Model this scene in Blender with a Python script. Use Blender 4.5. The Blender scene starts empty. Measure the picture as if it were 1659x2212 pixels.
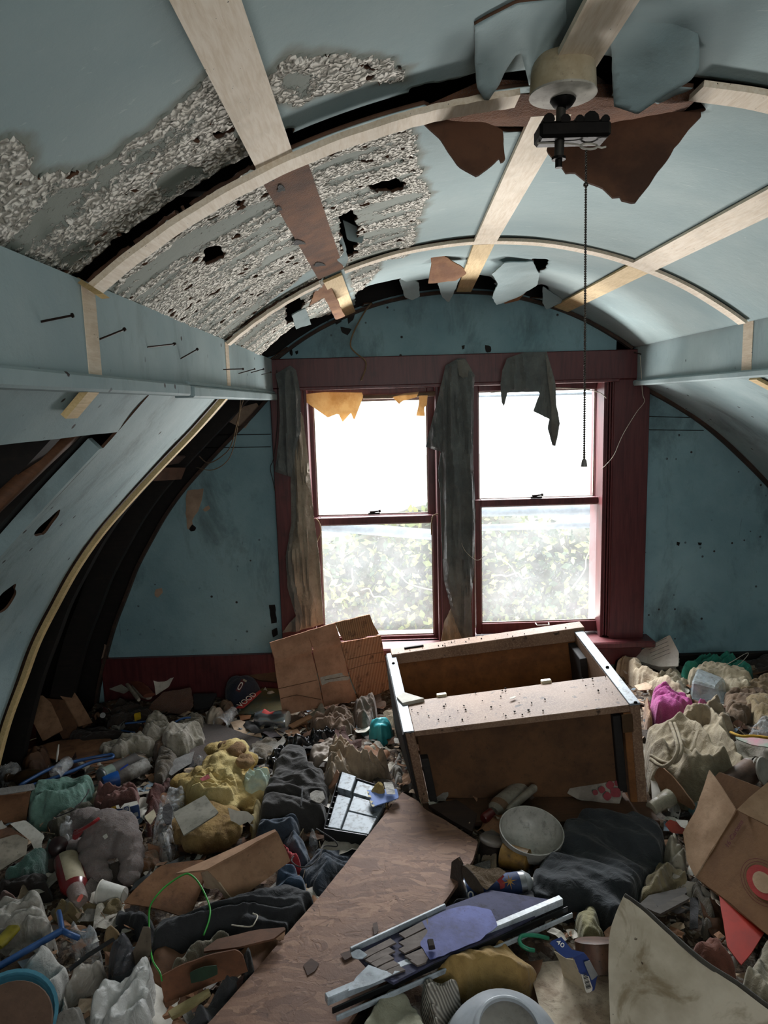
import bpy, bmesh, math, random
import numpy as np
from mathutils import Vector, Matrix
random.seed(7); np.random.seed(7)
C = bpy.context.scene.collection
SC = bpy.context.scene

# ------------------------------------------------------------------ camera
EYE = 1.40
F = 1534.0; CX, CY = 829.5, 1106.0
_yd = np.array([(815.0-CX)/F, (872.0-CY)/F, 1.0]); _yd /= np.linalg.norm(_yd)
_xd = np.array([1.0, -0.028, 0.0]); _xd -= (_xd @ _yd)*_yd; _xd /= np.linalg.norm(_xd)
_zd = -np.cross(_yd, _xd)
if _zd[1] > 0: _zd = -_zd
RW = np.array([_xd, _yd, _zd])          # camera frame (right, down, forward) -> room (x right, y deep, z up)
cd = bpy.data.cameras.new('camera'); cam = bpy.data.objects.new('camera', cd); C.objects.link(cam)
cd.sensor_fit = 'HORIZONTAL'; cd.sensor_width = 36.0; cd.lens = F/1659.0*36.0
cd.clip_start = 0.02; cd.clip_end = 200
_m = Matrix.Identity(4)
for _i in range(3):
    _m[_i][0] = RW[_i, 0]; _m[_i][1] = -RW[_i, 1]; _m[_i][2] = -RW[_i, 2]
_m[2][3] = EYE
cam.matrix_world = _m
SC.camera = cam

# ------------------------------------------------------------------ world, lights, exposure
W = bpy.data.worlds.new('world'); SC.world = W; W.use_nodes = True
wn = W.node_tree.nodes; bg = wn['Background']
bg.inputs[0].default_value = (0.93, 0.97, 1.0, 1); bg.inputs[1].default_value = 2.0
SC.view_settings.view_transform = 'Standard'; SC.view_settings.look = 'None'
SC.view_settings.exposure = 1.0; SC.view_settings.gamma = 1.0
SC.view_settings.use_curve_mapping = False
try:
    SC.cycles.max_bounces = 10; SC.cycles.diffuse_bounces = 6; SC.cycles.transparent_max_bounces = 16
    SC.cycles.caustics_reflective = False; SC.cycles.caustics_refractive = False
    SC.cycles.sample_clamp_indirect = 6
    SC.cycles.use_denoising = True
except Exception: pass
def area(name, loc, rot, sx, sy, power, col=(1, 1, 1), portal=False):
    l = bpy.data.lights.new(name, 'AREA'); l.shape = 'RECTANGLE'; l.size = sx; l.size_y = sy
    l.energy = power; l.color = col
    o = bpy.data.objects.new(name, l); C.objects.link(o); o.location = loc; o.rotation_euler = rot
    if portal: l.cycles.is_portal = True
    return o
# daylight comes in only through the two sashes: each opening is a portal for the sky
for _x in (-0.03, 0.70):
    area('sky_portal', (_x, 3.30, 0.90), (math.radians(-90), 0, 0), 0.62, 1.16, 1.0, portal=True)
# added lamp hidden below the sills, standing in for daylight bounced up outside
area('bounce_fill', (0.35, 4.9, -0.66), (math.radians(-132), 0, 0), 2.8, 0.6, 190.0, (1.0, 0.97, 0.93))
# added lamp out of view above the window heads, boosting the sky's light
area('sky_fill', (0.35, 4.7, 2.7), (math.radians(-38), 0, 0), 3.2, 1.6, 430.0, (0.93, 0.97, 1.0))
area('rear_fill', (0.35, -0.9, 1.3), (math.radians(100), 0, 0), 1.0, 0.8, 6.5, (1.0, 0.98, 0.95))  # added fill lamp behind the camera, brightens the end wall


# ------------------------------------------------------------------ pixel -> room
def ray(px, py):
    return RW @ np.array([(px-CX)/F, (py-CY)/F, 1.0])
def pz(px, py, z):                       # hit of a horizontal plane at world height z
    d = ray(px, py); t = (z-EYE)/d[2]; p = d*t; return np.array([p[0], p[1], z])
def pY(px, py, Y):                       # hit of the vertical plane at depth Y
    d = ray(px, py); p = d*Y/d[1]; return np.array([p[0], Y, p[2]+EYE])
VX, VZ, VR = 0.335, EYE-0.80, 1.262      # axis and radius of the barrel ceiling
def pv(px, py, off=0.0):                 # hit of the barrel
    d = ray(px, py); a = d[0]**2+d[2]**2; zz = VZ-EYE
    b = -2*(d[0]*VX+d[2]*zz); c = VX**2+zz**2-(VR+off)**2
    t = (-b+math.sqrt(b*b-4*a*c))/(2*a); p = d*t
    return np.array([p[0], p[1], p[2]+EYE])
def vcoord(p):                           # room point -> (arc length, depth)
    return (VR*math.atan2(p[0]-VX, p[2]-VZ), p[1])
def vpt(th, Y, off=0.0):
    return np.array([VX+(VR+off)*np.sin(th), Y, VZ+(VR+off)*np.cos(th)])

# ------------------------------------------------------------------ noise
_G = np.random.RandomState(11).rand(4096).astype(np.float64)
def vnoise(P):
    P = np.asarray(P, float); I = np.floor(P).astype(np.int64); f = P-I; f = f*f*(3-2*f)
    out = 0.0
    for dx in (0, 1):
        for dy in (0, 1):
            for dz in (0, 1):
                h = ((I[..., 0]+dx)*73856093) ^ ((I[..., 1]+dy)*19349663) ^ ((I[..., 2]+dz)*83492791)
                g = _G[h & 4095]
                w = (f[..., 0] if dx else 1-f[..., 0])*(f[..., 1] if dy else 1-f[..., 1])*(f[..., 2] if dz else 1-f[..., 2])
                out = out+g*w
    return out
def fbm(P, o=4):
    P = np.asarray(P, float); s = 0.0; a = 0.5
    for i in range(o):
        s = s+a*(vnoise(P+i*17.3)-0.5); P = P*2.03; a *= 0.5
    return s                              # about -0.5 .. 0.5
def ridge(P, o=3):
    P = np.asarray(P, float); s = 0.0; a = 0.6
    for i in range(o):
        s = s+a*(1-np.abs(2*vnoise(P+i*9.1)-1)*1.6); P = P*1.9; a *= 0.45
    return s

# ------------------------------------------------------------------ materials
def lin(c):
    if isinstance(c, str):
        c = [int(c[i:i+2], 16)/255 for i in (0, 2, 4)]
    return tuple(((x/12.92) if x <= 0.04045 else ((x+0.055)/1.055)**2.4) for x in c)+(1.0,)
_MC = {}
class NB:
    def __init__(s, name):
        s.m = bpy.data.materials.new(name); s.m.use_nodes = True
        s.t = s.m.node_tree; s.n = s.t.nodes; s.b = s.n['Principled BSDF']; s.out = s.n['Material Output']
        s.tc = s.n.new('ShaderNodeTexCoord')
    def link(s, a, b): s.t.links.new(a, b)
    def map(s, sc=(1, 1, 1), rot=(0, 0, 0), src='Object'):
        m = s.n.new('ShaderNodeMapping'); m.inputs['Scale'].default_value = sc; m.inputs['Rotation'].default_value = rot
        s.link(s.tc.outputs[src], m.inputs[0]); return m.outputs[0]
    def noise(s, v, scale, detail=6, rough=0.6, dist=0.0):
        n = s.n.new('ShaderNodeTexNoise'); n.inputs['Scale'].default_value = scale
        n.inputs['Detail'].default_value = detail; n.inputs['Roughness'].default_value = rough; n.inputs['Distortion'].default_value = dist
        s.link(v, n.inputs['Vector']); return n.outputs['Fac']
    def voro(s, v, scale, feat='F1', out='Distance', rand=1.0):
        n = s.n.new('ShaderNodeTexVoronoi'); n.feature = feat; n.inputs['Scale'].default_value = scale
        n.inputs['Randomness'].default_value = rand; s.link(v, n.inputs['Vector']); return n.outputs[out]
    def wave(s, v, scale, dist=2.0, det=2.0, dirn='X'):
        n = s.n.new('ShaderNodeTexWave'); n.bands_direction = dirn; n.inputs['Scale'].default_value = scale
        n.inputs['Distortion'].default_value = dist; n.inputs['Detail'].default_value = det
        s.link(v, n.inputs['Vector']); return n.outputs['Fac']
    def ramp(s, v, stops):
        r = s.n.new('ShaderNodeValToRGB'); e = r.color_ramp.elements
        while len(e) < len(stops): e.new(0.5)
        for el, (p, c) in zip(e, stops):
            el.position = p; el.color = c if len(c) == 4 else tuple(c)+(1,)
        s.link(v, r.inputs[0]); return r.outputs[0]
    def fr(s, v, a, b): return s.ramp(v, [(a, (0, 0, 0, 1)), (b, (1, 1, 1, 1))])
    def mix(s, f, a, b, mode='MIX'):
        m = s.n.new('ShaderNodeMix'); m.data_type = 'RGBA'; m.blend_type = mode
        for inp, val in ((m.inputs[0], f), (m.inputs[6], a), (m.inputs[7], b)):
            if isinstance(val, (int, float)): inp.default_value = val
            elif isinstance(val, tuple): inp.default_value = val
            else: s.link(val, inp)
        return m.outputs[2]
    def math(s, op, a, b=0.0):
        m = s.n.new('ShaderNodeMath'); m.operation = op
        for inp, val in ((m.inputs[0], a), (m.inputs[1], b)):
            if isinstance(val, (int, float)): inp.default_value = val
            else: s.link(val, inp)
        return m.outputs[0]
    def attr(s, name):
        a = s.n.new('ShaderNodeAttribute'); a.attribute_name = name; return a
    def bump(s, h, strength, dist=0.01, prev=None):
        b = s.n.new('ShaderNodeBump'); b.inputs['Strength'].default_value = strength; b.inputs['Distance'].default_value = dist
        s.link(h, b.inputs['Height'])
        if prev is not None: s.link(prev, b.inputs['Normal'])
        s.link(b.outputs[0], s.b.inputs['Normal']); return b.outputs[0]
    def col(s, c):
        if isinstance(c, tuple): s.b.inputs['Base Color'].default_value = c
        else: s.link(c, s.b.inputs['Base Color'])
    def set(s, **k):
        for kk, v in k.items():
            s.b.inputs[kk.replace('_', ' ')].default_value = v
def soft(hexa, hexb=None, kind='cloth', dirt=0.35, rough=None, key=None):
    """general dirty surface: two tones mottled, grime over it, fine relief by kind"""
    k = (hexa, hexb, kind, dirt, rough, key)
    if k in _MC: return _MC[k]
    b = NB(kind+'_'+hexa)
    a = lin(hexa); c2 = lin(hexb) if hexb else tuple(x*0.6 for x in a[:3])+(1,)
    v = b.map()
    n1 = b.noise(v, 9, 5, 0.65); n2 = b.noise(v, 38, 5, 0.7)
    col = b.mix(b.fr(n1, 0.40, 0.62), a, c2)
    grime = b.fr(n2, 0.52, 0.72)
    g = b.mix(b.math('MULTIPLY', grime, dirt), col, lin('2e251c'))
    sp = b.fr(b.noise(v, 150, 3, 0.6), 0.66, 0.72)
    g = b.mix(b.math('MULTIPLY', sp, dirt*1.3), g, lin('1c1611'))
    b.col(g)
    if kind == 'cloth':
        b.set(Roughness=0.95, Sheen_Weight=0.15)
        w = b.math('ADD', b.math('MULTIPLY', b.noise(v, 420, 2, 0.5), 0.12), b.noise(v, 34, 4, 0.55, 0.8)); b.bump(w, 0.55, 0.012)
    elif kind == 'towel':
        b.set(Roughness=1.0, Sheen_Weight=0.3)
        b.bump(b.noise(v, 260, 3, 0.7), 0.9, 0.006)
    elif kind == 'card':
        b.set(Roughness=0.85)
        b.bump(b.noise(v, 60, 5, 0.6), 0.25, 0.003)
    elif kind == 'paper':
        b.set(Roughness=0.7); b.bump(b.noise(v, 50, 4, 0.6), 0.3, 0.003)
    elif kind == 'plastic':
        b.set(Roughness=rough if rough is not None else 0.35)
    elif kind == 'metal':
        b.set(Roughness=rough if rough is not None else 0.35, Metallic=0.85)
        b.bump(n2, 0.2, 0.002)
    elif kind == 'wood':
        w = b.noise(b.map((1, 18, 18)), 6, 4, 0.6, 0.6)
        b.col(b.mix(b.math('MULTIPLY', b.fr(w, 0.45, 0.62), 0.6), g, c2)); b.set(Roughness=0.75); b.bump(w, 0.25, 0.002)
    elif kind == 'foam':
        b.set(Roughness=1.0); b.bump(b.noise(v, 120, 5, 0.75), 0.9, 0.01)
        b.b.inputs['Subsurface Weight'].default_value = 0.0
    elif kind == 'fur':
        b.set(Roughness=1.0, Sheen_Weight=0.6); b.bump(b.noise(v, 220, 4, 0.8, 1.0), 1.0, 0.012)
    if rough is not None: b.set(Roughness=rough)
    _MC[k] = b.m; return b.m
def film(hexa='d8dadc', trans=0.45, key='film', rough=0.18):
    k = (hexa, trans, key)
    if k in _MC: return _MC[k]
    b = NB('thin_plastic_'+hexa); b.col(lin(hexa)); b.set(Roughness=rough)
    v = b.map(); b.bump(b.noise(v, 40, 6, 0.6, 1.2), 0.8, 0.01)
    t = b.n.new('ShaderNodeBsdfTransparent'); m = b.n.new('ShaderNodeMixShader')
    dirt = b.fr(b.noise(v, 22, 5, 0.7), 0.35, 0.7)
    f = b.math('SUBTRACT', 1-trans*0.4, b.math('MULTIPLY', b.math('SUBTRACT', 1.0, dirt), trans*0.8))
    b.link(f, m.inputs[0]); b.link(t.outputs[0], m.inputs[1]); b.link(b.b.outputs[0], m.inputs[2])
    b.link(m.outputs[0], b.out.inputs[0]); _MC[k] = b.m; return b.m

def plaster(name, base, base2, stain=0.5, streak=False):
    b = NB(name); v = b.map()
    n1 = b.noise(v, 3.2, 6, 0.6); n2 = b.noise(v, 14, 6, 0.7); n3 = b.noise(v, 90, 4, 0.6)
    col = b.mix(b.fr(n1, 0.38, 0.62), lin(base), lin(base2))
    st = b.noise(b.map((2.6, 2.6, 1.2)), 1.7, 7, 0.7, 0.4)
    col = b.mix(b.math('MULTIPLY', b.fr(st, 0.53, 0.74), stain), col, lin('343a36'))
    col = b.mix(b.math('MULTIPLY', b.fr(n2, 0.60, 0.75), 0.35*stain), col, lin('4c4637'))
    # small scuffs, chips and nail holes
    sc_ = b.voro(b.map((1, 1, 1)), 17, 'F1', 'Distance')
    gate = b.fr(b.noise(v, 6, 2, 0.5), 0.46, 0.54)
    chip = b.math('MULTIPLY', b.ramp(sc_, [(0.075, (1, 1, 1, 1)), (0.11, (0, 0, 0, 1))]), gate)
    col = b.mix(chip, col, lin('2a2320'))
    scr = b.fr(b.noise(b.map((30, 30, 3.5), (0.3, 0.5, 0.2)), 3.0, 3, 0.6, 0.5), 0.72, 0.76)
    col = b.mix(b.math('MULTIPLY', scr, 0.5), col, lin('3a3632'))
    b.col(col); b.set(Roughness=0.75)
    h = b.math('ADD', b.math('MULTIPLY', n3, 0.3), n2)
    b.bump(h, 0.35, 0.008); return b.m
M = {}
M['wall'] = plaster('blue_plaster', '8fb2bb', '7b9fa9', 0.7)
# ceiling: blue board, with an attribute 'peel' (0..1) where the paint has blistered to chalky flakes
def ceil_mat():
    b = NB('blue_ceiling_board'); v = b.map()
    n1 = b.noise(v, 3.0, 6, 0.6); n2 = b.noise(v, 26, 6, 0.7)
    col = b.mix(b.fr(n1, 0.36, 0.64), lin('9fb1b2'), lin('8aa1a5'))
    tint = b.fr(b.noise(v, 1.1, 4, 0.5), 0.42, 0.62)
    col = b.mix(b.math('MULTIPLY', tint, 0.5), col, lin('86999a'))
    scr = b.fr(b.noise(b.map((3, 26, 26), (0.2, 0.3, 0.15)), 2.4, 4, 0.6, 0.6), 0.66, 0.72)
    col = b.mix(b.math('MULTIPLY', scr, 0.45), col, lin('b3c2c0'))
    stain = b.attr('stain'); peel = b.attr('peel')
    col = b.mix(b.math('MULTIPLY', stain.outputs['Fac'], 0.8), col, lin('74776a'))
    # chalky blister flakes cell by cell
    wv = b.n.new('ShaderNodeVectorMath'); wv.operation = 'ADD'
    nz = b.n.new('ShaderNodeTexNoise'); nz.inputs['Scale'].default_value = 60; b.link(v, nz.inputs['Vector'])
    s2 = b.n.new('ShaderNodeVectorMath'); s2.operation = 'SCALE'; s2.inputs['Scale'].default_value = 0.012
    b.link(nz.outputs['Color'], s2.inputs[0]); b.link(v, wv.inputs[0]); b.link(s2.outputs[0], wv.inputs[1])
    cr = b.voro(wv.outputs[0], 165, 'SMOOTH_F1', 'Distance')
    cell = b.voro(wv.outputs[0], 165, 'F1', 'Color')
    crack = b.ramp(cr, [(0.30, (1, 1, 1, 1)), (0.62, (0, 0, 0, 1))])
    flake = b.mix(b.fr(b.noise(v, 35, 3, 0.6), 0.35, 0.7), lin('f6f2e8'), lin('dcd7ca'))
    flake = b.mix(crack, lin('8d897d'), flake)
    pk = b.fr(b.math('ADD', peel.outputs['Fac'], b.math('MULTIPLY', b.math('SUBTRACT', b.noise(wv.outputs[0], 70, 3, 0.7), 0.5), 0.8)), 0.47, 0.55)
    col = b.mix(pk, col, flake)
    b.col(col); b.set(Roughness=0.8)
    h = b.math('ADD', b.math('MULTIPLY', n2, 0.35), b.math('MULTIPLY', pk, b.math('ADD', b.math('MULTIPLY', crack, 1.6), 0.4)))
    b.bump(h, 0.8, 0.008); return b.m
M['ceil'] = ceil_mat()
M['beam'] = plaster('blue_beam_paint', 'a3b6b9', '92a8ad', 0.35)
M['curve'] = plaster('blue_curved_board', 'a0b5b8', '8ba3a8', 0.6)
M['fiber'] = soft('8a5a3a', '5e3b26', 'towel', 0.3)
M['fiberedge'] = soft('5e412e', '412b1d', 'card', 0.3)
def cream(name, a, bb):
    b = NB(name); v = b.map((1, 1, 1))
    n = b.noise(b.map((30, 3.0, 30)), 6, 5, 0.65, 0.4); n1 = b.noise(v, 5, 4, 0.6)
    col = b.mix(b.fr(n, 0.4, 0.66), lin(a), lin(bb))
    col = b.mix(b.math('MULTIPLY', b.fr(n1, 0.5, 0.7), 0.4), col, lin('8a7753'))
    col = b.mix(b.fr(b.noise(v, 160, 2, 0.5), 0.73, 0.76), col, lin('2c241c'))
    b.col(col); b.set(Roughness=0.65); b.bump(n, 0.3, 0.003); return b.m
M['cream'] = cream('cream_batten_paint', 'e6d8c4', 'd5c2a8')
M['cream2'] = cream('yellowed_batten_paint', 'dcc08c', 'c8a973')
def maroon():
    b = NB('maroon_wood_paint'); v = b.map((25, 25, 2))
    n = b.noise(v, 3, 5, 0.6, 0.3); n1 = b.noise(b.map(), 10, 5, 0.6)
    col = b.mix(b.fr(n, 0.4, 0.65), lin('5e2c2e'), lin('4a2024'))
    col = b.mix(b.math('MULTIPLY', b.fr(n1, 0.55, 0.7), 0.5), col, lin('33191a'))
    b.col(col); b.set(Roughness=0.42); b.bump(n, 0.2, 0.002); return b.m
M['maroon'] = maroon()
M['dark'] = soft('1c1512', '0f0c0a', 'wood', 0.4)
M['stud'] = soft('4c372a', '2e2019', 'wood', 0.4)
M['plaster_bare'] = soft('b29a84', '9b8470', 'paper', 0.2)
M['hole'] = soft('0b0908', '060505', 'cloth', 0.0)

# ------------------------------------------------------------------ mesh helpers
def link(o, parent=None):
    C.objects.link(o)
    if parent is not None: o.parent = parent
    return o
def mesh_obj(name, V, Fc, mats, parent=None, smooth=False, fm=None):
    me = bpy.data.meshes.new(name); me.from_pydata([tuple(map(float, v)) for v in V], [], [tuple(map(int, f)) for f in Fc])
    if not isinstance(mats, (list, tuple)): mats = [mats]
    for m in mats: me.materials.append(m)
    if fm is not None:
        me.polygons.foreach_set('material_index', list(fm))
    if smooth: me.polygons.foreach_set('use_smooth', [True]*len(me.polygons))
    me.update()
    return link(bpy.data.objects.new(name, me), parent)
def tag(o, label=None, cat=None, group=None, kind=None):
    if label: o['label'] = label
    if cat: o['category'] = cat
    if group: o['group'] = group
    if kind: o['kind'] = kind
    return o
def empty(name, loc=(0, 0, 0), label=None, cat=None, group=None, kind=None):
    o = bpy.data.objects.new(name, None); C.objects.link(o); o.location = loc; o.empty_display_size = 0.05
    return tag(o, label, cat, group, kind)
def under(parent, *obs):                 # parent keeping the room coordinates of meshes built at the origin
    for o in obs:
        o.parent = parent
        o.matrix_parent_inverse = Matrix.Translation(-Vector(parent.location)) if parent.parent is None else Matrix.Identity(4)
    return obs[0]
def mod_solid(o, t, off=0.0, rim=None):
    m = o.modifiers.new('thickness', 'SOLIDIFY'); m.thickness = t; m.offset = off
    if rim is not None: m.material_offset_rim = rim
    e = o.modifiers.new('crisp_edges', 'EDGE_SPLIT'); e.split_angle = 0.75
    return o
def mod_bevel(o, w, seg=2):
    m = o.modifiers.new('bevel', 'BEVEL'); m.width = w; m.segments = seg; m.limit_method = 'ANGLE'; m.angle_limit = 0.6
    return o
def hexa(name, P, mat, parent=None, bevel=0.0):
    """box from 8 points: 0-3 bottom loop, 4-7 top loop"""
    Fc = [(3, 2, 1, 0), (4, 5, 6, 7), (0, 1, 5, 4), (1, 2, 6, 5), (2, 3, 7, 6), (3, 0, 4, 7)]
    o = mesh_obj(name, P, Fc, mat, parent)
    if bevel: mod_bevel(o, bevel, 1)
    return o
def box(name, x0, x1, y0, y1, z0, z1, mat, parent=None, bevel=0.0):
    P = [(x0, y0, z0), (x1, y0, z0), (x1, y1, z0), (x0, y1, z0), (x0, y0, z1), (x1, y0, z1), (x1, y1, z1), (x0, y1, z1)]
    return hexa(name, P, mat, parent, bevel)
def tube(name, pts, r, mat, parent=None, seg=6, closed=False):
    pts = [np.array(p, float) for p in pts]; n = len(pts); V = []; Fc = []
    up = np.array([0.13, 0.27, 0.95]); rr = r if hasattr(r, '__len__') else [r]*n
    for i, p in enumerate(pts):
        a = pts[(i-1) % n if closed else max(i-1, 0)]; c = pts[(i+1) % n if closed else min(i+1, n-1)]
        t = c-a; t = t/(np.linalg.norm(t)+1e-9)
        s = np.cross(t, up); s = s/(np.linalg.norm(s)+1e-9); u = np.cross(s, t)
        for k in range(seg):
            an = 2*math.pi*k/seg; V.append(p+rr[i]*(math.cos(an)*s+math.sin(an)*u))
    m = n if closed else n-1
    for i in range(m):
        j = (i+1) % n
        for k in range(seg):
            k2 = (k+1) % seg; Fc.append((i*seg+k, i*seg+k2, j*seg+k2, j*seg+k))
    if not closed:
        Fc.append(tuple(range(seg))[::-1]); Fc.append(tuple((n-1)*seg+k for k in range(seg)))
    return mesh_obj(name, V, Fc, mat, parent, True)
def spline(pts, n=8):
    P = [np.array(p, float) for p in pts]; out = []
    for i in range(len(P)-1):
        p0 = P[max(i-1, 0)]; p1 = P[i]; p2 = P[i+1]; p3 = P[min(i+2, len(P)-1)]
        for k in range(n):
            t = k/n
            out.append(0.5*((2*p1)+(-p0+p2)*t+(2*p0-5*p1+4*p2-p3)*t*t+(-p0+3*p1-3*p2+p3)*t**3))
    out.append(P[-1]); return out
def lathe(name, p0, p1, prof, mat, parent=None, seg=20, fm=None, dent=0.0, spin=0.0, smooth=True, sq=(1, 1)):
    """surface of revolution about p0->p1; prof = [(t along 0..1, radius in m)]"""
    p0 = np.array(p0, float); p1 = np.array(p1, float); ax = p1-p0; L = np.linalg.norm(ax); ax /= L
    s = np.cross(ax, np.array([0.05, 0.1, 1.0]))
    if np.linalg.norm(s) < 0.2: s = np.cross(ax, np.array([0, 1.0, 0]))
    s /= np.linalg.norm(s); u = np.cross(s, ax)
    V = []; Fc = []; mi = []
    for i, (t, r) in enumerate(prof):
        for k in range(seg):
            an = 2*math.pi*k/seg+spin
            rr = r*(1+dent*math.sin(3*an+t*7)*math.sin(t*5+1))
            V.append(p0+ax*L*t+rr*(math.cos(an)*s*sq[0]+math.sin(an)*u*sq[1]))
    for i in range(len(prof)-1):
        for k in range(seg):
            k2 = (k+1) % seg; Fc.append((i*seg+k, i*seg+k2, (i+1)*seg+k2, (i+1)*seg+k)); mi.append(fm(i, k, seg) if fm else 0)
    if prof[0][1] > 1e-4: Fc.append(tuple(range(seg))[::-1]); mi.append(fm(0, -1, seg) if fm else 0)
    if prof[-1][1] > 1e-4: Fc.append(tuple((len(prof)-1)*seg+k for k in range(seg))); mi.append(fm(len(prof)-1, -1, seg) if fm else 0)
    o = mesh_obj(name, V, Fc, mat, parent, smooth, mi)
    if smooth: e = o.modifiers.new('crisp_edges', 'EDGE_SPLIT'); e.split_angle = 0.8
    return o
def inpoly(X, Y, poly):
    ins = np.zeros(X.shape, bool); n = len(poly); j = n-1
    for i in range(n):
        xi, yi = poly[i]; xj, yj = poly[j]
        c = ((yi > Y) != (yj > Y)) & (X < (xj-xi)*(Y-yi)/((yj-yi) if abs(yj-yi) > 1e-12 else 1e-12)+xi)
        ins ^= c; j = i
    return ins
def polydist(X, Y, poly):
    best = np.full(X.shape, 1e9); bx = np.zeros(X.shape); by = np.zeros(X.shape); n = len(poly)
    for i in range(n):
        ax, ay = poly[i]; bx_, by_ = poly[(i+1) % n]; dx, dy = bx_-ax, by_-ay; L = dx*dx+dy*dy+1e-12
        t = np.clip(((X-ax)*dx+(Y-ay)*dy)/L, 0, 1); qx = ax+t*dx; qy = ay+t*dy; d = np.hypot(X-qx, Y-qy)
        m = d < best; best = np.where(m, d, best); bx = np.where(m, qx, bx); by = np.where(m, qy, by)
    return best, bx, by
def gridpoly(poly, step, wob=0.0):
    """grid cells inside a 2-D outline, its border vertices snapped to the outline"""
    poly = np.asarray(poly, float)
    if wob > 0:
        q = []
        for i in range(len(poly)):
            a, b = poly[i], poly[(i+1) % len(poly)]; L = np.linalg.norm(b-a); k = max(1, int(L/(step*1.6)))
            for j in range(k):
                p = a+(b-a)*j/k; w = 0 if j == 0 else wob
                q.append(p+w*np.array([fbm([p[0]*60, p[1]*60, 1.0], 2), fbm([p[0]*60, p[1]*60, 8.0], 2)])*2)
        poly = np.array(q)
    x0, y0 = poly.min(0)-step; x1, y1 = poly.max(0)+step
    nx = max(2, int((x1-x0)/step)+1); ny = max(2, int((y1-y0)/step)+1)
    xs = np.linspace(x0, x1, nx); ys = np.linspace(y0, y1, ny); X, Y = np.meshgrid(xs, ys, indexing='ij')
    cx = (X[:-1, :-1]+X[1:, 1:])/2; cy = (Y[:-1, :-1]+Y[1:, 1:])/2; keep = inpoly(cx, cy, poly)
    d, qx, qy = polydist(X, Y, poly); ins = inpoly(X, Y, poly)
    used = np.zeros(X.shape, bool)
    used[:-1, :-1] |= keep; used[1:, :-1] |= keep; used[:-1, 1:] |= keep; used[1:, 1:] |= keep
    full = np.ones(X.shape, bool); full[0] = full[-1] = False; full[:, 0] = full[:, -1] = False
    k4 = np.zeros(X.shape, int); kk = keep.astype(int)
    k4[:-1, :-1] += kk; k4[1:, :-1] += kk; k4[:-1, 1:] += kk; k4[1:, 1:] += kk
    border = used & (k4 < 4)
    X = np.where(border, qx, X); Y = np.where(border, qy, Y); d = np.where(border | ~ins, 0.0, d)
    idx = -np.ones(X.shape, int); idx[used] = np.arange(used.sum())
    V = np.stack([X[used], Y[used]], 1); D = d[used]
    I, J = np.nonzero(keep)
    Fc = np.stack([idx[I, J], idx[I+1, J], idx[I+1, J+1], idx[I, J+1]], 1)
    return V, D, Fc
def sheet(name, pts, mat, thick=0.002, step=0.012, disp=None, wob=0.0, parent=None, smooth=True, plane=None, off=0.0, rim=None):
    """flat piece: outline points (room coordinates) brought into their common plane, meshed, then bent by disp(u, v, edge distance)"""
    P = np.array(pts, float); c = P.mean(0)
    if plane is None:
        _, _, vt = np.linalg.svd(P-c); nrm = vt[2]
        if nrm @ (np.array([0, 0, EYE])-c) < 0: nrm = -nrm
    else: nrm = np.array(plane, float)
    a = P[1]-P[0]; a -= (a@nrm)*nrm; a /= np.linalg.norm(a); b = np.cross(nrm, a)
    o3 = np.array([0, 0, EYE]); q = []
    for p in P:                           # keep the line of sight, land on the fitted plane
        d = p-o3; t = ((c-o3)@nrm)/(d@nrm) if abs(d@nrm) > 0.05*np.linalg.norm(d) else 1.0
        if not 0.7 < t < 1.4: t = 1.0
        w = o3+d*t; q.append(((w-c)@a, (w-c)@b))
    V, D, Fc = gridpoly(q, step, wob)
    h = np.zeros(len(V)) if disp is None else disp(V[:, 0], V[:, 1], D)
    W3 = c+V[:, :1]*a+V[:, 1:]*b+np.asarray(h).reshape(-1, 1)*nrm
    o = mesh_obj(name, W3, Fc, mat, parent, smooth)
    if thick: mod_solid(o, thick, off, rim)
    return o
def crumple(amp, sc=14, seed=0.0, o=4):
    return lambda u, v, d: amp*2*fbm(np.stack([u*sc, v*sc, np.full_like(u, seed+3.3)], -1), o)
def crease(amp, sc=10, seed=0.0):
    return lambda u, v, d: amp*(ridge(np.stack([u*sc, v*sc, np.full_like(u, seed+1.7)], -1), 3)-0.5)
# ------------------------------------------------------------------ the room
R_ = math.radians
Z = lambda r: EYE+r
Y0R, Y1R = -1.0, 3.10
ARCS = (1.135, 2.15)
ceiling = empty('ceiling', kind='structure')
def vpoly(px): return [vcoord(pv(*p)) for p in px]
PEEL = [  # blistered, chalky areas
 ([(-60, 350), (80, 345), (85, 400), (120, 405), (200, 385), (330, 320), (400, 260), (480, 185), (535, 320), (600, 345), (180, 640), (-60, 590)], 0.70),
 ([(585, 190), (640, 150), (740, 145), (890, 180), (880, 205), (800, 205), (690, 235), (650, 255), (605, 240)], 0.62),
 ([(240, 600), (560, 375), (620, 420), (690, 570), (640, 610), (470, 760), (240, 670)], 0.66),
 ([(650, 360), (760, 300), (880, 265), (900, 330), (925, 430), (880, 555), (740, 580), (690, 470)], 0.66),
 ([(480, 750), (690, 595), (740, 660), (640, 740), (560, 790)], 0.68),
 ([(760, 575), (830, 560), (800, 610), (765, 640)], 0.45)]
PEEL = [(vpoly(p), s) for p, s in PEEL]
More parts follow.
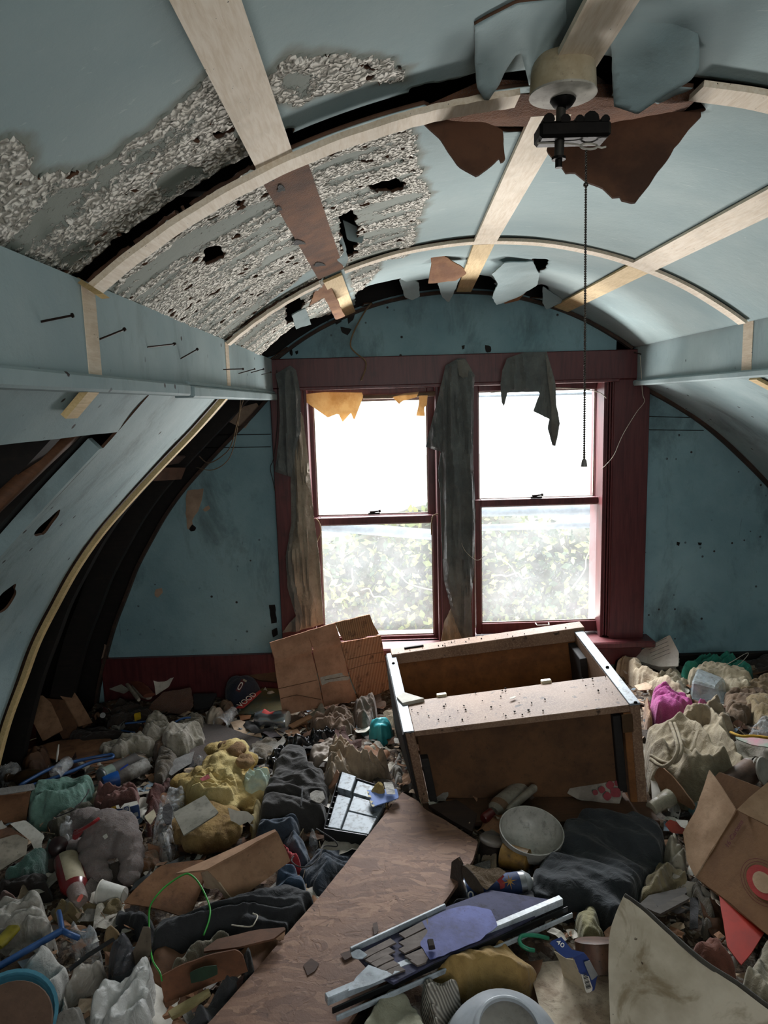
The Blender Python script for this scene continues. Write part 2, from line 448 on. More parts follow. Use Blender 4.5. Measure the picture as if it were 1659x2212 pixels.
HOLES = [  # torn open
 [(890, 225), (960, 205), (1040, 185), (1060, 250), (1150, 225), (1160, 190), (1190, 140), (1320, 140), (1325, 255), (1420, 235), (1500, 195), (1525, 240), (1400, 262), (1250, 310), (1120, 290), (1000, 275)],
 [(735, 470), (760, 455), (775, 500), (765, 550), (745, 555), (738, 520)],
 [(440, 540), (475, 530), (480, 560), (445, 575)],
 [(770, 632), (800, 618), (865, 603), (880, 612), (925, 603), (945, 608), (960, 600), (1000, 590), (1060, 598), (1080, 640), (900, 660), (770, 660)],
 [(1120, 620), (1180, 617), (1185, 645), (1120, 645)],
 [(560, 770), (640, 700), (730, 675), (780, 655), (790, 690), (640, 740), (560, 800)],
 [(1150, 560), (1185, 562), (1175, 580), (1160, 590)],
 [(390, 462), (420, 452), (450, 465), (400, 480)], [(620, 640), (655, 650), (650, 690), (620, 700)],
 [(800, 400), (850, 392), (880, 400), (860, 415), (810, 418)], [(620, 300), (640, 310), (630, 330)],
 [(750, 290), (800, 276), (790, 300), (755, 308)]]
HOLES = [vpoly(p) for p in HOLES]
def smooth_border(P, Fc, fixed, it=3):
    """round off the stepped outline that cutting whole cells leaves"""
    E_ = np.concatenate([Fc[:, [0, 1]], Fc[:, [1, 2]], Fc[:, [2, 3]], Fc[:, [3, 0]]]); E_ = np.sort(E_, 1)
    u, c = np.unique(E_, axis=0, return_counts=True); be = u[c == 1]
    P = P.copy(); n = len(P)
    for _ in range(it):
        acc = np.zeros_like(P); cnt = np.zeros(n)
        np.add.at(acc, be[:, 0], P[be[:, 1]]); np.add.at(acc, be[:, 1], P[be[:, 0]]); np.add.at(cnt, be[:, 0], 1); np.add.at(cnt, be[:, 1], 1)
        m = (cnt > 0) & ~fixed; P[m] = 0.4*P[m]+0.6*acc[m]/cnt[m][:, None]
    return P
def ceil_panel(t0, t1, y0, y1, lift=0.0, step=0.007, brk=0.0):
    ns = max(2, int(VR*(t1-t0)/step)); ny = max(2, int((y1-y0)/step))
    th = np.linspace(t0, t1, ns+1); yy = np.linspace(y0, y1, ny+1); T, Yg = np.meshgrid(th, yy, indexing='ij')
    S = VR*T; Q = np.stack([S, Yg, np.zeros_like(S)], -1)
    wx = fbm(Q*22, 4)*0.05; wy = fbm(Q*22+40, 4)*0.05
    peel = np.zeros(S.shape); stain = np.zeros(S.shape)
    for poly, s in PEEL:
        d, _, _ = polydist(S+wx, Yg+wy, poly); ins = inpoly(S+wx, Yg+wy, poly); sd = np.where(ins, d, -d)
        edge = np.exp(-(np.clip(sd, 0, 1)/0.02))          # the rim of each area is the most blistered
        streak = fbm(np.stack([S*16, Yg*16, S*0+2], -1), 5) if y1 < 1.2 else fbm(np.stack([S*6+Yg*5, Yg*30, S*0+2], -1), 5)
        val = np.where(sd > 0, s-0.12+0.42*edge+1.15*streak, 0.0)
        peel = np.maximum(peel, val*(sd > 0)); stain = np.maximum(stain, np.clip(sd/0.012+1.4, 0, 1))
    hole = np.zeros(S.shape, bool)
    jx = fbm(Q*45, 3)*0.028; jy = fbm(Q*45+20, 3)*0.028
    for poly in HOLES: hole |= inpoly(S+jx, Yg+jy, poly)
    pits = (peel > 0.6) & (fbm(Q*75+9, 3) > 0.19)
    hole |= pits
    off = lift+0.006*fbm(Q*3, 3)+np.where(peel > 0.5, -0.009*fbm(Q*110, 2)-0.003, 0)
    idx = np.arange(S.size).reshape(S.shape); I, J = np.meshgrid(np.arange(ns), np.arange(ny), indexing='ij')
    hc = hole[:-1, :-1] | hole[1:, 1:]
    k = ~hc; I = I[k]; J = J[k]
    Fc = np.stack([idx[I, J+1], idx[I+1, J+1], idx[I+1, J], idx[I, J]], 1)
    per = np.zeros(S.shape, bool); per[0] = per[-1] = True; per[:, 0] = per[:, -1] = True
    TY = smooth_border(np.stack([T.reshape(-1), Yg.reshape(-1)], 1), Fc, per.reshape(-1), 3)
    Tn = TY[:, 0]; off = off.reshape(-1)
    V = np.stack([VX+(VR+off)*np.sin(Tn), TY[:, 1], VZ+(VR+off)*np.cos(Tn)], -1)
    o = mesh_obj('ceiling_panel', V, Fc, [M['ceil'], M['fiber'], M['fiberedge']], ceiling, True)
    for nm, arr in (('peel', peel), ('stain', stain)):
        a = o.data.attributes.new(nm, 'FLOAT', 'POINT'); a.data.foreach_set('value', arr.reshape(-1).astype(np.float32))
    m = o.modifiers.new('thickness', 'SOLIDIFY'); m.thickness = 0.006; m.offset = -1.0
    m.material_offset = 1; m.material_offset_rim = 2
    return o
TL = R_(-38.4); TB = (R_(-22.3), R_(-0.6), R_(21.0)); TR = R_(37.2)
cuts = [TL, *TB, TR]
rows = [(Y0R, ARCS[0]-0.012, 0.018), (ARCS[0]+0.008, ARCS[1]-0.01, 0.004), (ARCS[1]+0.006, Y1R-0.002, 0.002)]
for ri, (a, b_, lf) in enumerate(rows):
    for ci in range(4):
        far = ci >= 2 and ri != 2
        ceil_panel(cuts[ci]+0.001, cuts[ci+1]-0.001, a, b_, lf*(1 if ci < 2 else 0.4), 0.009 if ci > 1 else 0.0055)
def arc_strip(Yc, w, t0, t1, off, mat, thick=0.009, n=40, jag=0.0, name='batten'):
    V = []; Fc = []
    for i in range(n+1):
        th = t0+(t1-t0)*i/n; dz = off+0.0004*math.sin(i*0.9)
        for (yy, oo) in ((-w/2, 0), (w/2, 0), (w/2, thick), (-w/2, thick)):
            V.append(vpt(th, Yc+yy+jag*math.sin(i*0.35), -dz-thick+oo))
    for i in range(n):
        for k in range(4): Fc.append((i*4+k, i*4+(k+1) % 4, i*4+4+(k+1) % 4, i*4+4+k))
    Fc.append((3, 2, 1, 0)); Fc.append(tuple(n*4+k for k in range(4)))
    return mesh_obj(name, V, Fc, mat, ceiling)
arc_strip(ARCS[0], 0.046, R_(-38.0), R_(-13.5), 0.010, M['cream'])
arc_strip(ARCS[0]+0.004, 0.046, R_(-13.5), R_(-5.2), 0.008, M['cream'])
arc_strip(ARCS[0], 0.05, R_(7.0), R_(37.0), 0.001, M['cream'])
arc_strip(ARCS[1], 0.042, R_(-38.0), R_(-23.2), 0.006, M['cream'])
arc_strip(ARCS[1], 0.042, R_(-19.5), R_(36.8), 0.001, M['cream'])
arc_strip(Y1R-0.016, 0.028, R_(-38.2), R_(37), 0.002, M['stud'], 0.012)
def long_strip(tc, wdeg, y0, y1, mat, name='batten', off=0.002, thick=0.008, tc1=None, n=24, parent=None):
    V = []; Fc = []; tc1 = tc if tc1 is None else tc1
    for i in range(n+1):
        y = y0+(y1-y0)*i/n; c = tc+(tc1-tc)*i/n
        for (dt, oo) in ((-wdeg/2, 0), (wdeg/2, 0), (wdeg/2, thick), (-wdeg/2, thick)):
            V.append(vpt(R_(c+dt), y, -off-thick+oo))
    for i in range(n):
        for k in range(4): Fc.append((i*4+k, i*4+4+k, i*4+4+(k+1) % 4, i*4+(k+1) % 4))
    Fc.append((0, 1, 2, 3)); Fc.append(tuple(n*4+k for k in range(4))[::-1])
    return mesh_obj(name, V, Fc, mat, ceiling if parent is None else parent)
long_strip(-22.35, 2.7, Y0R, 1.118, M['cream'])
long_strip(-21.3, 2.7, ARCS[1]+0.022, 3.06, M['cream2'], tc1=-20.7)
o = long_strip(-22.0, 3.6, ARCS[0]+0.03, ARCS[1]-0.02, M['fiber'], 'exposed_fiberboard', -0.004, 0.006, tc1=-21.3)
tag(o, 'bare brown fibreboard strip where a batten has fallen off')
for (px, py, w, h) in ((592, 360, 10, 8), (585, 388, 9, 7), (607, 408, 11, 9), (600, 372, 5, 4), (603, 452, 8, 6), (645, 525, 18, 6), (690, 572, 16, 5)):
    c = pv(px, py, -0.0045); k = 10
    Vh = []
    for i in range(k):
        an = i/k*2*math.pi; q = pv(px+w*math.cos(an)*(0.8+0.3*math.sin(i*2.1)), py+h*math.sin(an)*(0.8+0.3*math.cos(i*1.7)), -0.0045); Vh.append(q)
    mesh_obj('hole', Vh, [tuple(range(k))], M['hole'], ceiling)
long_strip(-2.3, 2.9, Y0R, ARCS[0]-0.03, M['cream'], tc1=-2.3)
long_strip(-1.9, 3.0, ARCS[0]+0.09, ARCS[1]-0.02, M['cream'], tc1=-0.5)
long_strip(-0.4, 2.8, ARCS[1]+0.022, 3.07, M['cream2'], tc1=1.8)
long_strip(21.2, 3.1, Y0R, ARCS[1]-0.02, M['cream'], tc1=20.9)
long_strip(20.9, 2.9, ARCS[1]+0.022, 3.07, M['cream2'], tc1=20.9)
# rafter blocking seen through the tear over the lamp: tan boards behind the board ceiling
def slab(name, p, mat, parent, thick=0.02):
    o = mesh_obj(name, p, [(0, 1, 2, 3)], mat, parent); mod_solid(o, thick, 0); return o
slab('blocking', [pv(885, 258, .02), pv(1050, 185, .02), pv(1500, 205, .02), pv(1440, 262, .02)], M['fiber'], ceiling)
slab('blocking', [pv(900, 262, .035), pv(1260, 150, .035), pv(1420, 262, .035), pv(1180, 345, .035)], soft('9a7d62', '7a5e46', 'towel', 0.3), ceiling, 0.01)
slab('blocking', [pv(915, 520, .012), pv(1030, 520, .012), pv(995, 600, .012), pv(925, 590, .012)], soft('b08c68', '8f6c4a', 'towel', 0.3), ceiling, 0.006)

# torn flaps of the ceiling board
def flap(pts, mat, parent=ceiling, name='torn_flap', amp=0.01, label=None, wob=0.004):
    o = sheet(name, [pY(*p) for p in pts], mat, 0.004, 0.008, crumple(amp, 8, pts[0][0]), wob, parent)
    if label: tag(o, label)
    return o
FB = soft('5f3f2c', '452c1f', 'card', 0.3); FB2 = soft('a5754c', '825433', 'card', 0.25)
flap([(885, 256, 1.21), (960, 262, 1.20), (1050, 270, 1.19), (1085, 285, 1.19), (1092, 345, 1.17), (1082, 350, 1.17), (1078, 340, 1.17), (1055, 362, 1.16), (1030, 382, 1.15), (990, 360, 1.16), (968, 330, 1.18), (950, 300, 1.19), (915, 270, 1.2)], FB, amp=0.008, label='brown back of a torn board flap left of the lamp')
flap([(1190, 300, 1.24), (1330, 268, 1.24), (1440, 245, 1.22), (1525, 240, 1.2), (1490, 275, 1.21), (1430, 360, 1.19), (1370, 442, 1.17), (1342, 436, 1.17), (1335, 424, 1.17), (1322, 430, 1.17), (1300, 408, 1.18), (1268, 395, 1.19), (1240, 372, 1.2), (1222, 374, 1.2), (1180, 325, 1.22)], FB, amp=0.01, label='large brown back of a torn board flap right of the lamp')
def hangflap(pts, yh, k, label, seed):
    """piece of the near ceiling board that stays attached at depth yh and sags towards its torn far edge"""
    dr = lambda Y: k*np.clip(Y-yh, 0, None)**1.6
    q = []
    for px, py in pts:
        off = 0.02
        for _ in range(12): p = pv(px, py, -off); off = 0.5*off+0.5*(float(dr(p[1]))+0.004)
        q.append((VR*math.atan2(p[0]-VX, p[2]-VZ), p[1]))
    V, D, Fc = gridpoly(q, 0.007, 0.002); T = V[:, 0]/VR
    w_ = np.clip((V[:, 1]-.98)/.1, 0, 1)
    off = -dr(V[:, 1])*(w_+(1-w_)*np.clip(D/.06, 0, 1))+0.013+0.012*fbm(np.stack([V[:, 0]*12, V[:, 1]*12, T*0+seed], -1), 3)*np.clip((V[:, 1]-yh)*8, 0, 1)
    o = mesh_obj('torn_flap', np.stack([VX+(VR+off)*np.sin(T), V[:, 1], VZ+(VR+off)*np.cos(T)], 1), Fc[:, ::-1], [M['ceil'], M['fiber'], M['fiberedge']], ceiling, True)
    m = o.modifiers.new('thickness', 'SOLIDIFY'); m.thickness = 0.004; m.offset = -1.0; m.material_offset = 1; m.material_offset_rim = 2
    tag(o, label); return o
hangflap([(1030, 90), (1120, 40), (1225, 30), (1225, 90), (1170, 200), (1145, 210), (1128, 150), (1095, 190), (1055, 252), (1034, 215)], 0.93, 0.55, 'blue torn board flap hanging left of the lamp', 1.0)
hangflap([(1318, 40), (1400, 30), (1500, 70), (1505, 190), (1490, 205), (1420, 245), (1375, 272), (1325, 262), (1322, 200), (1316, 120)], 0.93, 0.75, 'blue torn board flap hanging right of the lamp', 2.0)
flap([(928, 532, 2.3), (1000, 578, 2.45), (1008, 590, 2.5), (985, 606, 2.5), (925, 612, 2.5), (932, 570, 2.4)], FB2, amp=0.006)
flap([(945, 610, 2.7), (1004, 578, 2.6), (970, 655, 2.9), (955, 640, 2.85)], M['ceil'], amp=0.005)
flap([(862, 604, 2.75), (885, 598, 2.7), (905, 612, 2.8), (907, 638, 2.85), (890, 648, 2.85), (875, 642, 2.85)], M['ceil'], amp=0.008)
flap([(1062, 590, 2.5), (1090, 565, 2.4), (1150, 560, 2.4), (1165, 590, 2.55), (1160, 612, 2.6), (1130, 635, 2.7), (1072, 658, 2.75), (1063, 640, 2.7), (1075, 610, 2.6)], M['ceil'], amp=0.012, label='large cracked blue paint flap hanging over the right window')
flap([(1172, 618, 2.8), (1220, 650, 2.95), (1180, 668, 2.95), (1172, 655, 2.9)], M['ceil'], amp=0.004)
flap([(1080, 645, 2.85), (1120, 622, 2.8), (1135, 630, 2.85), (1120, 648, 2.9), (1090, 655, 2.9)], FB2, amp=0.01)
flap([(718, 520, 1.9), (740, 510, 1.9), (752, 560, 2.0), (745, 575, 2.0), (728, 560, 2.0)], M['ceil'], amp=0.012)
flap([(742, 478, 1.8), (790, 498, 1.85), (782, 525, 1.85), (752, 520, 1.85)], M['ceil'], amp=0.012)
flap([(630, 680, 2.4), (660, 665, 2.4), (672, 700, 2.5), (640, 712, 2.5)], M['ceil'], amp=0.012)
flap([(690, 600, 2.2), (668, 660, 2.4), (700, 640, 2.35), (725, 690, 2.6), (745, 680, 2.6), (700, 592, 2.15)], FB2, amp=0.01)

# ---- long blue box beams that the barrel springs from
def beam(name, xf, xo, zt, zb, sgn):
    b = empty(name, kind='structure')
    z1, z0 = Z(zt), Z(zb)
    face = box('beam_board', min(xf, xo), max(xf, xo), Y0R, Y1R, z0, z1, M['beam'], b)
    return b
trim_1 = beam('trim_1', -0.44, -0.50, 0.197, 0.055, 1)
box('moulding', -0.47, -0.425, Y0R, 1.655, Z(0.03), Z(0.056), M['beam'], trim_1, 0.004)
box('moulding', -0.47, -0.421, 1.665, Y1R-0.01, Z(0.026), Z(0.053), M['beam'], trim_1, 0.004)
box('moulding', -0.47, -0.432, 1.665, Y1R-0.01, Z(0.053), Z(0.064), M['beam'], trim_1, 0.003)
for yc, w in ((1.135, 0.05), (2.15, 0.046)):
    box('strip', -0.44, -0.4385, yc-w/2, yc+w/2, Z(0.056), Z(0.19), M['cream'], trim_1)
trim_2 = beam('trim_2', 1.105, 1.17, 0.235, 0.06, -1)
box('moulding', 1.09, 1.13, Y0R, Y1R-0.01, Z(0.045), Z(0.068), M['beam'], trim_2, 0.005)
box('strip', 1.1035, 1.105, 2.15-0.028, 2.15+0.028, Z(0.068), Z(0.225), M['cream'], trim_2)
NAIL = soft('2c2422', '3c302b', 'metal', 0.3, 0.5)
for (a, c, k) in (((88, 695), (158, 681), .03), ((215, 733), (270, 711), .026), ((318, 750), (378, 743), .03), ((390, 775), (427, 754), .03), ((482, 798), (526, 797), .05), ((515, 807), (551, 797), .05), ((542, 805), (570, 797), .05), ((565, 809), (585, 804), .05)):
    d = ray(*a); q = d*(-0.44)/d[0]; p = np.array([q[0], q[1], q[2]+EYE])
    d2 = ray(*c); q2 = d2*(-0.44+k)/d2[0]; p2 = np.array([q2[0], q2[1], q2[2]+EYE])
    ax = p2-p
    o = lathe('nail', p, p2, [(0, 0.0016), (0.95, 0.0016), (0.955, 0.0034), (1.0, 0.0034)], NAIL, trim_1, 8)
d = ray(1385, 765); q = d*(1.105)/d[0]
p = np.array([q[0], q[1], q[2]+EYE]); lathe('nail', p, p+np.array([-0.035, -0.02, 0.006]), [(0, .002), (.95, .002), (.955, .004), (1, .004)], NAIL, trim_2, 8)
lathe('batten_stub', pY(168, 605, 1.12)+np.array([0, 0, 0.0]), pY(222, 640, 1.08), [(0, .012), (1, .012)], M['cream2'], ceiling, 4, smooth=False, sq=(1, .35))

# ---- curved lower walls
LP = [(-0.452, 0.045), (-0.55, -0.055), (-0.658, -0.157), (-0.755, -0.252), (-0.853, -0.354), (-0.937, -0.46), (-1.012, -0.576), (-1.08, -0.69), (-1.133, -0.805), (-1.20, -0.95), (-1.256, -1.105), (-1.30, -1.25), (-1.33, -1.40)]
RP = [(1.13, 0.05), (1.25, -0.015), (1.376, -0.094), (1.48, -0.175), (1.586, -0.271), (1.712, -0.395), (1.80, -0.50), (1.88, -0.63), (1.95, -0.78), (2.0, -0.95), (2.04, -1.15), (2.07, -1.40)]
def prof_interp(P, n=60):
    s = spline([(x, 0, z) for x, z in P], 6); return [(p[0], p[2]) for p in s]
def curve_panel(P, y0, y1, mat, parent, u0=0.0, u1=1.0, name='wall_panel', off=0.0, thick=0.006, holes=(), step=0.012, sag=0.0, cut=None):
    pr = prof_interp(P); pr = np.array(pr); seg = np.r_[0, np.cumsum(np.hypot(*np.diff(pr, axis=0).T))]; L = seg[-1]
    nu = max(2, int(L*(u1-u0)/step)); ny = max(1, int((y1-y0)/step)); us = np.linspace(u0, u1, nu+1)*L
    px = np.interp(us, seg, pr[:, 0]); pzz = np.interp(us, seg, pr[:, 1])
    tx = np.gradient(px); tz = np.gradient(pzz); l = np.hypot(tx, tz); nx, nz = tz/l, -tx/l
    V = []
    yy = np.linspace(y0, y1, ny+1); U, Yg = np.meshgrid(us, yy, indexing='ij')
    Q = np.stack([U, Yg, U*0], -1); o_ = off+0.008*fbm(Q*4, 3)+sag*np.sin(np.clip((U-us[0])/(us[-1]-us[0]), 0, 1)*math.pi)
    X = px[:, None]+nx[:, None]*o_; Zz = pzz[:, None]+nz[:, None]*o_+EYE
    V = np.stack([X, Yg, Zz], -1).reshape(-1, 3); idx = np.arange(len(V)).reshape(X.shape)
    hole = np.zeros(X.shape, bool); jx = fbm(Q*40, 3)*0.02; jy = fbm(Q*40+9, 3)*0.02
    if len(holes):
        # project holes outline given in pixels: test each vertex in the picture plane of the outline once, at build time
        for poly in holes:
            pp = [hitprof(P, *h) for h in poly]; uu = [(np.interp(h[1], -pr[:, 1][np.argsort(-pr[:, 1])], seg[np.argsort(-pr[:, 1])]) if False else h[3], h[4]) for h in pp]
            hole |= inpoly(U+jx, Yg+jy, uu)
    if cut is not None: hole |= cut(U/L+jx, Yg+jy)
    hc = hole[:-1, :-1] | hole[1:, 1:]; I, J = np.meshgrid(np.arange(nu), np.arange(ny), indexing='ij'); I = I[~hc]; J = J[~hc]
    Fc = np.stack([idx[I, J], idx[I+1, J], idx[I+1, J+1], idx[I, J+1]], 1)
    per = np.zeros(X.shape, bool); per[0] = per[-1] = True; per[:, 0] = per[:, -1] = True
    V = smooth_border(V, Fc, per.reshape(-1), 3)
    ob = mesh_obj(name, V, Fc, [mat, M['fiberedge']], parent, True); mod_solid(ob, thick, 1.0 if P is RP else 0.0); ob.modifiers[0].material_offset_rim = 1
    return ob
def hitprof(P, px, py):
    """line of sight against an extruded profile -> (x, y, z, arc length, depth)"""
    pr = np.array(prof_interp(P)); seg = np.r_[0, np.cumsum(np.hypot(*np.diff(pr, axis=0).T))]; d = ray(px, py)
    best = None
    for i in range(len(pr)-1):
        (x0, z0), (x1, z1) = pr[i], pr[i+1]
        # x0+s(x1-x0)=t dx ; z0+s(z1-z0)=t dz
        A = np.array([[x1-x0, -d[0]], [z1-z0, -d[2]]]); b = np.array([-x0, -z0])
        if abs(np.linalg.det(A)) < 1e-12: continue
        s, t = np.linalg.solve(A, b)
        if -0.01 <= s <= 1.01 and t > 0: best = (t*d[0], t*d[1], t*d[2]+EYE, seg[i]+s*(seg[i+1]-seg[i]), t*d[1])
    if best is None: best = (P[-1][0], 0, 0, seg[-1], 0)
    return best
wall_left = empty('wall_left', kind='structure'); wall_right = empty('wall_right', kind='structure')
LH = [[(80, 1140), (128, 1098), (120, 1115), (95, 1150), (70, 1155)], [(0, 1285), (30, 1262), (35, 1275), (15, 1310), (-6, 1325)]]
curve_panel(LP, 1.47, 2.085, M['curve'], wall_left, 0.0, 1.0, holes=LH, step=0.01)
# rim batten of the arch
def rim(P, Yc, w, thick, mat, parent, u0=0.0, u1=1.0, off=0.0, name='arch_batten'):
    pr = np.array(prof_interp(P)); n = len(pr); V = []; Fc = []
    a = int(u0*(n-1)); b_ = int(u1*(n-1)); k = 0
    for i in range(a, b_+1):
        t = pr[min(i+1, n-1)]-pr[max(i-1, 0)]; t /= np.hypot(*t); nn = np.array([t[1], -t[0]])
        for yy, oo in ((-w/2, off), (w/2, off), (w/2, off+thick), (-w/2, off+thick)):
            V.append((pr[i][0]+nn[0]*oo, Yc+yy, pr[i][1]+nn[1]*oo+EYE))
        k += 1
    for i in range(k-1):
        for c in range(4): Fc.append((i*4+c, i*4+4+c, i*4+4+(c+1) % 4, i*4+(c+1) % 4))
    Fc.append((0, 1, 2, 3)); Fc.append(tuple((k-1)*4+c for c in range(4))[::-1])
    return mesh_obj(name, V, Fc, mat, parent)
rim(LP, 2.11, 0.03, 0.014, M['cream2'], wall_left, off=-0.022)
rim(LP, 2.135, 0.02, 0.05, M['stud'], wall_left, off=0.0)
rim(LP, Y1R-0.02, 0.03, 0.012, M['stud'], wall_left, off=-0.002)
rim(LP, 1.455, 0.02, 0.03, M['curve'], wall_left, off=-0.004, u0=0.1)
curve_panel(LP, -1.0, 1.50, M['curve'], wall_left, 0.0, 0.07, step=0.014, sag=0.004)
curve_panel(LP, -1.0, 1.05, M['curve'], wall_left, 0.06, 1.0, step=0.03, off=0.13)
rim(LP, 1.135, 0.045, 0.01, M['cream2'], wall_left, 0.0, 0.05, off=-0.016)
curve_panel(LP, 1.05, 1.42, M['curve'], wall_left, 0.2, 1.0, off=0.05, step=0.02, cut=lambda u, y: y > 1.32+0.1*np.sin(u*9))
for y in (1.435, 1.30, 2.45, 2.85):
    rim(LP, y, 0.04, 0.09, M['dark'], wall_left, off=0.03, name='rib')
tube('brace', [pY(-30, 1110, 1.22), pY(120, 970, 1.36), pY(240, 860, 1.5)], .016, soft('70492f', '50331f', 'wood', .4), wall_left, 4)
slab('lath', [pY(330, 1010, 2.5), pY(400, 1010, 2.7), pY(390, 1035, 2.7), pY(310, 1040, 2.45)], M['fiberedge'], wall_left, 0.006)
slab('lath', [pY(345, 985, 2.45), pY(400, 985, 2.7), pY(385, 1000, 2.7), pY(335, 1008, 2.5)], M['stud'], wall_left, 0.006)
curve_panel(RP, -1.0, 2.135, M['curve'], wall_right, 0.0, 1.0, step=0.02)
curve_panel(RP, 2.165, Y1R-0.005, M['curve'], wall_right, 0.0, 1.0, step=0.014)
rim(RP, 2.15, 0.045, 0.010, M['cream2'], wall_right, off=0.002)
rim(RP, Y1R-0.018, 0.03, 0.014, M['stud'], wall_right, off=0.0)

# ---- end wall with the two windows
wall_back = empty('wall_back', kind='structure')
WX0, WX1, WZ0, WZ1 = -0.335, 1.03, Z(-1.07), Z(0.085)      # rough opening
lc = [(x, z) for x, z in prof_interp(LP) if z > -1.38]
Pl = [(WX0, WZ1), (WX0, 0.0)]+[(-1.33, 0.0)]+[(x, z+EYE) for x, z in reversed(lc)]+[(-0.45, WZ1)]
def plate(name, poly, y, thick, mat, parent, step=0.05):
    V, D, Fc = gridpoly(poly, step); W3 = np.stack([V[:, 0], np.full(len(V), y), V[:, 1]], 1)
    o = mesh_obj(name, W3, Fc, mat, parent); mod_solid(o, thick, 0); return o
plate('wall_board', Pl, Y1R+0.012, 0.02, M['wall'], wall_back, 0.03)
plate('wall_board', [(WX1, 0), (2.3, 0), (2.3, 2.2), (WX1, 2.2)], Y1R+0.012, 0.02, M['wall'], wall_back, 0.1)
topl = [(WX0, WZ1)]+[(WX0-0.11, WZ1), (-0.47, Z(0.14)), (-0.5, Z(0.2))]+[(VX+(VR+0.01)*math.sin(t), VZ+(VR+0.01)*math.cos(t)) for t in np.linspace(R_(-37), R_(37), 30)]+[(1.3, Z(0.2)), (1.3, WZ1), (WX1, WZ1)]
plate('wall_board', topl, Y1R+0.012, 0.02, M['wall'], wall_back, 0.03)
plate('wall_board', [(WX0, 0), (WX1, 0), (WX1, WZ0), (WX0, WZ0)], Y1R+0.012, 0.02, M['wall'], wall_back, 0.1)
# peeled patches and broken holes, each a shallow piece of its own
def patch(pts, mat, name, y=Y1R, t=0.0015):
    o = sheet(name, [pY(px, py, y) for px, py in pts], mat, t, 0.012, None, 0.006, wall_back); return o
for pts in ([(405, 1060), (440, 1055), (436, 1080), (428, 1105), (415, 1125), (420, 1148), (404, 1142), (402, 1100), (401, 1075)],
            [(437, 1100), (450, 1090), (455, 1100), (442, 1106)], [(336, 1273), (350, 1270), (352, 1280), (340, 1292), (333, 1285)],
            [(480, 905), (520, 880), (555, 870), (560, 880), (530, 925), (508, 918)], [(340, 1133), (365, 1098), (352, 1130), (345, 1135)],
            [(218, 1425), (228, 1380), (232, 1415), (240, 1424)]):
    patch(pts, M['plaster_bare'], 'bare_plaster_patch')
for pts in ([(408, 1142), (416, 1132), (424, 1140), (421, 1147), (411, 1148)], [(580, 1307), (594, 1306), (598, 1345), (586, 1347)],
            [(586, 1362), (598, 1355), (601, 1370), (590, 1378)], [(1461, 1170), (1470, 1172), (1468, 1180), (1462, 1178)], [(1507, 1170), (1516, 1171), (1517, 1177), (1510, 1180)],
            [(1551, 1076), (1559, 1075), (1558, 1079), (1551, 1079)], [(720, 690), (735, 682), (738, 695), (725, 702)], [(750, 680), (768, 672), (764, 690), (752, 700)],
            [(735, 705), (760, 710), (752, 725), (738, 718)], [(625, 755), (632, 752), (632, 770), (626, 768)], [(637, 758), (644, 755), (644, 766), (638, 766)],
            [(1046, 745), (1060, 747), (1062, 760), (1050, 762)], [(997, 745), (1004, 743), (1003, 756), (998, 755)], [(1133, 680), (1138, 680), (1136, 705), (1133, 710)]):
    patch(pts, M['hole'] if pts[0][0] < 700 or pts[0][0] > 1400 else M['dark'], 'hole' if pts[0][0] < 700 else 'chip', Y1R-0.0005)
# board seams
for (a, c) in (((430, 968), (585, 965)), ((450, 940), (585, 938)), ((1387, 899), (1490, 902)), ((1387, 928), (1520, 930))):
    tube('board_seam', [pY(*a, Y1R), pY(*c, Y1R)], 0.0018, M['dark'], wall_back, 4)
baseboard = empty('baseboard_back', kind='structure')
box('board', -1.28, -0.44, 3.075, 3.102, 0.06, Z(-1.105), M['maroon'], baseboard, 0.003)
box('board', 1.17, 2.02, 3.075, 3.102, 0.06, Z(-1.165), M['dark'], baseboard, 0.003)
bb = box('baseboard_left', 0, 0.02, 1.3, 2.1, 0.06, 0.28, M['maroon']); tag(bb, kind='structure'); bb.location = (-1.27, 0, 0)
# the fallen red board in the left corner is the old side baseboard

# ---- casing, jambs, sill
trim_3 = empty('trim_3', kind='structure')
def bx(n, *a, **k): return box(n, *a, M['maroon'], trim_3, k.get('bv', 0.003))
bx('header_casing', -0.455, 1.15, 3.055, 3.10, Z(0.075), Z(0.197))
bx('header_lip', -0.33, 1.03, 3.045, 3.10, Z(0.064), Z(0.078))
bx('side_casing', -0.455, -0.315, 3.06, 3.10, Z(-1.12), Z(0.075))
bx('side_casing', 1.01, 1.165, 3.06, 3.10, Z(-1.10), Z(0.075))
bx('side_casing', 0.262, 0.40, 3.06, 3.10, Z(-1.07), Z(0.075))
for x in (0.985, 0.995, 1.004): bx('stop_bead', x, x+0.006, 3.075-(x-0.98)*0.6, 3.13, Z(-1.06), Z(0.07), bv=0.001)
for x in (-0.315, 0.262-0.012, 0.40, 0.975):
    bx('jamb', x, x+0.012, 3.08, 3.26, Z(-1.07), Z(0.075), bv=0.001)
bx('head_jamb', -0.33, 1.02, 3.10, 3.26, Z(0.066), Z(0.09), bv=0.001)
bx('mullion_core', 0.274, 0.40, 3.10, 3.26, Z(-1.07), Z(0.075))
bx('jamb_block', -0.345, -0.312, 3.10, 3.26, Z(-1.07), Z(0.09)); bx('jamb_block', 0.985, 1.035, 3.12, 3.26, Z(-1.07), Z(0.09))
bx('sill', -0.50, 1.20, 3.0, 3.27, Z(-1.10), Z(-1.07), bv=0.006)
bx('apron', -0.45, 1.165, 3.07, 3.10, Z(-1.20), Z(-1.10))

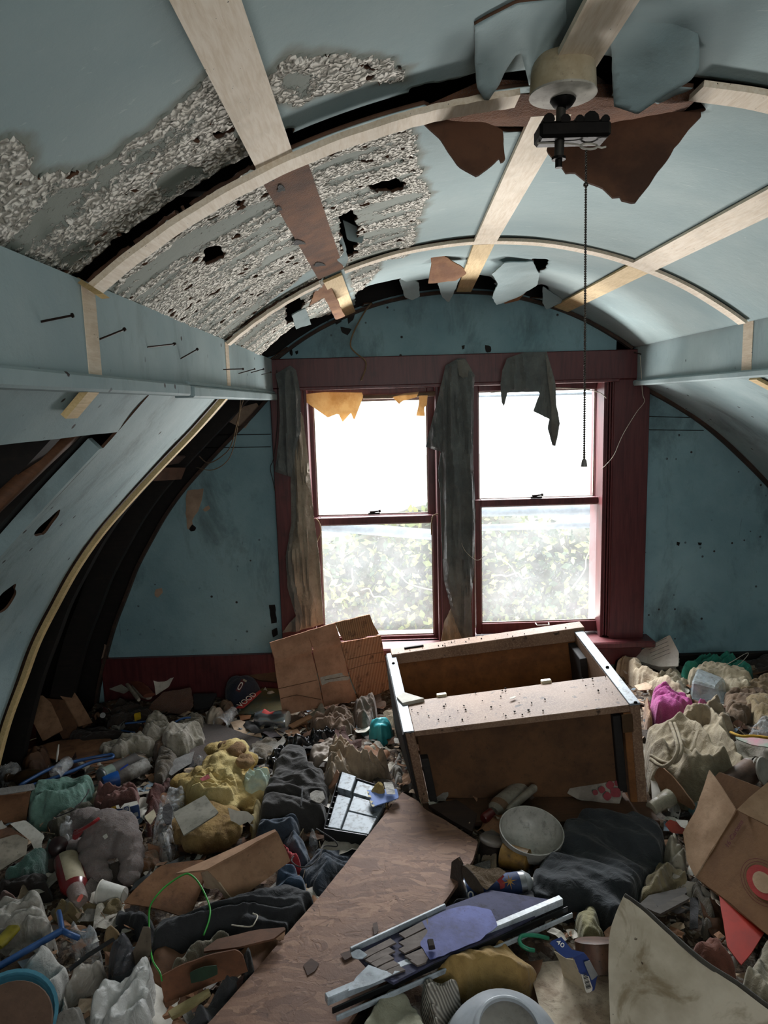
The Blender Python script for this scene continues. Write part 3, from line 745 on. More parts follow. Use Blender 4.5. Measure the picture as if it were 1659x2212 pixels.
# ---- sashes and dirty panes
def glass_mat(name, haze, col=(0.95, 0.97, 1.0)):
    b = NB(name); b.col((*col, 1)); b.set(Roughness=0.4)
    v = b.map(); t = b.n.new('ShaderNodeBsdfTransparent'); g = b.n.new('ShaderNodeBsdfGlossy'); g.inputs['Roughness'].default_value = 0.05
    tr = b.n.new('ShaderNodeBsdfTranslucent'); tr.inputs['Color'].default_value = (*col, 1)
    m1 = b.n.new('ShaderNodeMixShader'); m2 = b.n.new('ShaderNodeMixShader')
    d = b.noise(v, 5, 6, 0.7); s = b.fr(b.noise(v, 110, 3, 0.6), 0.60, 0.68)
    f = b.math('ADD', b.math('MULTIPLY', d, haze), b.math('MULTIPLY', s, haze*0.35))
    b.link(f, m1.inputs[0]); b.link(t.outputs[0], m1.inputs[1]); b.link(tr.outputs[0], m1.inputs[2])
    m2.inputs[0].default_value = 0.04; b.link(m1.outputs[0], m2.inputs[1]); b.link(g.outputs[0], m2.inputs[2])
    b.link(m2.outputs[0], b.out.inputs[0]); return b.m
M['glass_hazy'] = glass_mat('dirty_window_glass', 0.058); M['glass'] = glass_mat('window_glass', 0.02)
PUTTY = soft('b9b4a8', '8f8a80', 'paper', 0.3)
LATCH = soft('3a3230', '231d1b', 'metal', 0.3, 0.5)
def sash(win, gl, y, rails, glass, name):
    """gl = pane corners (x0, x1, z0, z1); rails = widths left, right, bottom, top"""
    x0, x1, z0, z1 = gl; l, r, b_, t = rails; s = empty(name); s.parent = win
    def bar(n, *a): o = box(n, *a, M['maroon'], None, 0.002); o.parent = s; return o
    bar('stile', x0-l, x0, y, y+0.035, z0-b_, z1+t); bar('stile', x1, x1+r, y, y+0.035, z0-b_, z1+t)
    bar('rail', x0, x1, y, y+0.035, z0-b_, z0); bar('rail', x0, x1, y, y+0.035, z1, z1+t)
    g = box('pane', x0-0.004, x1+0.004, y+0.016, y+0.019, z0-0.004, z1+0.004, glass, None); g.parent = s
    pt = 0.005
    V = []; Fc = []
    for (a, b2, c, d2) in ((x0, x0+pt, z0, z1), (x1-pt, x1, z0, z1), (x0, x1, z0, z0+pt), (x0, x1, z1-pt, z1)):
        k = len(V); V += [(a, y+0.012, c), (b2, y+0.012, c), (b2, y+0.012, d2), (a, y+0.012, d2), (a, y+0.016, c), (b2, y+0.016, c), (b2, y+0.016, d2), (a, y+0.016, d2)]
        Fc += [(k, k+1, k+2, k+3), (k, k+4, k+5, k+1), (k+1, k+5, k+6, k+2), (k+2, k+6, k+7, k+3), (k+3, k+7, k+4, k)]
    p = mesh_obj('putty', V, Fc, PUTTY); p.parent = s
    return s
def gl(a, b_, y):
    p, q = pY(*a, y), pY(*b_, y); return (p[0], q[0], q[2], p[2])
window_1 = empty('window_1', kind='structure'); window_2 = empty('window_2', kind='structure')
sash(window_1, gl((676, 868), (926, 1108), 3.20), 3.185, (0.035, 0.05, 0.02, 0.05), M['glass'], 'upper_sash')
sash(window_1, gl((692, 1134), (938, 1369), 3.155), 3.14, (0.03, 0.045, 0.045, 0.032), M['glass_hazy'], 'lower_sash')
sash(window_2, gl((1032, 846), (1282, 1072), 3.20), 3.185, (0.03, 0.06, 0.02, 0.05), M['glass'], 'upper_sash')
sash(window_2, gl((1038, 1094), (1293, 1338), 3.155), 3.14, (0.025, 0.035, 0.05, 0.03), M['glass_hazy'], 'lower_sash')
def latch(win, px, py, y):
    c = pY(px, py, y); s = empty('sash_lock'); s.parent = win
    for o in (box('lock_base', c[0]-.026, c[0]+.026, y-.01, y+.012, c[2]-.004, c[2]+.004, LATCH, None, .002),
              lathe('lock_lever', c+np.array([-.018, -.004, .006]), c+np.array([.03, -.006, .012]), [(0, .007), (.5, .004), (.8, .003), (.85, .007), (1, .006)], LATCH, None, 8)): o.parent = s
latch(window_1, 808, 1109, 3.145); latch(window_2, 1158, 1074, 3.145)
c = pY(1172, 1349, 3.13); o = tube('sash_lift', [c+np.array([-.03, .01, .004]), c+np.array([-.028, -.012, 0]), c+np.array([.028, -.012, 0]), c+np.array([.03, .01, .004])], .003, PUTTY, window_2, 6)

# ---- floor and the dark shell outside the linings
floor = box('floor', -2.3, 2.5, Y0R, 3.2, -0.06, 0.0, M['stud']); tag(floor, kind='structure')
shell = empty('trim_4', kind='structure')
box('gable_sheathing', -2.3, WX0-0.008, 3.13, 3.2, 0, 2.7, M['dark'], shell); box('gable_sheathing', WX1+0.008, 2.5, 3.13, 3.2, 0, 2.7, M['dark'], shell)
box('gable_sheathing', WX0-0.008, WX1+0.008, 3.13, 3.2, WZ1+0.005, 2.7, M['dark'], shell); box('gable_sheathing', WX0-0.008, WX1+0.008, 3.13, 3.2, 0, WZ0-0.03, M['dark'], shell)
box('roof_side', -2.34, -2.30, Y0R-0.1, 3.2, 0, 2.7, M['dark'], shell); box('roof_side', 2.5, 2.54, Y0R-0.1, 3.2, 0, 2.7, M['dark'], shell)
box('roof_deck', -2.34, 2.54, Y0R-0.1, 3.2, 2.7, 2.74, M['dark'], shell)
for i in range(5):
    box('rafter', -2.2, 2.4, -0.6+i*0.9, -0.55+i*0.9, 2.0, 2.12, M['dark'], shell)
wall_front = box('wall_front', -2.3, 2.5, Y0R-0.1, Y0R, 0, 2.7, M['wall']); tag(wall_front, kind='structure')
# ------------------------------------------------------------------ outside the windows
GR = soft('a9a498', '908b80', 'card', 0.1)
g = box('ground', -30, 30, 3.6, 60, -3.1, -3.0, GR); tag(g, kind='structure')
hedge = empty('ivy_hedge', (0, 7, -3), 'sunlit ivy-covered hedge seen through the dirty lower sashes', 'hedge')
def hedge_top(x): return 0.10+0.22*np.sin(x*0.9+0.6)*0.6+0.12*np.sin(x*2.3)
nx_, nz_ = 150, 60
xs = np.linspace(-3.6, 5.2, nx_); V = []; 
for i, x in enumerate(xs):
    for j in range(nz_):
        z = -3+(hedge_top(x)+3)*j/(nz_-1); b_ = fbm(np.array([x*1.6, z*1.6, 3.0]), 4)
        V.append((x, 7.0+0.9*float(b_)+(0.5 if j == nz_-1 else 0), z))
Fc = [(i*nz_+j, (i+1)*nz_+j, (i+1)*nz_+j+1, i*nz_+j+1) for i in range(nx_-1) for j in range(nz_-1)]
o = mesh_obj('foliage_mass', V, Fc, soft('4a5238', '5a5440', 'towel', 0.1), None, True); under(hedge, o)
rs = np.random.RandomState(5); V = []; Fc = []; mi = []
for k in range(9000):
    x = rs.uniform(-2.6, 5.4); z = rs.uniform(-1.6, float(hedge_top(x))+0.08); b_ = 0.0
    c = np.array([x, 7.0-rs.uniform(0.0, 0.35)+0.9*float(fbm(np.array([x*1.6, z*1.6, 3.0]), 3)), z]); s = rs.uniform(0.025, 0.06)
    a = rs.normal(size=3); a /= np.linalg.norm(a); d = np.cross(a, rs.normal(size=3)); d /= np.linalg.norm(d); n = len(V)
    V += [c-a*s, c+d*s*.6, c+a*s, c-d*s*.6]; Fc.append((n, n+1, n+2, n+3)); mi.append(int(rs.randint(0, 3)))
o = mesh_obj('leaves', V, Fc, [soft('727a48', '656f40', 'paper', 0.0), soft('9c9a62', '868a54', 'paper', 0.0), soft('46553a', '3c4a33', 'paper', 0.0)], None, False, mi); tag(o, kind='stuff'); under(hedge, o)
for k in range(26):
    x = rs.uniform(-1.5, 3.2); z = rs.uniform(-1.4, 0.0); p = [np.array([x, 6.55, z])]
    dr = rs.uniform(-1, 1, 2)
    for q in range(5): p.append(p[-1]+np.array([dr[0]*.12+rs.uniform(-.05, .05), rs.uniform(-.03, .03), dr[1]*.12+rs.uniform(-.05, .05)]))
    o = tube('vine', spline(p, 3), 0.007, soft('9c947e', '857c66', 'wood', 0.0), None, 5); under(hedge, o)
PIPE = soft('565f66', '454e54', 'card', 0.3)
t = empty('awning_frame', label='grey metal pipe frame standing outside the lower sashes', cat='frame')
for nm, a_, b_, r in (('pipe', pY(560, 1125, 5.4), pY(985, 1159, 5.4), .042), ('pipe', pY(990, 1106, 5.4), pY(1400, 1100, 5.4), .038), ('rail', pY(990, 1141, 5.5), pY(1400, 1131, 5.5), .026), ('rail', pY(990, 856, 5.4), pY(1400, 846, 5.4), .012)):
    o = tube(nm, [a_, b_], r, PIPE, None, 14); under(t, o)
for px, zt in ((560, 0.0), (988, 1.50), (1400, 1.50)):
    c = pY(px, 1125, 5.42); o = tube('post', [(c[0], 5.42, -3.0), (c[0], 5.42, max(zt, c[2]+.02))], .02 if px != 988 else .012, PIPE, None, 12); under(t, o)

# ------------------------------------------------------------------ rags and torn blind at the windows
DRAPE = soft('6a6f6d', '565b5b', 'cloth', 0.2); DRAPE2 = soft('77766f', '62625d', 'cloth', 0.2); LINEN = soft('a89c8a', '8e8373', 'cloth', 0.25)
def folds(amp, freq, seed=0.0, dirv=True, slope=0.0):
    """hanging cloth: sharp vertical pleats that wander and merge"""
    def f(u, v, d):
        c = u if dirv else v; e = v if dirv else u
        w = fbm(np.stack([u*9, e*3.5, np.full_like(u, seed)], -1), 3)*0.05
        x = (c+w+slope*e)*freq/6.283
        s1 = 1-np.abs(2*vnoise(np.stack([x*1.3, e*2.2, np.full_like(u, seed+2)], -1))-1)*1.7
        s2 = 1-np.abs(2*vnoise(np.stack([x*3.1+e*4, e*4.5, np.full_like(u, seed+4)], -1))-1)*1.7
        return amp*(2.4*s1+.9*s2)*np.clip(d/0.012, 0.25, 1)+amp*1.0*fbm(np.stack([u*12, v*9, np.full_like(u, seed+5)], -1), 3)
    return f
def drape(name, pts, Y, mat, amp, freq, seed, parent=None, step=0.006):
    P = [pY(px, py, Y) for px, py in pts]; top = P[0]
    # outline kept in the plane y = Y; u is horizontal
    q = [(p[0], p[2]) for p in P]; V, D, Fc = gridpoly(q, step, 0.002)
    h = folds(amp, freq, seed)(V[:, 0], V[:, 1], D)
    o = mesh_obj(name, np.stack([V[:, 0], Y-np.abs(amp)-h, V[:, 1]], 1), Fc, mat, parent, True); mod_solid(o, 0.0015, 0); return o
t = empty('torn_curtain', label='dark grey torn curtain with a cream lining hanging left of the left window', cat='curtain')
o = drape('lining', [(640, 870), (655, 900), (668, 1000), (678, 1110), (690, 1200), (700, 1345), (640, 1362), (648, 1320), (630, 1240), (627, 1190), (640, 1120), (635, 1010), (632, 930)], 3.035, LINEN, 0.011, 190, 2); under(t, o)
o = drape('rag', [(596, 808), (628, 790), (640, 800), (650, 850), (650, 930), (640, 965), (630, 1030), (595, 1018), (602, 960), (605, 900), (603, 840)], 3.0, DRAPE, 0.008, 120, 3); under(t, o)
o = drape('rag', [(632, 930), (644, 960), (640, 1120), (628, 1190), (634, 1250), (655, 1330), (648, 1362), (610, 1366), (625, 1345), (640, 1330), (622, 1270), (618, 1200), (630, 1130), (628, 1010)], 3.015, DRAPE2, 0.008, 120, 5); under(t, o)
t = empty('torn_curtain', label='long dark grey torn curtain hanging between the two windows', cat='curtain')
o = drape('cloth', [(962, 790), (990, 774), (1004, 775), (1024, 812), (1022, 840), (1020, 1000), (1026, 1100), (1022, 1240), (1016, 1300), (1020, 1385), (1003, 1388), (990, 1360), (975, 1320), (958, 1250), (953, 1160), (950, 1060), (945, 1020), (952, 975), (919, 965), (935, 900), (948, 850)], 3.0, DRAPE, 0.012, 150, 7); under(t, o)
o = drape('lining', [(975, 1310), (1000, 1360), (1012, 1388), (950, 1392), (960, 1340)], 3.012, LINEN, 0.008, 200, 8); under(t, o)
o = drape('lining', [(1016, 860), (1022, 850), (1020, 1000), (1027, 1120), (1022, 1240), (1017, 1310), (1012, 1240), (1016, 1100), (1012, 960)], 2.992, LINEN, 0.004, 200, 9); under(t, o)
o = drape('folded_corner', [(985, 778), (1004, 776), (1026, 812), (1022, 828), (992, 812)], 2.985, DRAPE2, 0.004, 80, 4); under(t, o)
t = empty('torn_curtain', label='short scrap of grey curtain draped over the right window header', cat='curtain')
o = drape('cloth', [(1084, 800), (1094, 775), (1130, 762), (1180, 760), (1188, 790), (1198, 826), (1199, 870), (1208, 915), (1198, 963), (1192, 962), (1182, 925), (1186, 905), (1151, 888), (1166, 850), (1162, 846), (1095, 848), (1088, 877), (1083, 870), (1080, 830)], 3.0, DRAPE, 0.007, 130, 12); under(t, o)
o = drape('folded_edge', [(1176, 760), (1188, 790), (1199, 830), (1200, 872), (1208, 915), (1198, 962), (1190, 930), (1190, 880), (1184, 830)], 2.985, DRAPE2, 0.006, 160, 13); under(t, o)
def blind_mat():
    b = NB('yellowed_blind'); v = b.map(); n = b.noise(v, 14, 5, 0.7)
    c = b.mix(b.fr(n, 0.4, 0.66), lin('f0d8ac'), lin('dcb985')); b.col(c); b.set(Roughness=0.7)
    t_ = b.n.new('ShaderNodeBsdfTranslucent'); b.link(c, t_.inputs['Color']); m = b.n.new('ShaderNodeMixShader'); m.inputs[0].default_value = 0.42
    b.link(b.b.outputs[0], m.inputs[1]); b.link(t_.outputs[0], m.inputs[2]); b.link(m.outputs[0], b.out.inputs[0]); return b.m
M['blind'] = blind_mat()
t = empty('roller_blind', label='yellowed torn remains of a roller blind in the top of the left window', cat='blind')
o = sheet('torn_sheet', [pY(*p, 3.09) for p in [(652, 852), (700, 847), (782, 848), (785, 856), (765, 909), (758, 892), (740, 912), (731, 893), (708, 902), (660, 868)]], M['blind'], 0.0008, 0.008, crumple(0.008, 12, 3)); under(t, o)
o = sheet('torn_sheet', [pY(*p, 3.09) for p in [(905, 850), (924, 852), (922, 876), (916, 880), (918, 899), (899, 898), (905, 872)]], M['blind'], 0.0008, 0.006, crumple(0.006, 12, 4)); under(t, o)
o = tube('roller', [pY(784, 857, 3.10), pY(850, 856, 3.10), pY(940, 850, 3.10)], 0.011, soft('8d7862', '6f5c49', 'paper', 0.3), None, 10); under(t, o)
o = sheet('torn_sheet', [pY(*p, 3.085) for p in [(848, 858), (872, 850), (905, 846), (900, 858), (870, 866), (862, 873)]], M['blind'], 0.0008, 0.006, crumple(0.008, 14, 6)); under(t, o)

# ------------------------------------------------------------------ ceiling light with its pull chain
CRM = soft('b5a88f', '938569', 'plastic', 0.4, 0.5); BLK = soft('1d1a19', '141211', 'metal', 0.2, 0.5); BRS = soft('a8937a', '86725b', 'metal', 0.3, 0.4)
def spz(px, py, Y=1.06): return pY(px, py, Y)
top = np.array([0.270, 1.06, EYE+0.462]); base = spz(1216, 205)
lamp = empty('ceiling_light', tuple(top), 'stripped ceiling light with round cream cup, dark motor bracket and long pull chain', 'light fixture')
cx_ = 0.270
o = lathe('ceiling_cup', (cx_, 1.06, top[2]), (cx_, 1.06, base[2]), [(0, .040), (.05, .042), (.35, .044), (.9, .0455), (1.0, .0455)], CRM, None, 28); under(lamp, o)
o = lathe('cup_plate', (cx_, 1.06, base[2]+.002), (cx_, 1.06, base[2]-.006), [(0, .0455), (.4, .0465), (.7, .040), (.72, .030), (.9, .028), (.92, .012), (1, .012)], PUTTY, None, 28); under(lamp, o)
o = lathe('hanger_ball', (cx_, 1.06, base[2]-.002), (cx_, 1.06, base[2]-.020), [(0, .014), (.3, .018), (.7, .013), (1, .005)], BLK, None, 16); under(lamp, o)
bz = spz(1205, 345)[2]
o = lathe('stem', (cx_-.002, 1.06, base[2]-.01), (cx_-.006, 1.056, bz), [(0, .0068), (1, .0068)], soft('4a4742', '3a3733', 'metal', 0.2, 0.5), None, 12); under(lamp, o)
o = lathe('stem_bolt', (cx_-.006, 1.056, bz+.002), (cx_-.006, 1.056, bz-.012), [(0, .010), (.25, .010), (.26, .005), (1, .005)], BLK, None, 10, smooth=False); under(lamp, o)
a_, b2_ = spz(1160, 308), spz(1312, 268)
o = box('motor_bracket', a_[0], b2_[0], 1.04, 1.084, a_[2], b2_[2], BLK, None, 0.004); under(lamp, o)
for q, (px, r) in enumerate(((1180, .008), (1215, .007), (1245, .006), (1270, .011), (1300, .006))):
    c = spz(px, 268); o = lathe('coil', c+np.array([0, -.018, 0]), c+np.array([0, .02, 0]), [(0, r), (1, r)], BLK, None, 10); under(lamp, o)
o = tube('trim_wire', [spz(1161, 309), spz(1200, 309), spz(1240, 311), spz(1258, 316)], .0014, PUTTY, None, 5); under(lamp, o)
o = tube('trim_wire', [spz(1288, 316), spz(1300, 319), spz(1309, 317)], .0014, PUTTY, None, 5); under(lamp, o)
c = spz(1272, 316); R_r = .0118
o = tube('ring', [c+np.array([R_r*math.cos(t_), .006*math.sin(t_), .0055*math.sin(t_)]) for t_ in np.linspace(0, 2*math.pi, 20, endpoint=False)], .0016, PUTTY, None, 6, True); under(lamp, o)
V = []; Fc = []
c0 = spz(1266, 322); c1 = spz(1262, 992); nb = 130
ico = [(0, 0, 1), (.894, 0, .447), (.276, .851, .447), (-.724, .526, .447), (-.724, -.526, .447), (.276, -.851, .447), (.724, .526, -.447), (-.276, .851, -.447), (-.894, 0, -.447), (-.276, -.851, -.447), (.724, -.526, -.447), (0, 0, -1)]
icf = [(0, 1, 2), (0, 2, 3), (0, 3, 4), (0, 4, 5), (0, 5, 1), (1, 6, 2), (2, 7, 3), (3, 8, 4), (4, 9, 5), (5, 10, 1), (6, 7, 2), (7, 8, 3), (8, 9, 4), (9, 10, 5), (10, 6, 1), (11, 7, 6), (11, 8, 7), (11, 9, 8), (11, 10, 9), (11, 6, 10)]
for i in range(nb):
    p = c0+(c1-c0)*i/(nb-1); r = 0.0021 if i != 14 else .0042; n = len(V)
    V += [tuple(p+np.array(q)*r) for q in ico]; Fc += [tuple(n+k for k in f) for f in icf]
o = mesh_obj('bead_chain', V, Fc, soft('5a544e', '3f3a36', 'metal', 0.2, 0.4), None, True); tag(o, kind='stuff'); under(lamp, o)
o = tube('chain_thread', [c0, c1], .0008, BLK, None, 4); under(lamp, o)
o = lathe('pull', c1, c1+np.array([0, 0, -.011]), [(0, .002), (.2, .0035), (1, .0048)], soft('7a7874', '5f5d5a', 'plastic', 0.2), None, 12); under(lamp, o)

# ------------------------------------------------------------------ wires and cords
def wire(name, pts, r, mat, label=None, cat='wire', n=6):
    o = tube(name, spline(pts, n), r, mat, None, 6)
    if label: tag(o, label, cat)
    return o
CORD = soft('8a7355', '6c5840', 'cloth', 0.2)
wire('electric_cord', [pY(803, 655, 3.05), pY(790, 670, 3.05), pY(765, 715, 3.03), pY(757, 745, 3.03), pY(768, 762, 3.03), pY(788, 778, 3.02), pY(790, 795, 3.02), pY(780, 822, 3.02)], 0.0032, CORD, 'frayed tan cord hanging from the ceiling over the left window header', 'cord')
wire('thin_wire', [pY(527, 858, 2.6), pY(515, 900, 2.65), pY(500, 960, 2.7), pY(480, 985, 2.75), pY(450, 1000, 2.8), pY(430, 985, 2.85)], 0.0022, CORD, 'wire drooping from the left beam beside the back wall', 'wire')
wire('thin_wire', [pY(520, 860, 2.6), pY(512, 930, 2.65), pY(495, 990, 2.7), pY(460, 1015, 2.75), pY(425, 1010, 2.8)], 0.0018, CORD, 'second lower wire looping under the left beam', 'wire')
wire('cord', [pY(598, 800, 3.04), pY(600, 900, 3.04), pY(592, 985, 3.04), pY(584, 1010, 3.04), pY(590, 1040, 3.04), pY(594, 1060, 3.04)], 0.0016, soft('2c2826', '1d1a19', 'cloth', 0.1), 'dark cord running down the left window casing', 'cord')
STR = soft('cfc8b8', 'a9a190', 'cloth', 0.1)
wire('string', [pY(1383, 768, 2.98), pY(1385, 800, 2.98), pY(1388, 850, 2.98), pY(1392, 868, 2.98), pY(1374, 892, 3.0), pY(1345, 940, 3.02), pY(1325, 985, 3.03), pY(1300, 1013, 3.04)], 0.0012, STR, 'pale string hanging from the nail in the right beam', 'string')
wire('string', [pY(1060, 848, 3.02), pY(1120, 842, 3.02), pY(1200, 838, 3.02), pY(1260, 841, 3.02), pY(1295, 848, 3.02), pY(1310, 860, 3.03)], 0.0018, STR, 'pale string sagging across the top of the right window', 'string')
wire('sash_cord', [pY(682, 1120, 3.10), pY(690, 1130, 3.09), pY(693, 1150, 3.09), pY(684, 1172, 3.10)], 0.0028, CORD, 'broken sash cord curling at the left side of the left window', 'cord')
wire('sash_cord', [pY(946, 1110, 3.06), pY(936, 1114, 3.05), pY(932, 1130, 3.05), pY(932, 1155, 3.06)], 0.0028, CORD, 'broken sash cord curling at the right side of the left window', 'cord')
wire('thread', [pY(992, 1160, 2.97), pY(1005, 1190, 2.96), pY(1030, 1210, 2.96), pY(1048, 1200, 2.97)], 0.001, STR, 'loose thread on the curtain between the windows', 'thread')

# ------------------------------------------------------------------ tipped chest carcass
def board_mat():
    b = NB('particle_board'); v = b.map(); c = b.voro(v, 140, 'F1', 'Color'); n = b.noise(v, 6, 5, 0.6); n2 = b.noise(v, 190, 3, 0.6)
    col = b.mix(b.fr(n, 0.38, 0.64), lin('8d6e57'), lin('705441')); col = b.mix(b.math('MULTIPLY', b.fr(n2, 0.45, 0.65), 0.55), col, lin('a98d74'))
    col = b.mix(b.fr(b.noise(v, 34, 4, 0.6), 0.63, 0.70), col, lin('3f2d22')); b.col(col); b.set(Roughness=0.6); b.bump(n2, 0.4, 0.002); return b.m
PB = board_mat(); HB = soft('8a5a30', '6e4524', 'card', 0.35); DK = soft('25211f', '191615', 'wood', 0.3)
def laminate():
    b = NB('worn_grey_edging'); v = b.map(); n = b.noise(v, 60, 5, 0.75)
    b.col(b.mix(b.fr(n, 0.5, 0.62), lin('858e96'), lin('3d3f40'))); b.set(Roughness=0.45, Metallic=0.1); b.bump(n, 0.2, 0.001); return b.m
LAM = laminate()
ch = empty('chest_carcass', (0.4, 2.35, 0.1), 'tipped brown chest of drawers carcass without drawers below the windows', 'chest')
A_ = {'fl': np.array([.046, 2.05, .400]), 'fr': np.array([.764, 2.0, .500]), 'bl': np.array([.002, 2.70, .420]), 'br': np.array([.777, 2.68, .525])}
A_['fl'] = pz(868, 1582, .400); A_['fr'] = pz(1388, 1517, .500); A_['bl'] = pz(832, 1412, .420); A_['br'] = pz(1256, 1352, .525)
dn = {'fl': pz(905, 1748, .135)-A_['fl'], 'fr': pz(1405, 1748, .155)-A_['fr']}
dn['bl'] = np.array([.03, 0, -.32]); dn['br'] = np.array([.05, 0, -.40])
def cpt(s, t, d):
    """s across 0..1, t front to back 0..1, d depth below the rim 0..1"""
    a = A_['fl']*(1-s)+A_['fr']*s; b = A_['bl']*(1-s)+A_['br']*s; p = a*(1-t)+b*t
    da = dn['fl']*(1-s)+dn['fr']*s; db = dn['bl']*(1-s)+dn['br']*s
    return p+(da*(1-t)+db*t)*d
def cbox(name, s0, s1, t0, t1, d0, d1, mat, bev=0.002, parent=ch):
    P = [cpt(s0, t0, d1), cpt(s1, t0, d1), cpt(s1, t1, d1), cpt(s0, t1, d1), cpt(s0, t0, d0), cpt(s1, t0, d0), cpt(s1, t1, d0), cpt(s0, t1, d0)]
    o = hexa(name, P, mat, None, bev)
    if parent is not None: under(parent, o)
    return o
cbox('end_panel', 0.0, 0.012, -0.01, 1.0, 0.02, 1.0, DK)
cbox('end_panel', 0.012, 0.052, 0.0, 1.0, 0.02, 1.0, PB)
cbox('edging', 0.006, 0.052, 0.0, 1.0, 0.0, 0.02, LAM, 0.001)
cbox('end_panel', 0.948, 0.99, 0.0, 1.0, 0.02, 1.0, PB)
cbox('edging', 0.948, 0.992, 0.0, 1.0, 0.0, 0.02, LAM, 0.001)
cbox('back_rail', 0.03, 1.0, 0.93, 1.03, -0.03, 0.10, PB)
cbox('back_panel', 0.05, 0.95, 0.955, 0.975, 0.10, 1.0, HB)
cbox('shelf', 0.052, 0.948, 0.0, 0.325, 0.01, 0.075, PB)
cbox('shelf_lip', 0.09, 0.948, 0.325, 0.345, 0.03, 0.075, PB)
cbox('rear_panel', 0.06, 0.90, 0.05, 0.07, 0.075, 0.93, soft('6b4a2f', '553a25', 'card', 0.4))
cbox('drawer_runner', 0.88, 0.915, 0.02, 0.06, 0.12, 0.86, DK)
cbox('drawer_runner', 0.056, 0.09, 0.0, 0.05, 0.36, 0.97, DK)
cbox('corner_post', 0.92, 0.95, 0.0, 0.12, 0.08, 1.0, HB)
cbox('corner_plate', 0.91, 0.955, -0.004, 0.0, 0.09, 0.26, soft('6e5a45', '564433', 'metal', 0.3, 0.5), 0.001)
cbox('side_runner', 0.915, 0.948, 0.70, 0.95, 0.12, 0.9, DK)
cbox('side_runner', 0.93, 0.948, 0.74, 0.80, 0.2, 0.5, HB)
cbox('bottom_board', 0.02, 0.99, -0.16, 0.9, 0.93, 1.0, soft('5b3d29', '45301f', 'wood', 0.5))
for s_ in (0.19, 0.66):
    cbox('clip', s_, s_+0.045, 0.325, 0.352, -0.015, 0.035, soft('d8cfb4', 'b8ae92', 'plastic', 0.2), 0.002)
for s_, t_ in ((0.03, 0.83), (0.97, 0.96), (0.97, 0.40), (0.972, 0.0)):
    c = cpt(s_, t_, 0); o = lathe('screw', c, c+np.array([0, 0, .006]), [(0, .006), (.5, .006), (1, .003)], BLK, None, 8); under(ch, o)
for s_ in (0.10, 0.15):
    cbox('bracket', s_, s_+0.05, 0.985, 1.0, -0.05, -0.03, BLK, 0.001)
o = mesh_obj('corner_block', [cpt(0.01, 0.36, -.03), cpt(0.13, 0.30, -.03), cpt(0.03, 0.28, -.03), cpt(0.05, .40, -.03), cpt(0.01, 0.36, .02), cpt(0.13, 0.30, .02), cpt(0.03, 0.28, .02), cpt(0.05, .40, .02)], [(3, 1, 2, 0), (4, 6, 5, 7), (0, 2, 6, 4), (2, 1, 5, 6), (1, 3, 7, 5), (3, 0, 4, 7)], PUTTY); under(ch, o)
tag(o, 'broken pale corner block')
c = [cpt(.45, .17, -.012), cpt(.52, .19, -.012), cpt(.535, .22, -.012), cpt(.50, .20, -.012), cpt(.46, .18, -.012)]
o = sheet('paper_scrap', c, soft('cfc6ba', 'b0a799', 'paper', 0.1), 0.001, 0.01, crumple(.003, 30)); tag(o, 'small pale torn scrap lying on the chest shelf board', 'paper')
rs = np.random.RandomState(3); V = []; Fc = []
for k in range(70):
    s_, t_ = (rs.uniform(.06, .94), rs.uniform(.02, .32)) if k < 50 else (rs.uniform(.05, .98), rs.uniform(.94, 1.0))
    c = cpt(s_, t_, 0.0 if k < 50 else -.035)+np.array([0, 0, .0008]); r = rs.uniform(.0012, .004); n = len(V)
    V += [tuple(c+np.array(q)*r*rs.uniform(.5, 1.2, 3)) for q in ico]; Fc += [tuple(n+j for j in f) for f in icf]
o = mesh_obj('dirt_crumbs', V, Fc, DK); tag(o, kind='stuff'); under(ch, o)
# ------------------------------------------------------------------ the rubbish that covers the floor
def sst(a, b, x): t = np.clip((x-a)/(b-a), 0, 1); return t*t*(3-2*t)
def H(x, y):
    x = np.asarray(x, float); y = np.asarray(y, float)
    h = 0.115+0.03*sst(3.0, 2.0, y)+0.085*sst(0.75, 1.25, x)*sst(1.2, 2.0, y)+0.02*sst(1.9, 1.3, y)
    return h+0.03*fbm(np.stack([x*2.2, y*2.2, x*0+4], -1), 2)
def ph(px, py, dz=0.0):
    z = 0.16
    for _ in range(6):
        p = pz(px, py, z); z = float(H(p[0], p[1]))+dz
    return pz(px, py, z)
def bed_mat():
    b = NB('trodden_rubbish'); v = b.map(); c1 = b.voro(v, 42, 'F1', 'Color'); c2 = b.voro(v, 110, 'F1', 'Color')
    s = b.n.new('ShaderNodeSeparateColor'); b.link(c1, s.inputs[0]); s2 = b.n.new('ShaderNodeSeparateColor'); b.link(c2, s2.inputs[0])
    r = b.ramp(s.outputs[0], [(0.0, lin('2a211b')), (0.3, lin('4c3a2d')), (0.55, lin('6b523d')), (0.7, lin('3a3432')), (0.85, lin('6b635a')), (1.0, lin('857b6e'))])
    r2 = b.ramp(s2.outputs[1], [(0.0, lin('1d1815')), (0.4, lin('54402f')), (0.7, lin('7d6a55')), (0.93, lin('9b9284')), (1.0, lin('c7c0b2'))])
    b.col(b.mix(b.fr(b.noise(v, 8, 4, 0.6), 0.4, 0.6), r, r2)); b.set(Roughness=0.95); b.bump(b.noise(v, 90, 5, 0.7), 0.8, 0.01); return b.m
gx = np.arange(-1.30, 2.05, 0.012); gy = np.arange(0.2, 3.07, 0.012); GX, GY = np.meshgrid(gx, gy, indexing='ij')
Q = np.stack([GX, GY, GX*0], -1); GZ = H(GX, GY)+0.022*(ridge(Q*14, 3)-0.6)+0.012*fbm(Q*40, 3)-0.008
idx = np.arange(GX.size).reshape(GX.shape)
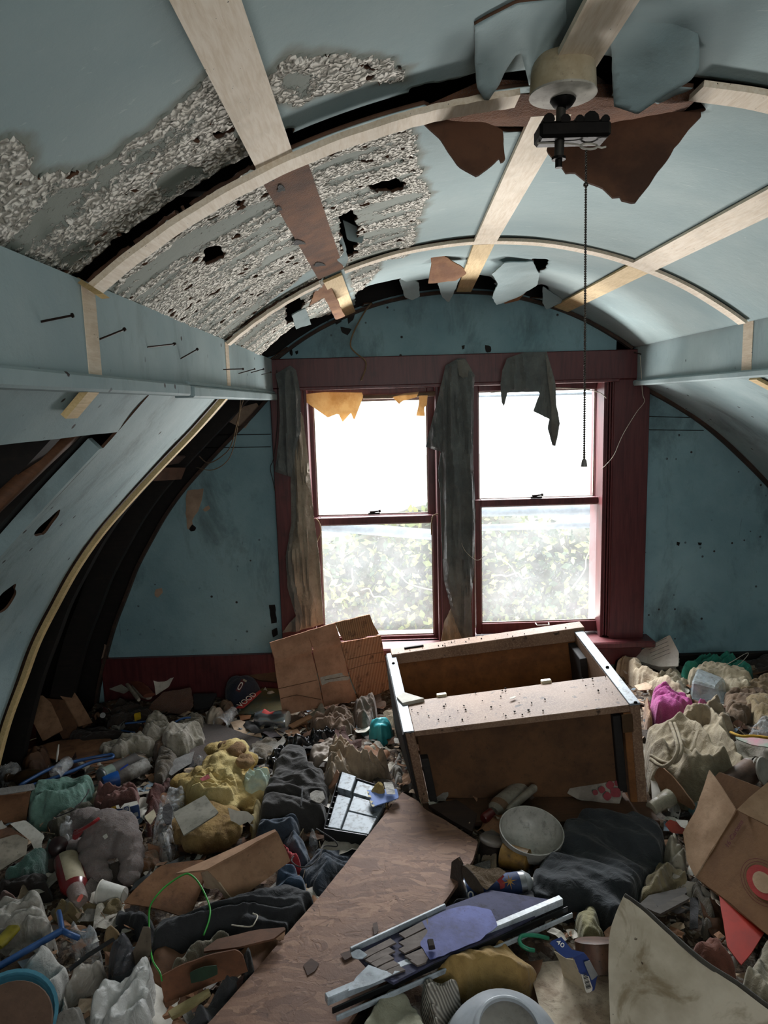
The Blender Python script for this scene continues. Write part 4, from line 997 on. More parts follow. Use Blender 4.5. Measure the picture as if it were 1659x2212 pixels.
Fc = np.stack([idx[:-1, :-1], idx[1:, :-1], idx[1:, 1:], idx[:-1, 1:]], -1).reshape(-1, 4)
o = mesh_obj('rubbish_layer', np.stack([GX, GY, GZ], -1).reshape(-1, 3), Fc, bed_mat(), None, True); tag(o, 'trodden layer of dirt, scraps and broken bits covering the whole floor', 'rubbish', kind='stuff')

OCC = []                                   # footprints of large flat things, kept free of loose scraps
def thing(o, label, cat, group=None): return tag(o, label, cat, group)
_seed = [0]
def cloth(name, label, cat, poly, mat, up=0.0, puff=0.035, ang=0.0, fs=9.0, parent=None, step=0.009, ani=3.0, edge=0.018, sharp=1.0, fine=0.12, occ=False):
    """crumpled fabric lying on the rubbish: outline, folds running along ang (degrees in plan), edge tucked down"""
    _seed[0] += 1; sd = _seed[0]*3.7
    c = np.mean([ph(px, py, up+0.4*puff) for px, py in poly], 0); zc = c[2]
    q = [tuple(pz(px, py, zc)[:2]) for px, py in poly]
    V, D, Fc = gridpoly(q, step*.6, 0.011)
    V[:, 1] = np.minimum(V[:, 1], 3.045)
    if len(Fc) < 4: V, D, Fc = gridpoly(q, step*0.5, 0.0)
    a = R_(ang); U = V[:, 0]*math.cos(a)+V[:, 1]*math.sin(a); W_ = -V[:, 0]*math.sin(a)+V[:, 1]*math.cos(a)
    S = lambda s, k, e=0.0: np.stack([U*s/ani, W_*s+k, U*0+sd+e], -1)
    wx = 0.07*fbm(np.stack([U*7, W_*7, U*0+sd+5], -1), 3)
    f1 = fs*2.1; Wq = W_+wx
    r1 = 1-np.abs(2*vnoise(np.stack([(U+wx)*f1/ani, Wq*f1, U*0+sd], -1))-1)*1.5          # broad folds
    r2 = 1-np.abs(2*vnoise(np.stack([(U-wx)*f1*1.4/(ani*.7), (Wq+.3*U)*f1*2.4, U*0+sd+3], -1))-1)*1.5   # sharper secondary folds
    r3 = 1-np.abs(2*vnoise(np.stack([(U+W_*.4)*f1*3, (Wq-.4*U)*f1*4.6, U*0+sd+8], -1))-1)*1.5
    big = fbm(np.stack([U*4, W_*4, U*0+sd+2], -1), 2); soft_ = fine/0.12
    base = zc-0.4*puff+(H(V[:, 0], V[:, 1])-H(c[0], c[1]))*0.6
    k = 1-np.exp(-D/(edge*.5))
    r = np.clip(r1, -.2, 1)*.62+np.clip(r2, -.2, 1)*.34*min(1, .5+.5*soft_)+np.clip(r3, -.2, 1)*.14*soft_
    h = puff*k*(0.02+1.25*np.clip(r, 0, 2)**(1.25*sharp))+puff*k*big*.9
    z = base+h-(0.02+up)*np.exp(-D/0.003)
    o = mesh_obj(name, np.stack([V[:, 0], V[:, 1], z], 1), Fc, mat, parent, True)
    m = o.modifiers.new('smooth', 'SUBSURF'); m.levels = m.render_levels = 1
    if label: tag(o, label, cat)
    if occ: OCC.append(q)
    return o
def flat(name, label, cat, pts, mat, thick=0.003, amp=0.004, sc=9, up=0.012, step=0.011, wob=0.002, parent=None, occ=False, cr=True):
    """stiff sheet: points are (px, py) or (px, py, height over the rubbish)"""
    _seed[0] += 1
    P = [ph(p[0], p[1], (p[2] if len(p) > 2 else up)) for p in pts]
    o = sheet(name, P, mat, thick, step, (crease if cr else crumple)(amp, sc, _seed[0]*2.1), wob, parent)
    if label: tag(o, label, cat)
    if occ: OCC.append([tuple(p[:2]) for p in P])
    return o
def can(name, label, cat, a, b, r, prof, mats, seg=20, fm=None, dent=0.0, smooth=True, sq=(1, 1), parent=None):
    pa, pb = ph(*a), ph(*b); o = lathe(name, pa, pb, [(t, r*k) for t, k in prof], mats, parent, seg, fm, dent, smooth=smooth, sq=sq)
    if label: tag(o, label, cat)
    return o
TAN = soft('a98467', '8d6a50', 'card', 0.3); TAN2 = soft('93694a', '765139', 'card', 0.35); TAN3 = soft('6b4a33', '523725', 'card', 0.4); PALE = soft('c3ab92', 'a38a70', 'card', 0.25)
WHT = soft('d5d0c6', 'b8b1a4', 'paper', 0.25); GRY = soft('8f8b84', '77726a', 'cloth', 0.3); GRYW = soft('a9a297', '86806f', 'cloth', 0.35); BLKC = soft('2e2b2b', '232122', 'cloth', 0.3); NAVY = soft('262c38', '1e232d', 'cloth', 0.2)
BEI = soft('a4937c', '85745e', 'cloth', 0.3); BRN = soft('6b5546', '4f3d31', 'cloth', 0.3); CREAM = soft('cbbfa6', 'a99d84', 'cloth', 0.3); DENIM = soft('3a4553', '2d3644', 'cloth', 0.2)
FILM = film('e6e8ea', 0.85); FILMD = film('4a4b50', 0.2, 'dark')

# --- back left corner
flat('cardboard_strip', 'left of two tan cardboard strips leaning in the dark left corner', 'cardboard', [(46, 1511, .13), (93, 1503, .13), (111, 1519, .12), (137, 1577, .02), (93, 1602, .0)], TAN, 0.004, 0.006, 7)
flat('cardboard_strip', 'right of two tan cardboard strips leaning in the dark left corner', 'cardboard', [(118, 1490, .13), (152, 1483, .13), (172, 1512, .1), (200, 1561, .02), (169, 1570, .01), (136, 1511, .10)], TAN, 0.004, 0.005, 7)
flat('cardboard_sheet', 'brown cardboard sheet behind the two leaning strips', 'cardboard', [(92, 1508, .12), (138, 1512, .12), (168, 1568, .02), (160, 1592, 0.0), (136, 1598, 0)], TAN3, 0.004, 0.004, 7)
o = sheet('painted_board', [pY(-20, 1632, 2.45), pY(73, 1560, 2.75), pY(73, 1612, 2.72), pY(-20, 1672, 2.42)], soft('7d3b31', '64291f', 'wood', 0.3), 0.02, 0.03); tag(o, 'dusty red painted board on edge in the left corner', 'board')
flat('flattened_carton', 'large flattened brown carton below the leaning strips', 'cardboard', [(51, 1622), (125, 1602), (230, 1592), (262, 1612), (290, 1642), (190, 1655), (120, 1640)], TAN2, 0.004, 0.012, 6, occ=True)
flat('flattened_carton', 'narrow strip of brown carton under the blue tubing', 'cardboard', [(165, 1638), (235, 1618), (290, 1650), (270, 1668), (205, 1664)], TAN2, 0.004, 0.012, 8)
cloth('paper_bag', 'crumpled dark brown paper bag beside the red board', 'bag', [(42, 1645), (75, 1618), (100, 1602), (112, 1625), (95, 1650), (78, 1662), (60, 1665)], soft('5e4029', '452d1c', 'paper', 0.3), 0.01, .05, 50, 14)
# plastic container and papers against the baseboard
j = empty('plastic_jug', label='dirty white plastic jug with brown label lying against the left baseboard', cat='jug')
o = can('jug_body', None, None, (280, 1462, .05), (322, 1507, .03), .034, [(0, .0), (.02, .7), (.1, .95), (.5, 1.0), (.8, .95), (.93, .6), (1, .4)], soft('bdb6a8', '958d7e', 'plastic', .5), 18, None, 0.03, True, (1, .7)); under(j, o)
o = can('jug_handle', None, None, (264, 1463, .06), (300, 1512, .05), .009, [(0, .8), (.1, 1), (.9, 1), (1, .8)], soft('bdb6a8', '958d7e', 'plastic', .5), 10); under(j, o)
o = can('label', None, None, (289, 1467, .068), (322, 1502, .05), .022, [(0, 1), (1, 1)], soft('7a4634', '633526', 'paper', .3), 18, None, 0, True, (1.2, .45)); under(j, o); tag(o, 'brown label')
flat('curled_paper', 'curled white paper sheet standing against the left baseboard', 'paper', [(333, 1448, .12), (385, 1436, .14), (378, 1456, .11), (363, 1484, .05), (337, 1502, .02), (330, 1470, .08)], WHT, 0.001, 0.02, 9, cr=False)
flat('red_card', 'small dark red card beside the white jug', 'card', [(316, 1470, .06), (331, 1458, .08), (337, 1468, .07), (337, 1490, .03), (326, 1487, .03)], soft('7c2a2a', '5f1f20', 'paper', .2), .0015, .002)
b_ = empty('old_book', label='thick yellowed book standing open against the left baseboard', cat='book')
P = [ph(370, 1492, 0), ph(434, 1500, 0), ph(440, 1452, -.005)+np.array([0, .07, .0]), ph(370, 1460, 0)+np.array([0, .05, 0])]
P0 = ph(372, 1494, 0.0); P1 = ph(434, 1499, 0.0)
hx = lambda p, dy, dz: (p[0], p[1]+dy, p[2]+dz)
o = hexa('page_block', [hx(P0, 0, 0), hx(P1, 0, 0), hx(P1, .035, 0), hx(P0, .035, 0), hx(P0, .01, .10), hx(P1, .02, .095), hx(P1, .055, .095), hx(P0, .045, .10)], soft('a58c68', '8b7352', 'paper', .3), None, .002); under(b_, o)
o = hexa('cover', [hx(P0, .036, 0), hx(P1, .036, 0), hx(P1, .04, 0), hx(P0, .04, 0), hx(P0, .046, .108), hx(P1, .056, .102), hx(P1, .060, .102), hx(P0, .05, .108)], soft('4e4236', '3c3229', 'card', .3), None, .001); under(b_, o)
o = flat('page', None, None, [(378, 1464, .07), (400, 1468, .07), (425, 1495, .01), (424, 1500, .0), (380, 1494, .01)], soft('b59c78', '9a8260', 'paper', .3), .001, .01, 12); under(b_, o)
flat('torn_cardboard', 'ragged brown piece of cardboard in front of the yellowed book', 'cardboard', [(320, 1541, .0), (330, 1518, .03), (352, 1496, .06), (412, 1486, .08), (417, 1508, .05), (418, 1524, .03), (402, 1545, .0), (370, 1540, .01)], soft('6f4732', '583625', 'towel', .3), .006, .006, 14, wob=.006)
flat('dark_booklet', 'thin black booklet lying right of the torn brown cardboard', 'booklet', [(418, 1500, .03), (470, 1499, .04), (455, 1529, .01), (420, 1533, .01)], soft('2a2a2c', '202022', 'paper', .3), .008, .001)
flat('dark_booklet', 'black packet with a small yellow square by the dark bottle', 'packet', [(275, 1535, .03), (322, 1528, .03), (318, 1552, .0), (290, 1562, 0)], soft('26241f', '1c1b18', 'card', .3), .015, .001)
flat('yellow_tag', 'small bright yellow square label in the dark left corner', 'label', [(289, 1542, .045), (304, 1538, .045), (305, 1553, .03), (291, 1558, .03)], soft('c3a417', 'a78a10', 'paper', .2), .001, .0)
o = can('glass_bottle', 'dark glass bottle standing in the left corner', 'bottle', (222, 1545, 0), (222, 1545, .13), .032, [(0, .8), (.05, 1), (.6, 1), (.75, .7), (.85, .32), (1, .32)], soft('1c1712', '120f0c', 'plastic', .2, .12), 18)
cloth('dark_rag', 'dark rag heaped right of the dark glass bottle', 'rag', [(235, 1530), (260, 1512), (300, 1520), (330, 1540), (320, 1572), (270, 1580), (230, 1565)], soft('352b24', '271f1a', 'cloth', .3), 0, .045, 20, 12)
cloth('dark_rag', 'dark rag spread in front of the leaning cardboard strips', 'rag', [(145, 1590), (190, 1572), (260, 1572), (290, 1588), (250, 1600), (170, 1604)], soft('2e2521', '221b18', 'cloth', .3), 0, .03, 10, 12)
flat('white_scrap', 'grey torn paper scrap above the dark rag heap', 'paper', [(235, 1488, .05), (262, 1478, .06), (280, 1490, .05), (268, 1499, .03), (245, 1492, .04)], soft('8d8a80', '77746a', 'paper', .3), .001, .006)
# cap
cp = empty('baseball_cap', label='navy blue cap with red and white oval badge near the left baseboard', cat='cap')
CAP = soft('20293a', '19202e', 'cloth', .15); c = ph(530, 1500, 0.01)+np.array([0, -.045, 0])
V = []; Fc = []; n1, n2 = 9, 24
for i in range(n1+1):
    ph_ = i/n1*math.pi/2
    for k in range(n2):
        an = 2*math.pi*k/n2; r = math.cos(ph_)**0.8 if i < n1 else 0.0
        V.append((c[0]+.078*r*math.cos(an)*(1+.03*math.sin(5*an))-.012*math.sin(ph_), c[1]+.085*r*math.sin(an), c[2]+.10*math.sin(ph_)**0.9+(.006*math.sin(3*an)*math.sin(2*ph_))))
for i in range(n1):
    for k in range(n2): Fc.append((i*n2+k, i*n2+(k+1) % n2, (i+1)*n2+(k+1) % n2, (i+1)*n2+k))
o = mesh_obj('crown', V, Fc, CAP, None, True); mod_solid(o, .002, 0); under(cp, o)
V = []; Fc = []
for i in range(7):
    for k in range(13):
        an = R_(-95+150*k/12-20); rr = .074+.06*i/6*(math.sin(math.pi*k/12)**.6)
        V.append((c[0]+rr*math.cos(an), c[1]+rr*math.sin(an)*1.05, c[2]+.006-.018*abs(math.sin(an-R_(-30)))*i/6+.012*i/6))
for i in range(6):
    for k in range(12): Fc.append((i*13+k, (i+1)*13+k, (i+1)*13+k+1, i*13+k+1))
o = mesh_obj('bill', V, Fc, CAP, None, True); mod_solid(o, .003, 0); under(cp, o)
lathe_c = c+np.array([-.012, 0, .098]); o = lathe('button', lathe_c, lathe_c+np.array([0, 0, .006]), [(0, .007), (.6, .006), (1, .001)], CAP, None, 10); under(cp, o)
def onpatch(px, py, w, h, rot, dz, mat, name, yy=None, oval=False, frame=0.0):
    """small flat emblem facing the viewer at a given spot"""
    ctr = ph(px, py, dz) if yy is None else pY(px, py, yy); e = np.array([0, 0, EYE])-ctr; e /= np.linalg.norm(e)
    s_ = np.cross(np.array([0, 0, 1.0]), e); s_ /= np.linalg.norm(s_); u_ = np.cross(e, s_)
    a = R_(rot); A = math.cos(a)*s_+math.sin(a)*u_; B = -math.sin(a)*s_+math.cos(a)*u_; ctr = ctr+e*.004
    def ring(k):
        if oval:
            out = []
            for t_ in np.linspace(0, 2*math.pi, 20, endpoint=False):
                cx1 = math.copysign(abs(math.cos(t_))**.6, math.cos(t_)); sy1 = math.copysign(abs(math.sin(t_))**.8, math.sin(t_))
                out.append(ctr+A*w/2*cx1*k+B*h/2*sy1*(k if frame == 0 else (k if k == 1 else k*.85)))
            return out
        return [ctr+A*x*w/2*k+B*y*h/2*k for x, y in ((-1, -1), (1, -1), (1, 1), (-1, 1))]
    if frame:
        a1, a2 = ring(1), ring(1-frame); n = len(a1); o = mesh_obj(name, a1+a2, [(k, (k+1) % n, n+(k+1) % n, n+k) for k in range(n)], mat)
    else:
        a1 = ring(1); o = mesh_obj(name, a1, [tuple(range(len(a1)))], mat)
    return o
RED = soft('a3302a', '8d2823', 'paper', .1); WP = soft('dcd8d0', 'c8c3b9', 'paper', .1)
for nm, args in (('badge', (520, 1481, .052, .019, 58, .09, soft('5b2226', '481b1e', 'cloth', .1))), ):
    o = onpatch(args[0], args[1], args[2], args[3], args[4], args[5], args[6], nm, yy=2.80); under(cp, o)
o = onpatch(519, 1482, .034, .014, 58, .09, WP, 'badge_ring', yy=2.795, oval=True, frame=.28); under(cp.children[-1], o)
o = onpatch(529, 1470, .008, .016, 58, .09, soft('a9a08c', '948b78', 'cloth', .1), 'badge_end', yy=2.795); under(cp, o)
flat('plank_piece', 'weathered board end leaning on the baseboard behind the navy cap', 'board', [(510, 1440, .12), (600, 1440, .12), (612, 1475, .07), (560, 1470, .07), (513, 1452, .10)], soft('5b4632', '453424', 'wood', .3), .012, .0)
flat('game_box', 'dark green and gold printed box lid with a red lettered edge left of leaning cardboard', 'box', [(515, 1545, .005), (567, 1490, .035), (607, 1492, .035), (612, 1540, .005), (560, 1548, .005)], soft('3a463c', '57502f', 'paper', .3), .02, .001)
t_ = flat('lettered_strip', 'red strip with white letters on the edge of the dark green box lid', 'strip', [(508, 1530, .04), (561, 1491, .07), (566, 1494, .066), (526, 1530, .036)], RED, .001, .0)
def text(body, px, py, dz, size, mat, xdir, yaw_px, parent=None, name='lettering', yy=None, flatp=None):
    """words standing in the plane spanned by two room directions"""
    cu = bpy.data.curves.new(name, 'FONT'); cu.body = body; cu.size = size; cu.extrude = 0.0003; cu.align_x = 'CENTER'; cu.align_y = 'CENTER'
    ob = bpy.data.objects.new(name, cu); C.objects.link(ob); bpy.context.view_layer.update()
    me = bpy.data.meshes.new_from_object(ob); bpy.data.objects.remove(ob); me.materials.clear(); me.materials.append(mat)
    o = bpy.data.objects.new(name, me); C.objects.link(o)
    ctr = ph(px, py, dz) if yy is None else pY(px, py, yy)
    x = np.array(xdir, float); x /= np.linalg.norm(x); y = np.array(yaw_px, float); y -= (y@x)*x; y /= np.linalg.norm(y); n = np.cross(x, y)
    m = Matrix.Identity(4)
    for i in range(3): m[i][0] = x[i]; m[i][1] = y[i]; m[i][2] = n[i]; m[i][3] = ctr[i]+n[i]*.0015
    me.transform(m)
    return o
xa = ph(558, 1493, .07)-ph(512, 1529, .045); ya = ph(508, 1530, .045)-ph(526, 1530, .04)
o = text('VOOD', 534, 1512, .054, .036, WP, xa, ya); tag(o, 'white letters along the red strip on the green box lid', 'lettering')
# can, cup, cardboard by the leaning card
k_ = empty('drink_can', label='crushed silver drink can with red and blue print below the leaning cardboard', cat='can')
SIL = soft('c9ccd0', '9da1a6', 'metal', .15, .25)
def canfm(i, k, seg): return 1 if (i in (3, 4) and 4 <= k % seg <= 9) else (2 if (i in (4, 5) and k % seg in (10, 11, 12)) else 0)
o = can('can_body', None, None, (552, 1552, .03), (622, 1556, .03), .036, [(0, .3), (.02, .75), (.1, .85), (.25, 1.05), (.42, .78), (.58, .9), (.75, 1), (.95, 1), (1, .9)], [SIL, RED, soft('4a6fa5', '3a5a8a', 'paper', .1)], 24, canfm, .06); under(k_, o)
o = can('can_end', None, None, (621, 1556, .03), (624, 1556, .03), .034, [(0, 1.05), (.6, 1.08), (1, .9)], WP, 24); under(k_, o)
can('plastic_cup', 'clear plastic cup lying left of the silver can', 'cup', (505, 1535, .04), (475, 1566, .02), .02, [(0, 1.0), (.04, .95), (1, 1.7), (.99, 1.6), (.05, .85)], FILM, 20)
flat('torn_cardboard', 'jagged tan cardboard piece below the clear cup', 'cardboard', [(497, 1560), (520, 1556), (560, 1575), (566, 1594), (540, 1590), (506, 1578)], PALE, .004, .006, 12)
flat('torn_cardboard', 'small orange-brown card scrap left of the silver can', 'cardboard', [(516, 1546), (543, 1545), (540, 1553), (520, 1557)], soft('9c6a45', '7f5235', 'card', .2), .003, .003)
flat('torn_packaging', 'crinkled printed wrapper under the silver can', 'wrapper', [(565, 1583), (600, 1566), (628, 1560), (620, 1585), (585, 1595)], soft('8a8286', '5f595c', 'paper', .5), .001, .015, 18)
# woven mat, gritty carpet
flat('woven_mat', 'grey-brown woven mat lying flat in the middle left of the floor', 'mat', [(400, 1652), (430, 1565), (455, 1560), (500, 1575), (562, 1598), (548, 1622), (470, 1640), (430, 1656)], soft('54463f', '463a34', 'towel', .3), .006, .008, 5, occ=True, cr=False)
cloth('carpet_scrap', 'gritty grey carpet scrap beside the yellow foam', 'carpet', [(532, 1605), (560, 1594), (600, 1590), (592, 1618), (577, 1640), (545, 1634)], soft('8b8071', '6e6457', 'towel', .5), .01, .02, 0, 20)
cloth('carpet_scrap', 'gritty dark grey carpet scrap above the two spray cans', 'carpet', [(340, 1612), (352, 1606), (388, 1632), (372, 1660), (352, 1682), (330, 1680), (335, 1640)], soft('756a5c', '574e43', 'towel', .6), .015, .035, 30, 20)
cloth('carpet_scrap', 'rounded gritty sponge above the black spray can', 'sponge', [(271, 1622), (285, 1614), (315, 1614), (322, 1624), (305, 1633), (283, 1633)], soft('857768', '6b5f52', 'towel', .6), .01, .03, 0, 16)
# grey-white cloths
cloth('crumpled_shirt', 'crumpled grey-white cloth lying uppermost left of the woven mat', 'cloth', [(300, 1580), (330, 1550), (360, 1556), (380, 1575), (372, 1590), (340, 1597), (312, 1600)], GRYW, .02, .06, 30, 16)
cloth('crumpled_shirt', 'crumpled grey cloth with bright folds beside the woven mat', 'cloth', [(350, 1595), (390, 1570), (415, 1562), (445, 1578), (443, 1590), (420, 1598), (400, 1612), (370, 1618), (345, 1612)], GRYW, .02, .06, 60, 16)
cloth('crumpled_shirt', 'long crumpled grey cloth above the black spray can', 'cloth', [(206, 1613), (225, 1602), (262, 1597), (290, 1590), (320, 1585), (340, 1600), (320, 1612), (280, 1616), (262, 1628), (222, 1626)], GRYW, .015, .055, 15, 16)
cloth('crumpled_shirt', 'brownish sock-like cloth in the middle of the grey cloths', 'cloth', [(330, 1592), (352, 1580), (365, 1590), (360, 1600), (340, 1612), (330, 1605)], BRN, .04, .045, 60, 16)
cloth('ribbed_cloth', 'pale ribbed cloth left of the clear cup', 'cloth', [(378, 1562), (395, 1548), (425, 1540), (445, 1548), (440, 1562), (410, 1570)], soft('a59b8b', '857c6d', 'towel', .3), .02, .04, 20, 26)
cloth('crumpled_paper', 'crumpled brown and white paper between the cap and the clear cup', 'paper', [(440, 1540), (465, 1526), (492, 1540), (470, 1556), (446, 1555)], soft('ab9f90', '7d6e5e', 'paper', .3), .02, .04, 80, 20)
cloth('crumpled_paper', 'brown crumpled paper in front of the navy cap', 'paper', [(468, 1520), (490, 1510), (508, 1518), (500, 1532), (478, 1534)], soft('7b6654', '5f4d3e', 'paper', .3), .01, .04, 30, 18)
flat('waxed_paper', 'translucent grey waxed paper sheet left of the yellow foam', 'paper', [(364, 1672, .02), (376, 1642, .03), (420, 1624, .03), (413, 1650, .02), (370, 1676, .02)], film('8f8d8a', .4, 'wax', .6), .0008, .008, 10, cr=False)
# blue tubing
BLU = soft('33598f', '284a7b', 'plastic', .2, .35)
wire('plastic_hanger', [ph(42, 1697, .06), ph(110, 1660, .06), ph(170, 1643, .05), ph(225, 1632, .05), ph(243, 1631, .05), ph(240, 1638, .05), ph(200, 1646, .05), ph(150, 1668, .05), ph(95, 1688, .05), ph(60, 1699, .05)], .006, BLU, 'bent blue plastic hanger above the green garment', 'hanger')
wire('plastic_hanger', [ph(262, 1578, .03), ph(285, 1582, .03), ph(290, 1584, .03), ph(275, 1596, .03)], .004, BLU, 'short piece of blue plastic hanger by the dark rags', 'hanger')
wire('plastic_hanger', [ph(270, 1563, .035), ph(300, 1560, .035), ph(330, 1557, .035)], .004, BLU, 'straight piece of blue plastic hanger below the torn brown cardboard', 'hanger')
wire('plastic_hanger', [ph(378, 1560, .06), ph(395, 1552, .065), ph(412, 1550, .065)], .004, BLU, 'short blue hanger end over the pale ribbed cloth', 'hanger')
# cup, bottle, spray cans
can('plastic_tumbler', 'cloudy clear plastic tumbler lying across the blue hanger', 'tumbler', (150, 1642, .075), (118, 1674, .055), .022, [(0, .2), (.03, .9), (.12, 1), (1, 1.05), (.97, .95), (.1, .85)], FILM, 22)
can('glass_jar_bottle', 'brown glass bottle lying at the left edge above the cardboard box', 'bottle', (100, 1682, .03), (14, 1680, .03), .03, [(0, .6), (.02, .95), (.5, 1), (.68, .8), (.78, .42), (.93, .4), (.94, .5), (1, .5)], soft('4a3a2a', '35291d', 'plastic', .3, .12), 20)
can('plastic_stick', 'thin white plastic stick standing behind the tumbler', 'stick', (122, 1646, .05), (127, 1608, .1), .004, [(0, .6), (.5, 1), (1, .5)], WP, 8)
s1 = empty('spray_can', label='black and silver spray can lying beside a blue-capped can', cat='can')
def f1(i, k, seg): return 1 if i == 2 else 0
o = can('can_body', None, None, (219, 1676, .045), (296, 1640, .045), .024, [(0, .85), (.03, 1), (.05, 1), (.3, 1), (.97, 1), (1, .8)], [soft('34312f', '4a4644', 'paper', .5), soft('9aa59b', '6f7f74', 'paper', .5)], 20, f1); under(s1, o)
o = can('can_rim', None, None, (217, 1677, .045), (221, 1675, .045), .025, [(0, .7), (.2, 1), (1, 1)], SIL, 20); under(s1, o)
o = onpatch(268, 1657, .03, .006, 25, .07, soft('2f55c8', '2448ae', 'paper', .1), 'printed_stripe'); under(s1, o)
s2 = empty('spray_can', label='white spray can with bright blue cap lying in front of the black can', cat='can')
o = can('can_body', None, None, (250, 1684, .03), (318, 1652, .03), .025, [(0, .9), (.03, 1), (.97, 1), (1, .8)], [soft('b5b3ae', '57504a', 'paper', .9)], 20); under(s2, o)
o = can('cap', None, None, (222, 1692, .03), (256, 1682, .03), .027, [(0, .75), (.15, .85), (.9, 1), (1, 1)], soft('1f5aa8', '1b4f96', 'plastic', .1), 20); under(s2, o); tag(o, 'blue cap')
# garments
cloth('green_garment', 'faded teal green garment spread left of the maroon cloth', 'garment', [(55, 1748), (68, 1712), (85, 1700), (116, 1694), (160, 1690), (204, 1686), (206, 1692), (180, 1726), (140, 1748), (100, 1762), (66, 1772), (54, 1768)], soft('6f9185', '4b6a60', 'cloth', .4), .02, .05, 60, 12)
cloth('maroon_cloth', 'crumpled dusky pink and maroon cloth right of the green garment', 'cloth', [(196, 1730), (205, 1700), (228, 1687), (245, 1700), (275, 1694), (292, 1682), (308, 1706), (300, 1722), (262, 1734), (235, 1740)], soft('7c5650', '5b3c37', 'cloth', .3), .02, .06, 50, 18)
cloth('maroon_bag', 'dark red-brown garment tucked left of the clear plastic and foam', 'garment', [(306, 1720), (330, 1695), (374, 1680), (372, 1700), (345, 1730), (330, 1775), (322, 1795), (310, 1770)], soft('5c3530', '44241f', 'cloth', .3), .01, .06, 65, 14)
cloth('olive_cloth', 'dark olive crumpled cloth under the green garment', 'cloth', [(90, 1775), (130, 1755), (190, 1730), (215, 1740), (200, 1752), (150, 1775), (120, 1795)], soft('4d4a3c', '38362c', 'cloth', .3), .0, .04, 40, 14)
wire('clothes_wire', [ph(120, 1765, .05), ph(160, 1748, .06), ph(185, 1720, .07), ph(192, 1705, .07)], .002, BLKC, 'black cord over the green garment', 'cord')
# bulb carton
bc = empty('bulb_carton', label='flattened blue light bulb carton with round emblem behind the stuffed bear', cat='carton')
BLC = soft('27406f', '1f335a', 'paper', .2)
o = flat('carton_front', None, None, [(236, 1752, .08), (262, 1746, .085), (300, 1738, .085), (303, 1768, .045), (262, 1770, .05)], BLC, .003, .002); under(bc, o)
o = flat('carton_edge', None, None, [(240, 1747, .085), (250, 1740, .09), (297, 1730, .09), (299, 1738, .085), (262, 1747, .083)], WP, .002, .0, ); under(bc, o)
o = onpatch(246, 1745, .013, .008, 8, .09, soft('c99b1a', 'b08715', 'paper', .1), 'yellow_band'); under(bc, o)
o = onpatch(273, 1748, .020, .018, 6, .088, WP, 'emblem_square'); under(bc, o)
o = onpatch(273, 1748, .015, .015, 6, .09, BLC, 'emblem_ring', oval=True, frame=.3); under(bc, o)
o = onpatch(273, 1748, .006, .006, 6, .09, BLC, 'emblem_script', oval=True, frame=.4); under(bc, o)
o = onpatch(287, 1762, .03, .012, 6, .06, soft('8d8f92', '77797c', 'paper', .3), 'print_panel'); under(bc, o)
# box at left edge
bx1 = empty('cardboard_box', label='brown corrugated box side standing at the left edge beside the green garment', cat='box')
o = flat('box_side', None, None, [(-60, 1716, .08), (66, 1709, .08), (56, 1780, .0), (50, 1795, -.01), (-60, 1800, -.01)], TAN2, .005, .002, 5); under(bx1, o)
o = flat('box_flap', None, None, [(-60, 1700, .09), (0, 1706, .085), (66, 1709, .08), (40, 1716, .08), (-60, 1722, .075)], TAN, .004, .001); under(bx1, o)
flat('plastic_tray_lid', 'grey translucent plastic lid lying on the left edge box', 'lid', [(-20, 1708, .10), (20, 1700, .11), (74, 1692, .10), (76, 1706, .09), (0, 1718, .09)], film('8e8c8a', .3, 'lid', .4), .002, .002)
cloth('plastic_bag', 'small clear plastic bag at the left edge above the brown bottle', 'bag', [(-10, 1670), (15, 1650), (42, 1645), (48, 1655), (30, 1672), (0, 1680)], FILM, .02, .05, 40, 18)
flat('paper_strip', 'torn white paper strip beside the left edge box', 'paper', [(22, 1781, .06), (54, 1772, .06), (97, 1805, .05), (91, 1818, .045), (90, 1832, .03), (75, 1837, .03), (66, 1816, .04)], WHT, .0012, .008, 10)
flat('cardboard_piece', 'grey weathered board piece at the left edge below the white strip', 'board', [(-30, 1822, .05), (36, 1803, .05), (61, 1816, .045), (56, 1847, .03), (-30, 1900, .02)], soft('8a8273', '6f685b', 'card', .4), .004, .003, 6)
flat('cardboard_piece', 'brown cardboard piece tucked under the grey board at the left edge', 'cardboard', [(-30, 1800, .035), (20, 1788, .04), (50, 1805, .035), (40, 1830, .03), (-30, 1845, .02)], TAN3, .004, .003)
cloth('green_scarf', 'dark green knitted scarf below the grey board at the left edge', 'scarf', [(0, 1892), (20, 1880), (60, 1860), (95, 1825), (112, 1808), (118, 1815), (100, 1860), (80, 1880), (50, 1892), (15, 1898)], soft('3f6258', '2d4a42', 'towel', .3), .02, .05, 45, 16)
cloth('plastic_bag', 'crinkled clear cellophane left of the stuffed bear', 'bag', [(122, 1790), (135, 1772), (158, 1750), (164, 1775), (158, 1800), (145, 1812), (128, 1805)], FILM, .05, .05, 60, 24, sharp=1.6)
o = can('dark_ball', 'dark maroon round lid left of the stuffed bear', 'lid', (128, 1830, .03), (125, 1828, .055), .028, [(0, .9), (.3, 1), (.8, .95), (1, .5)], soft('2a1514', '1d0e0e', 'plastic', .2, .3), 20)

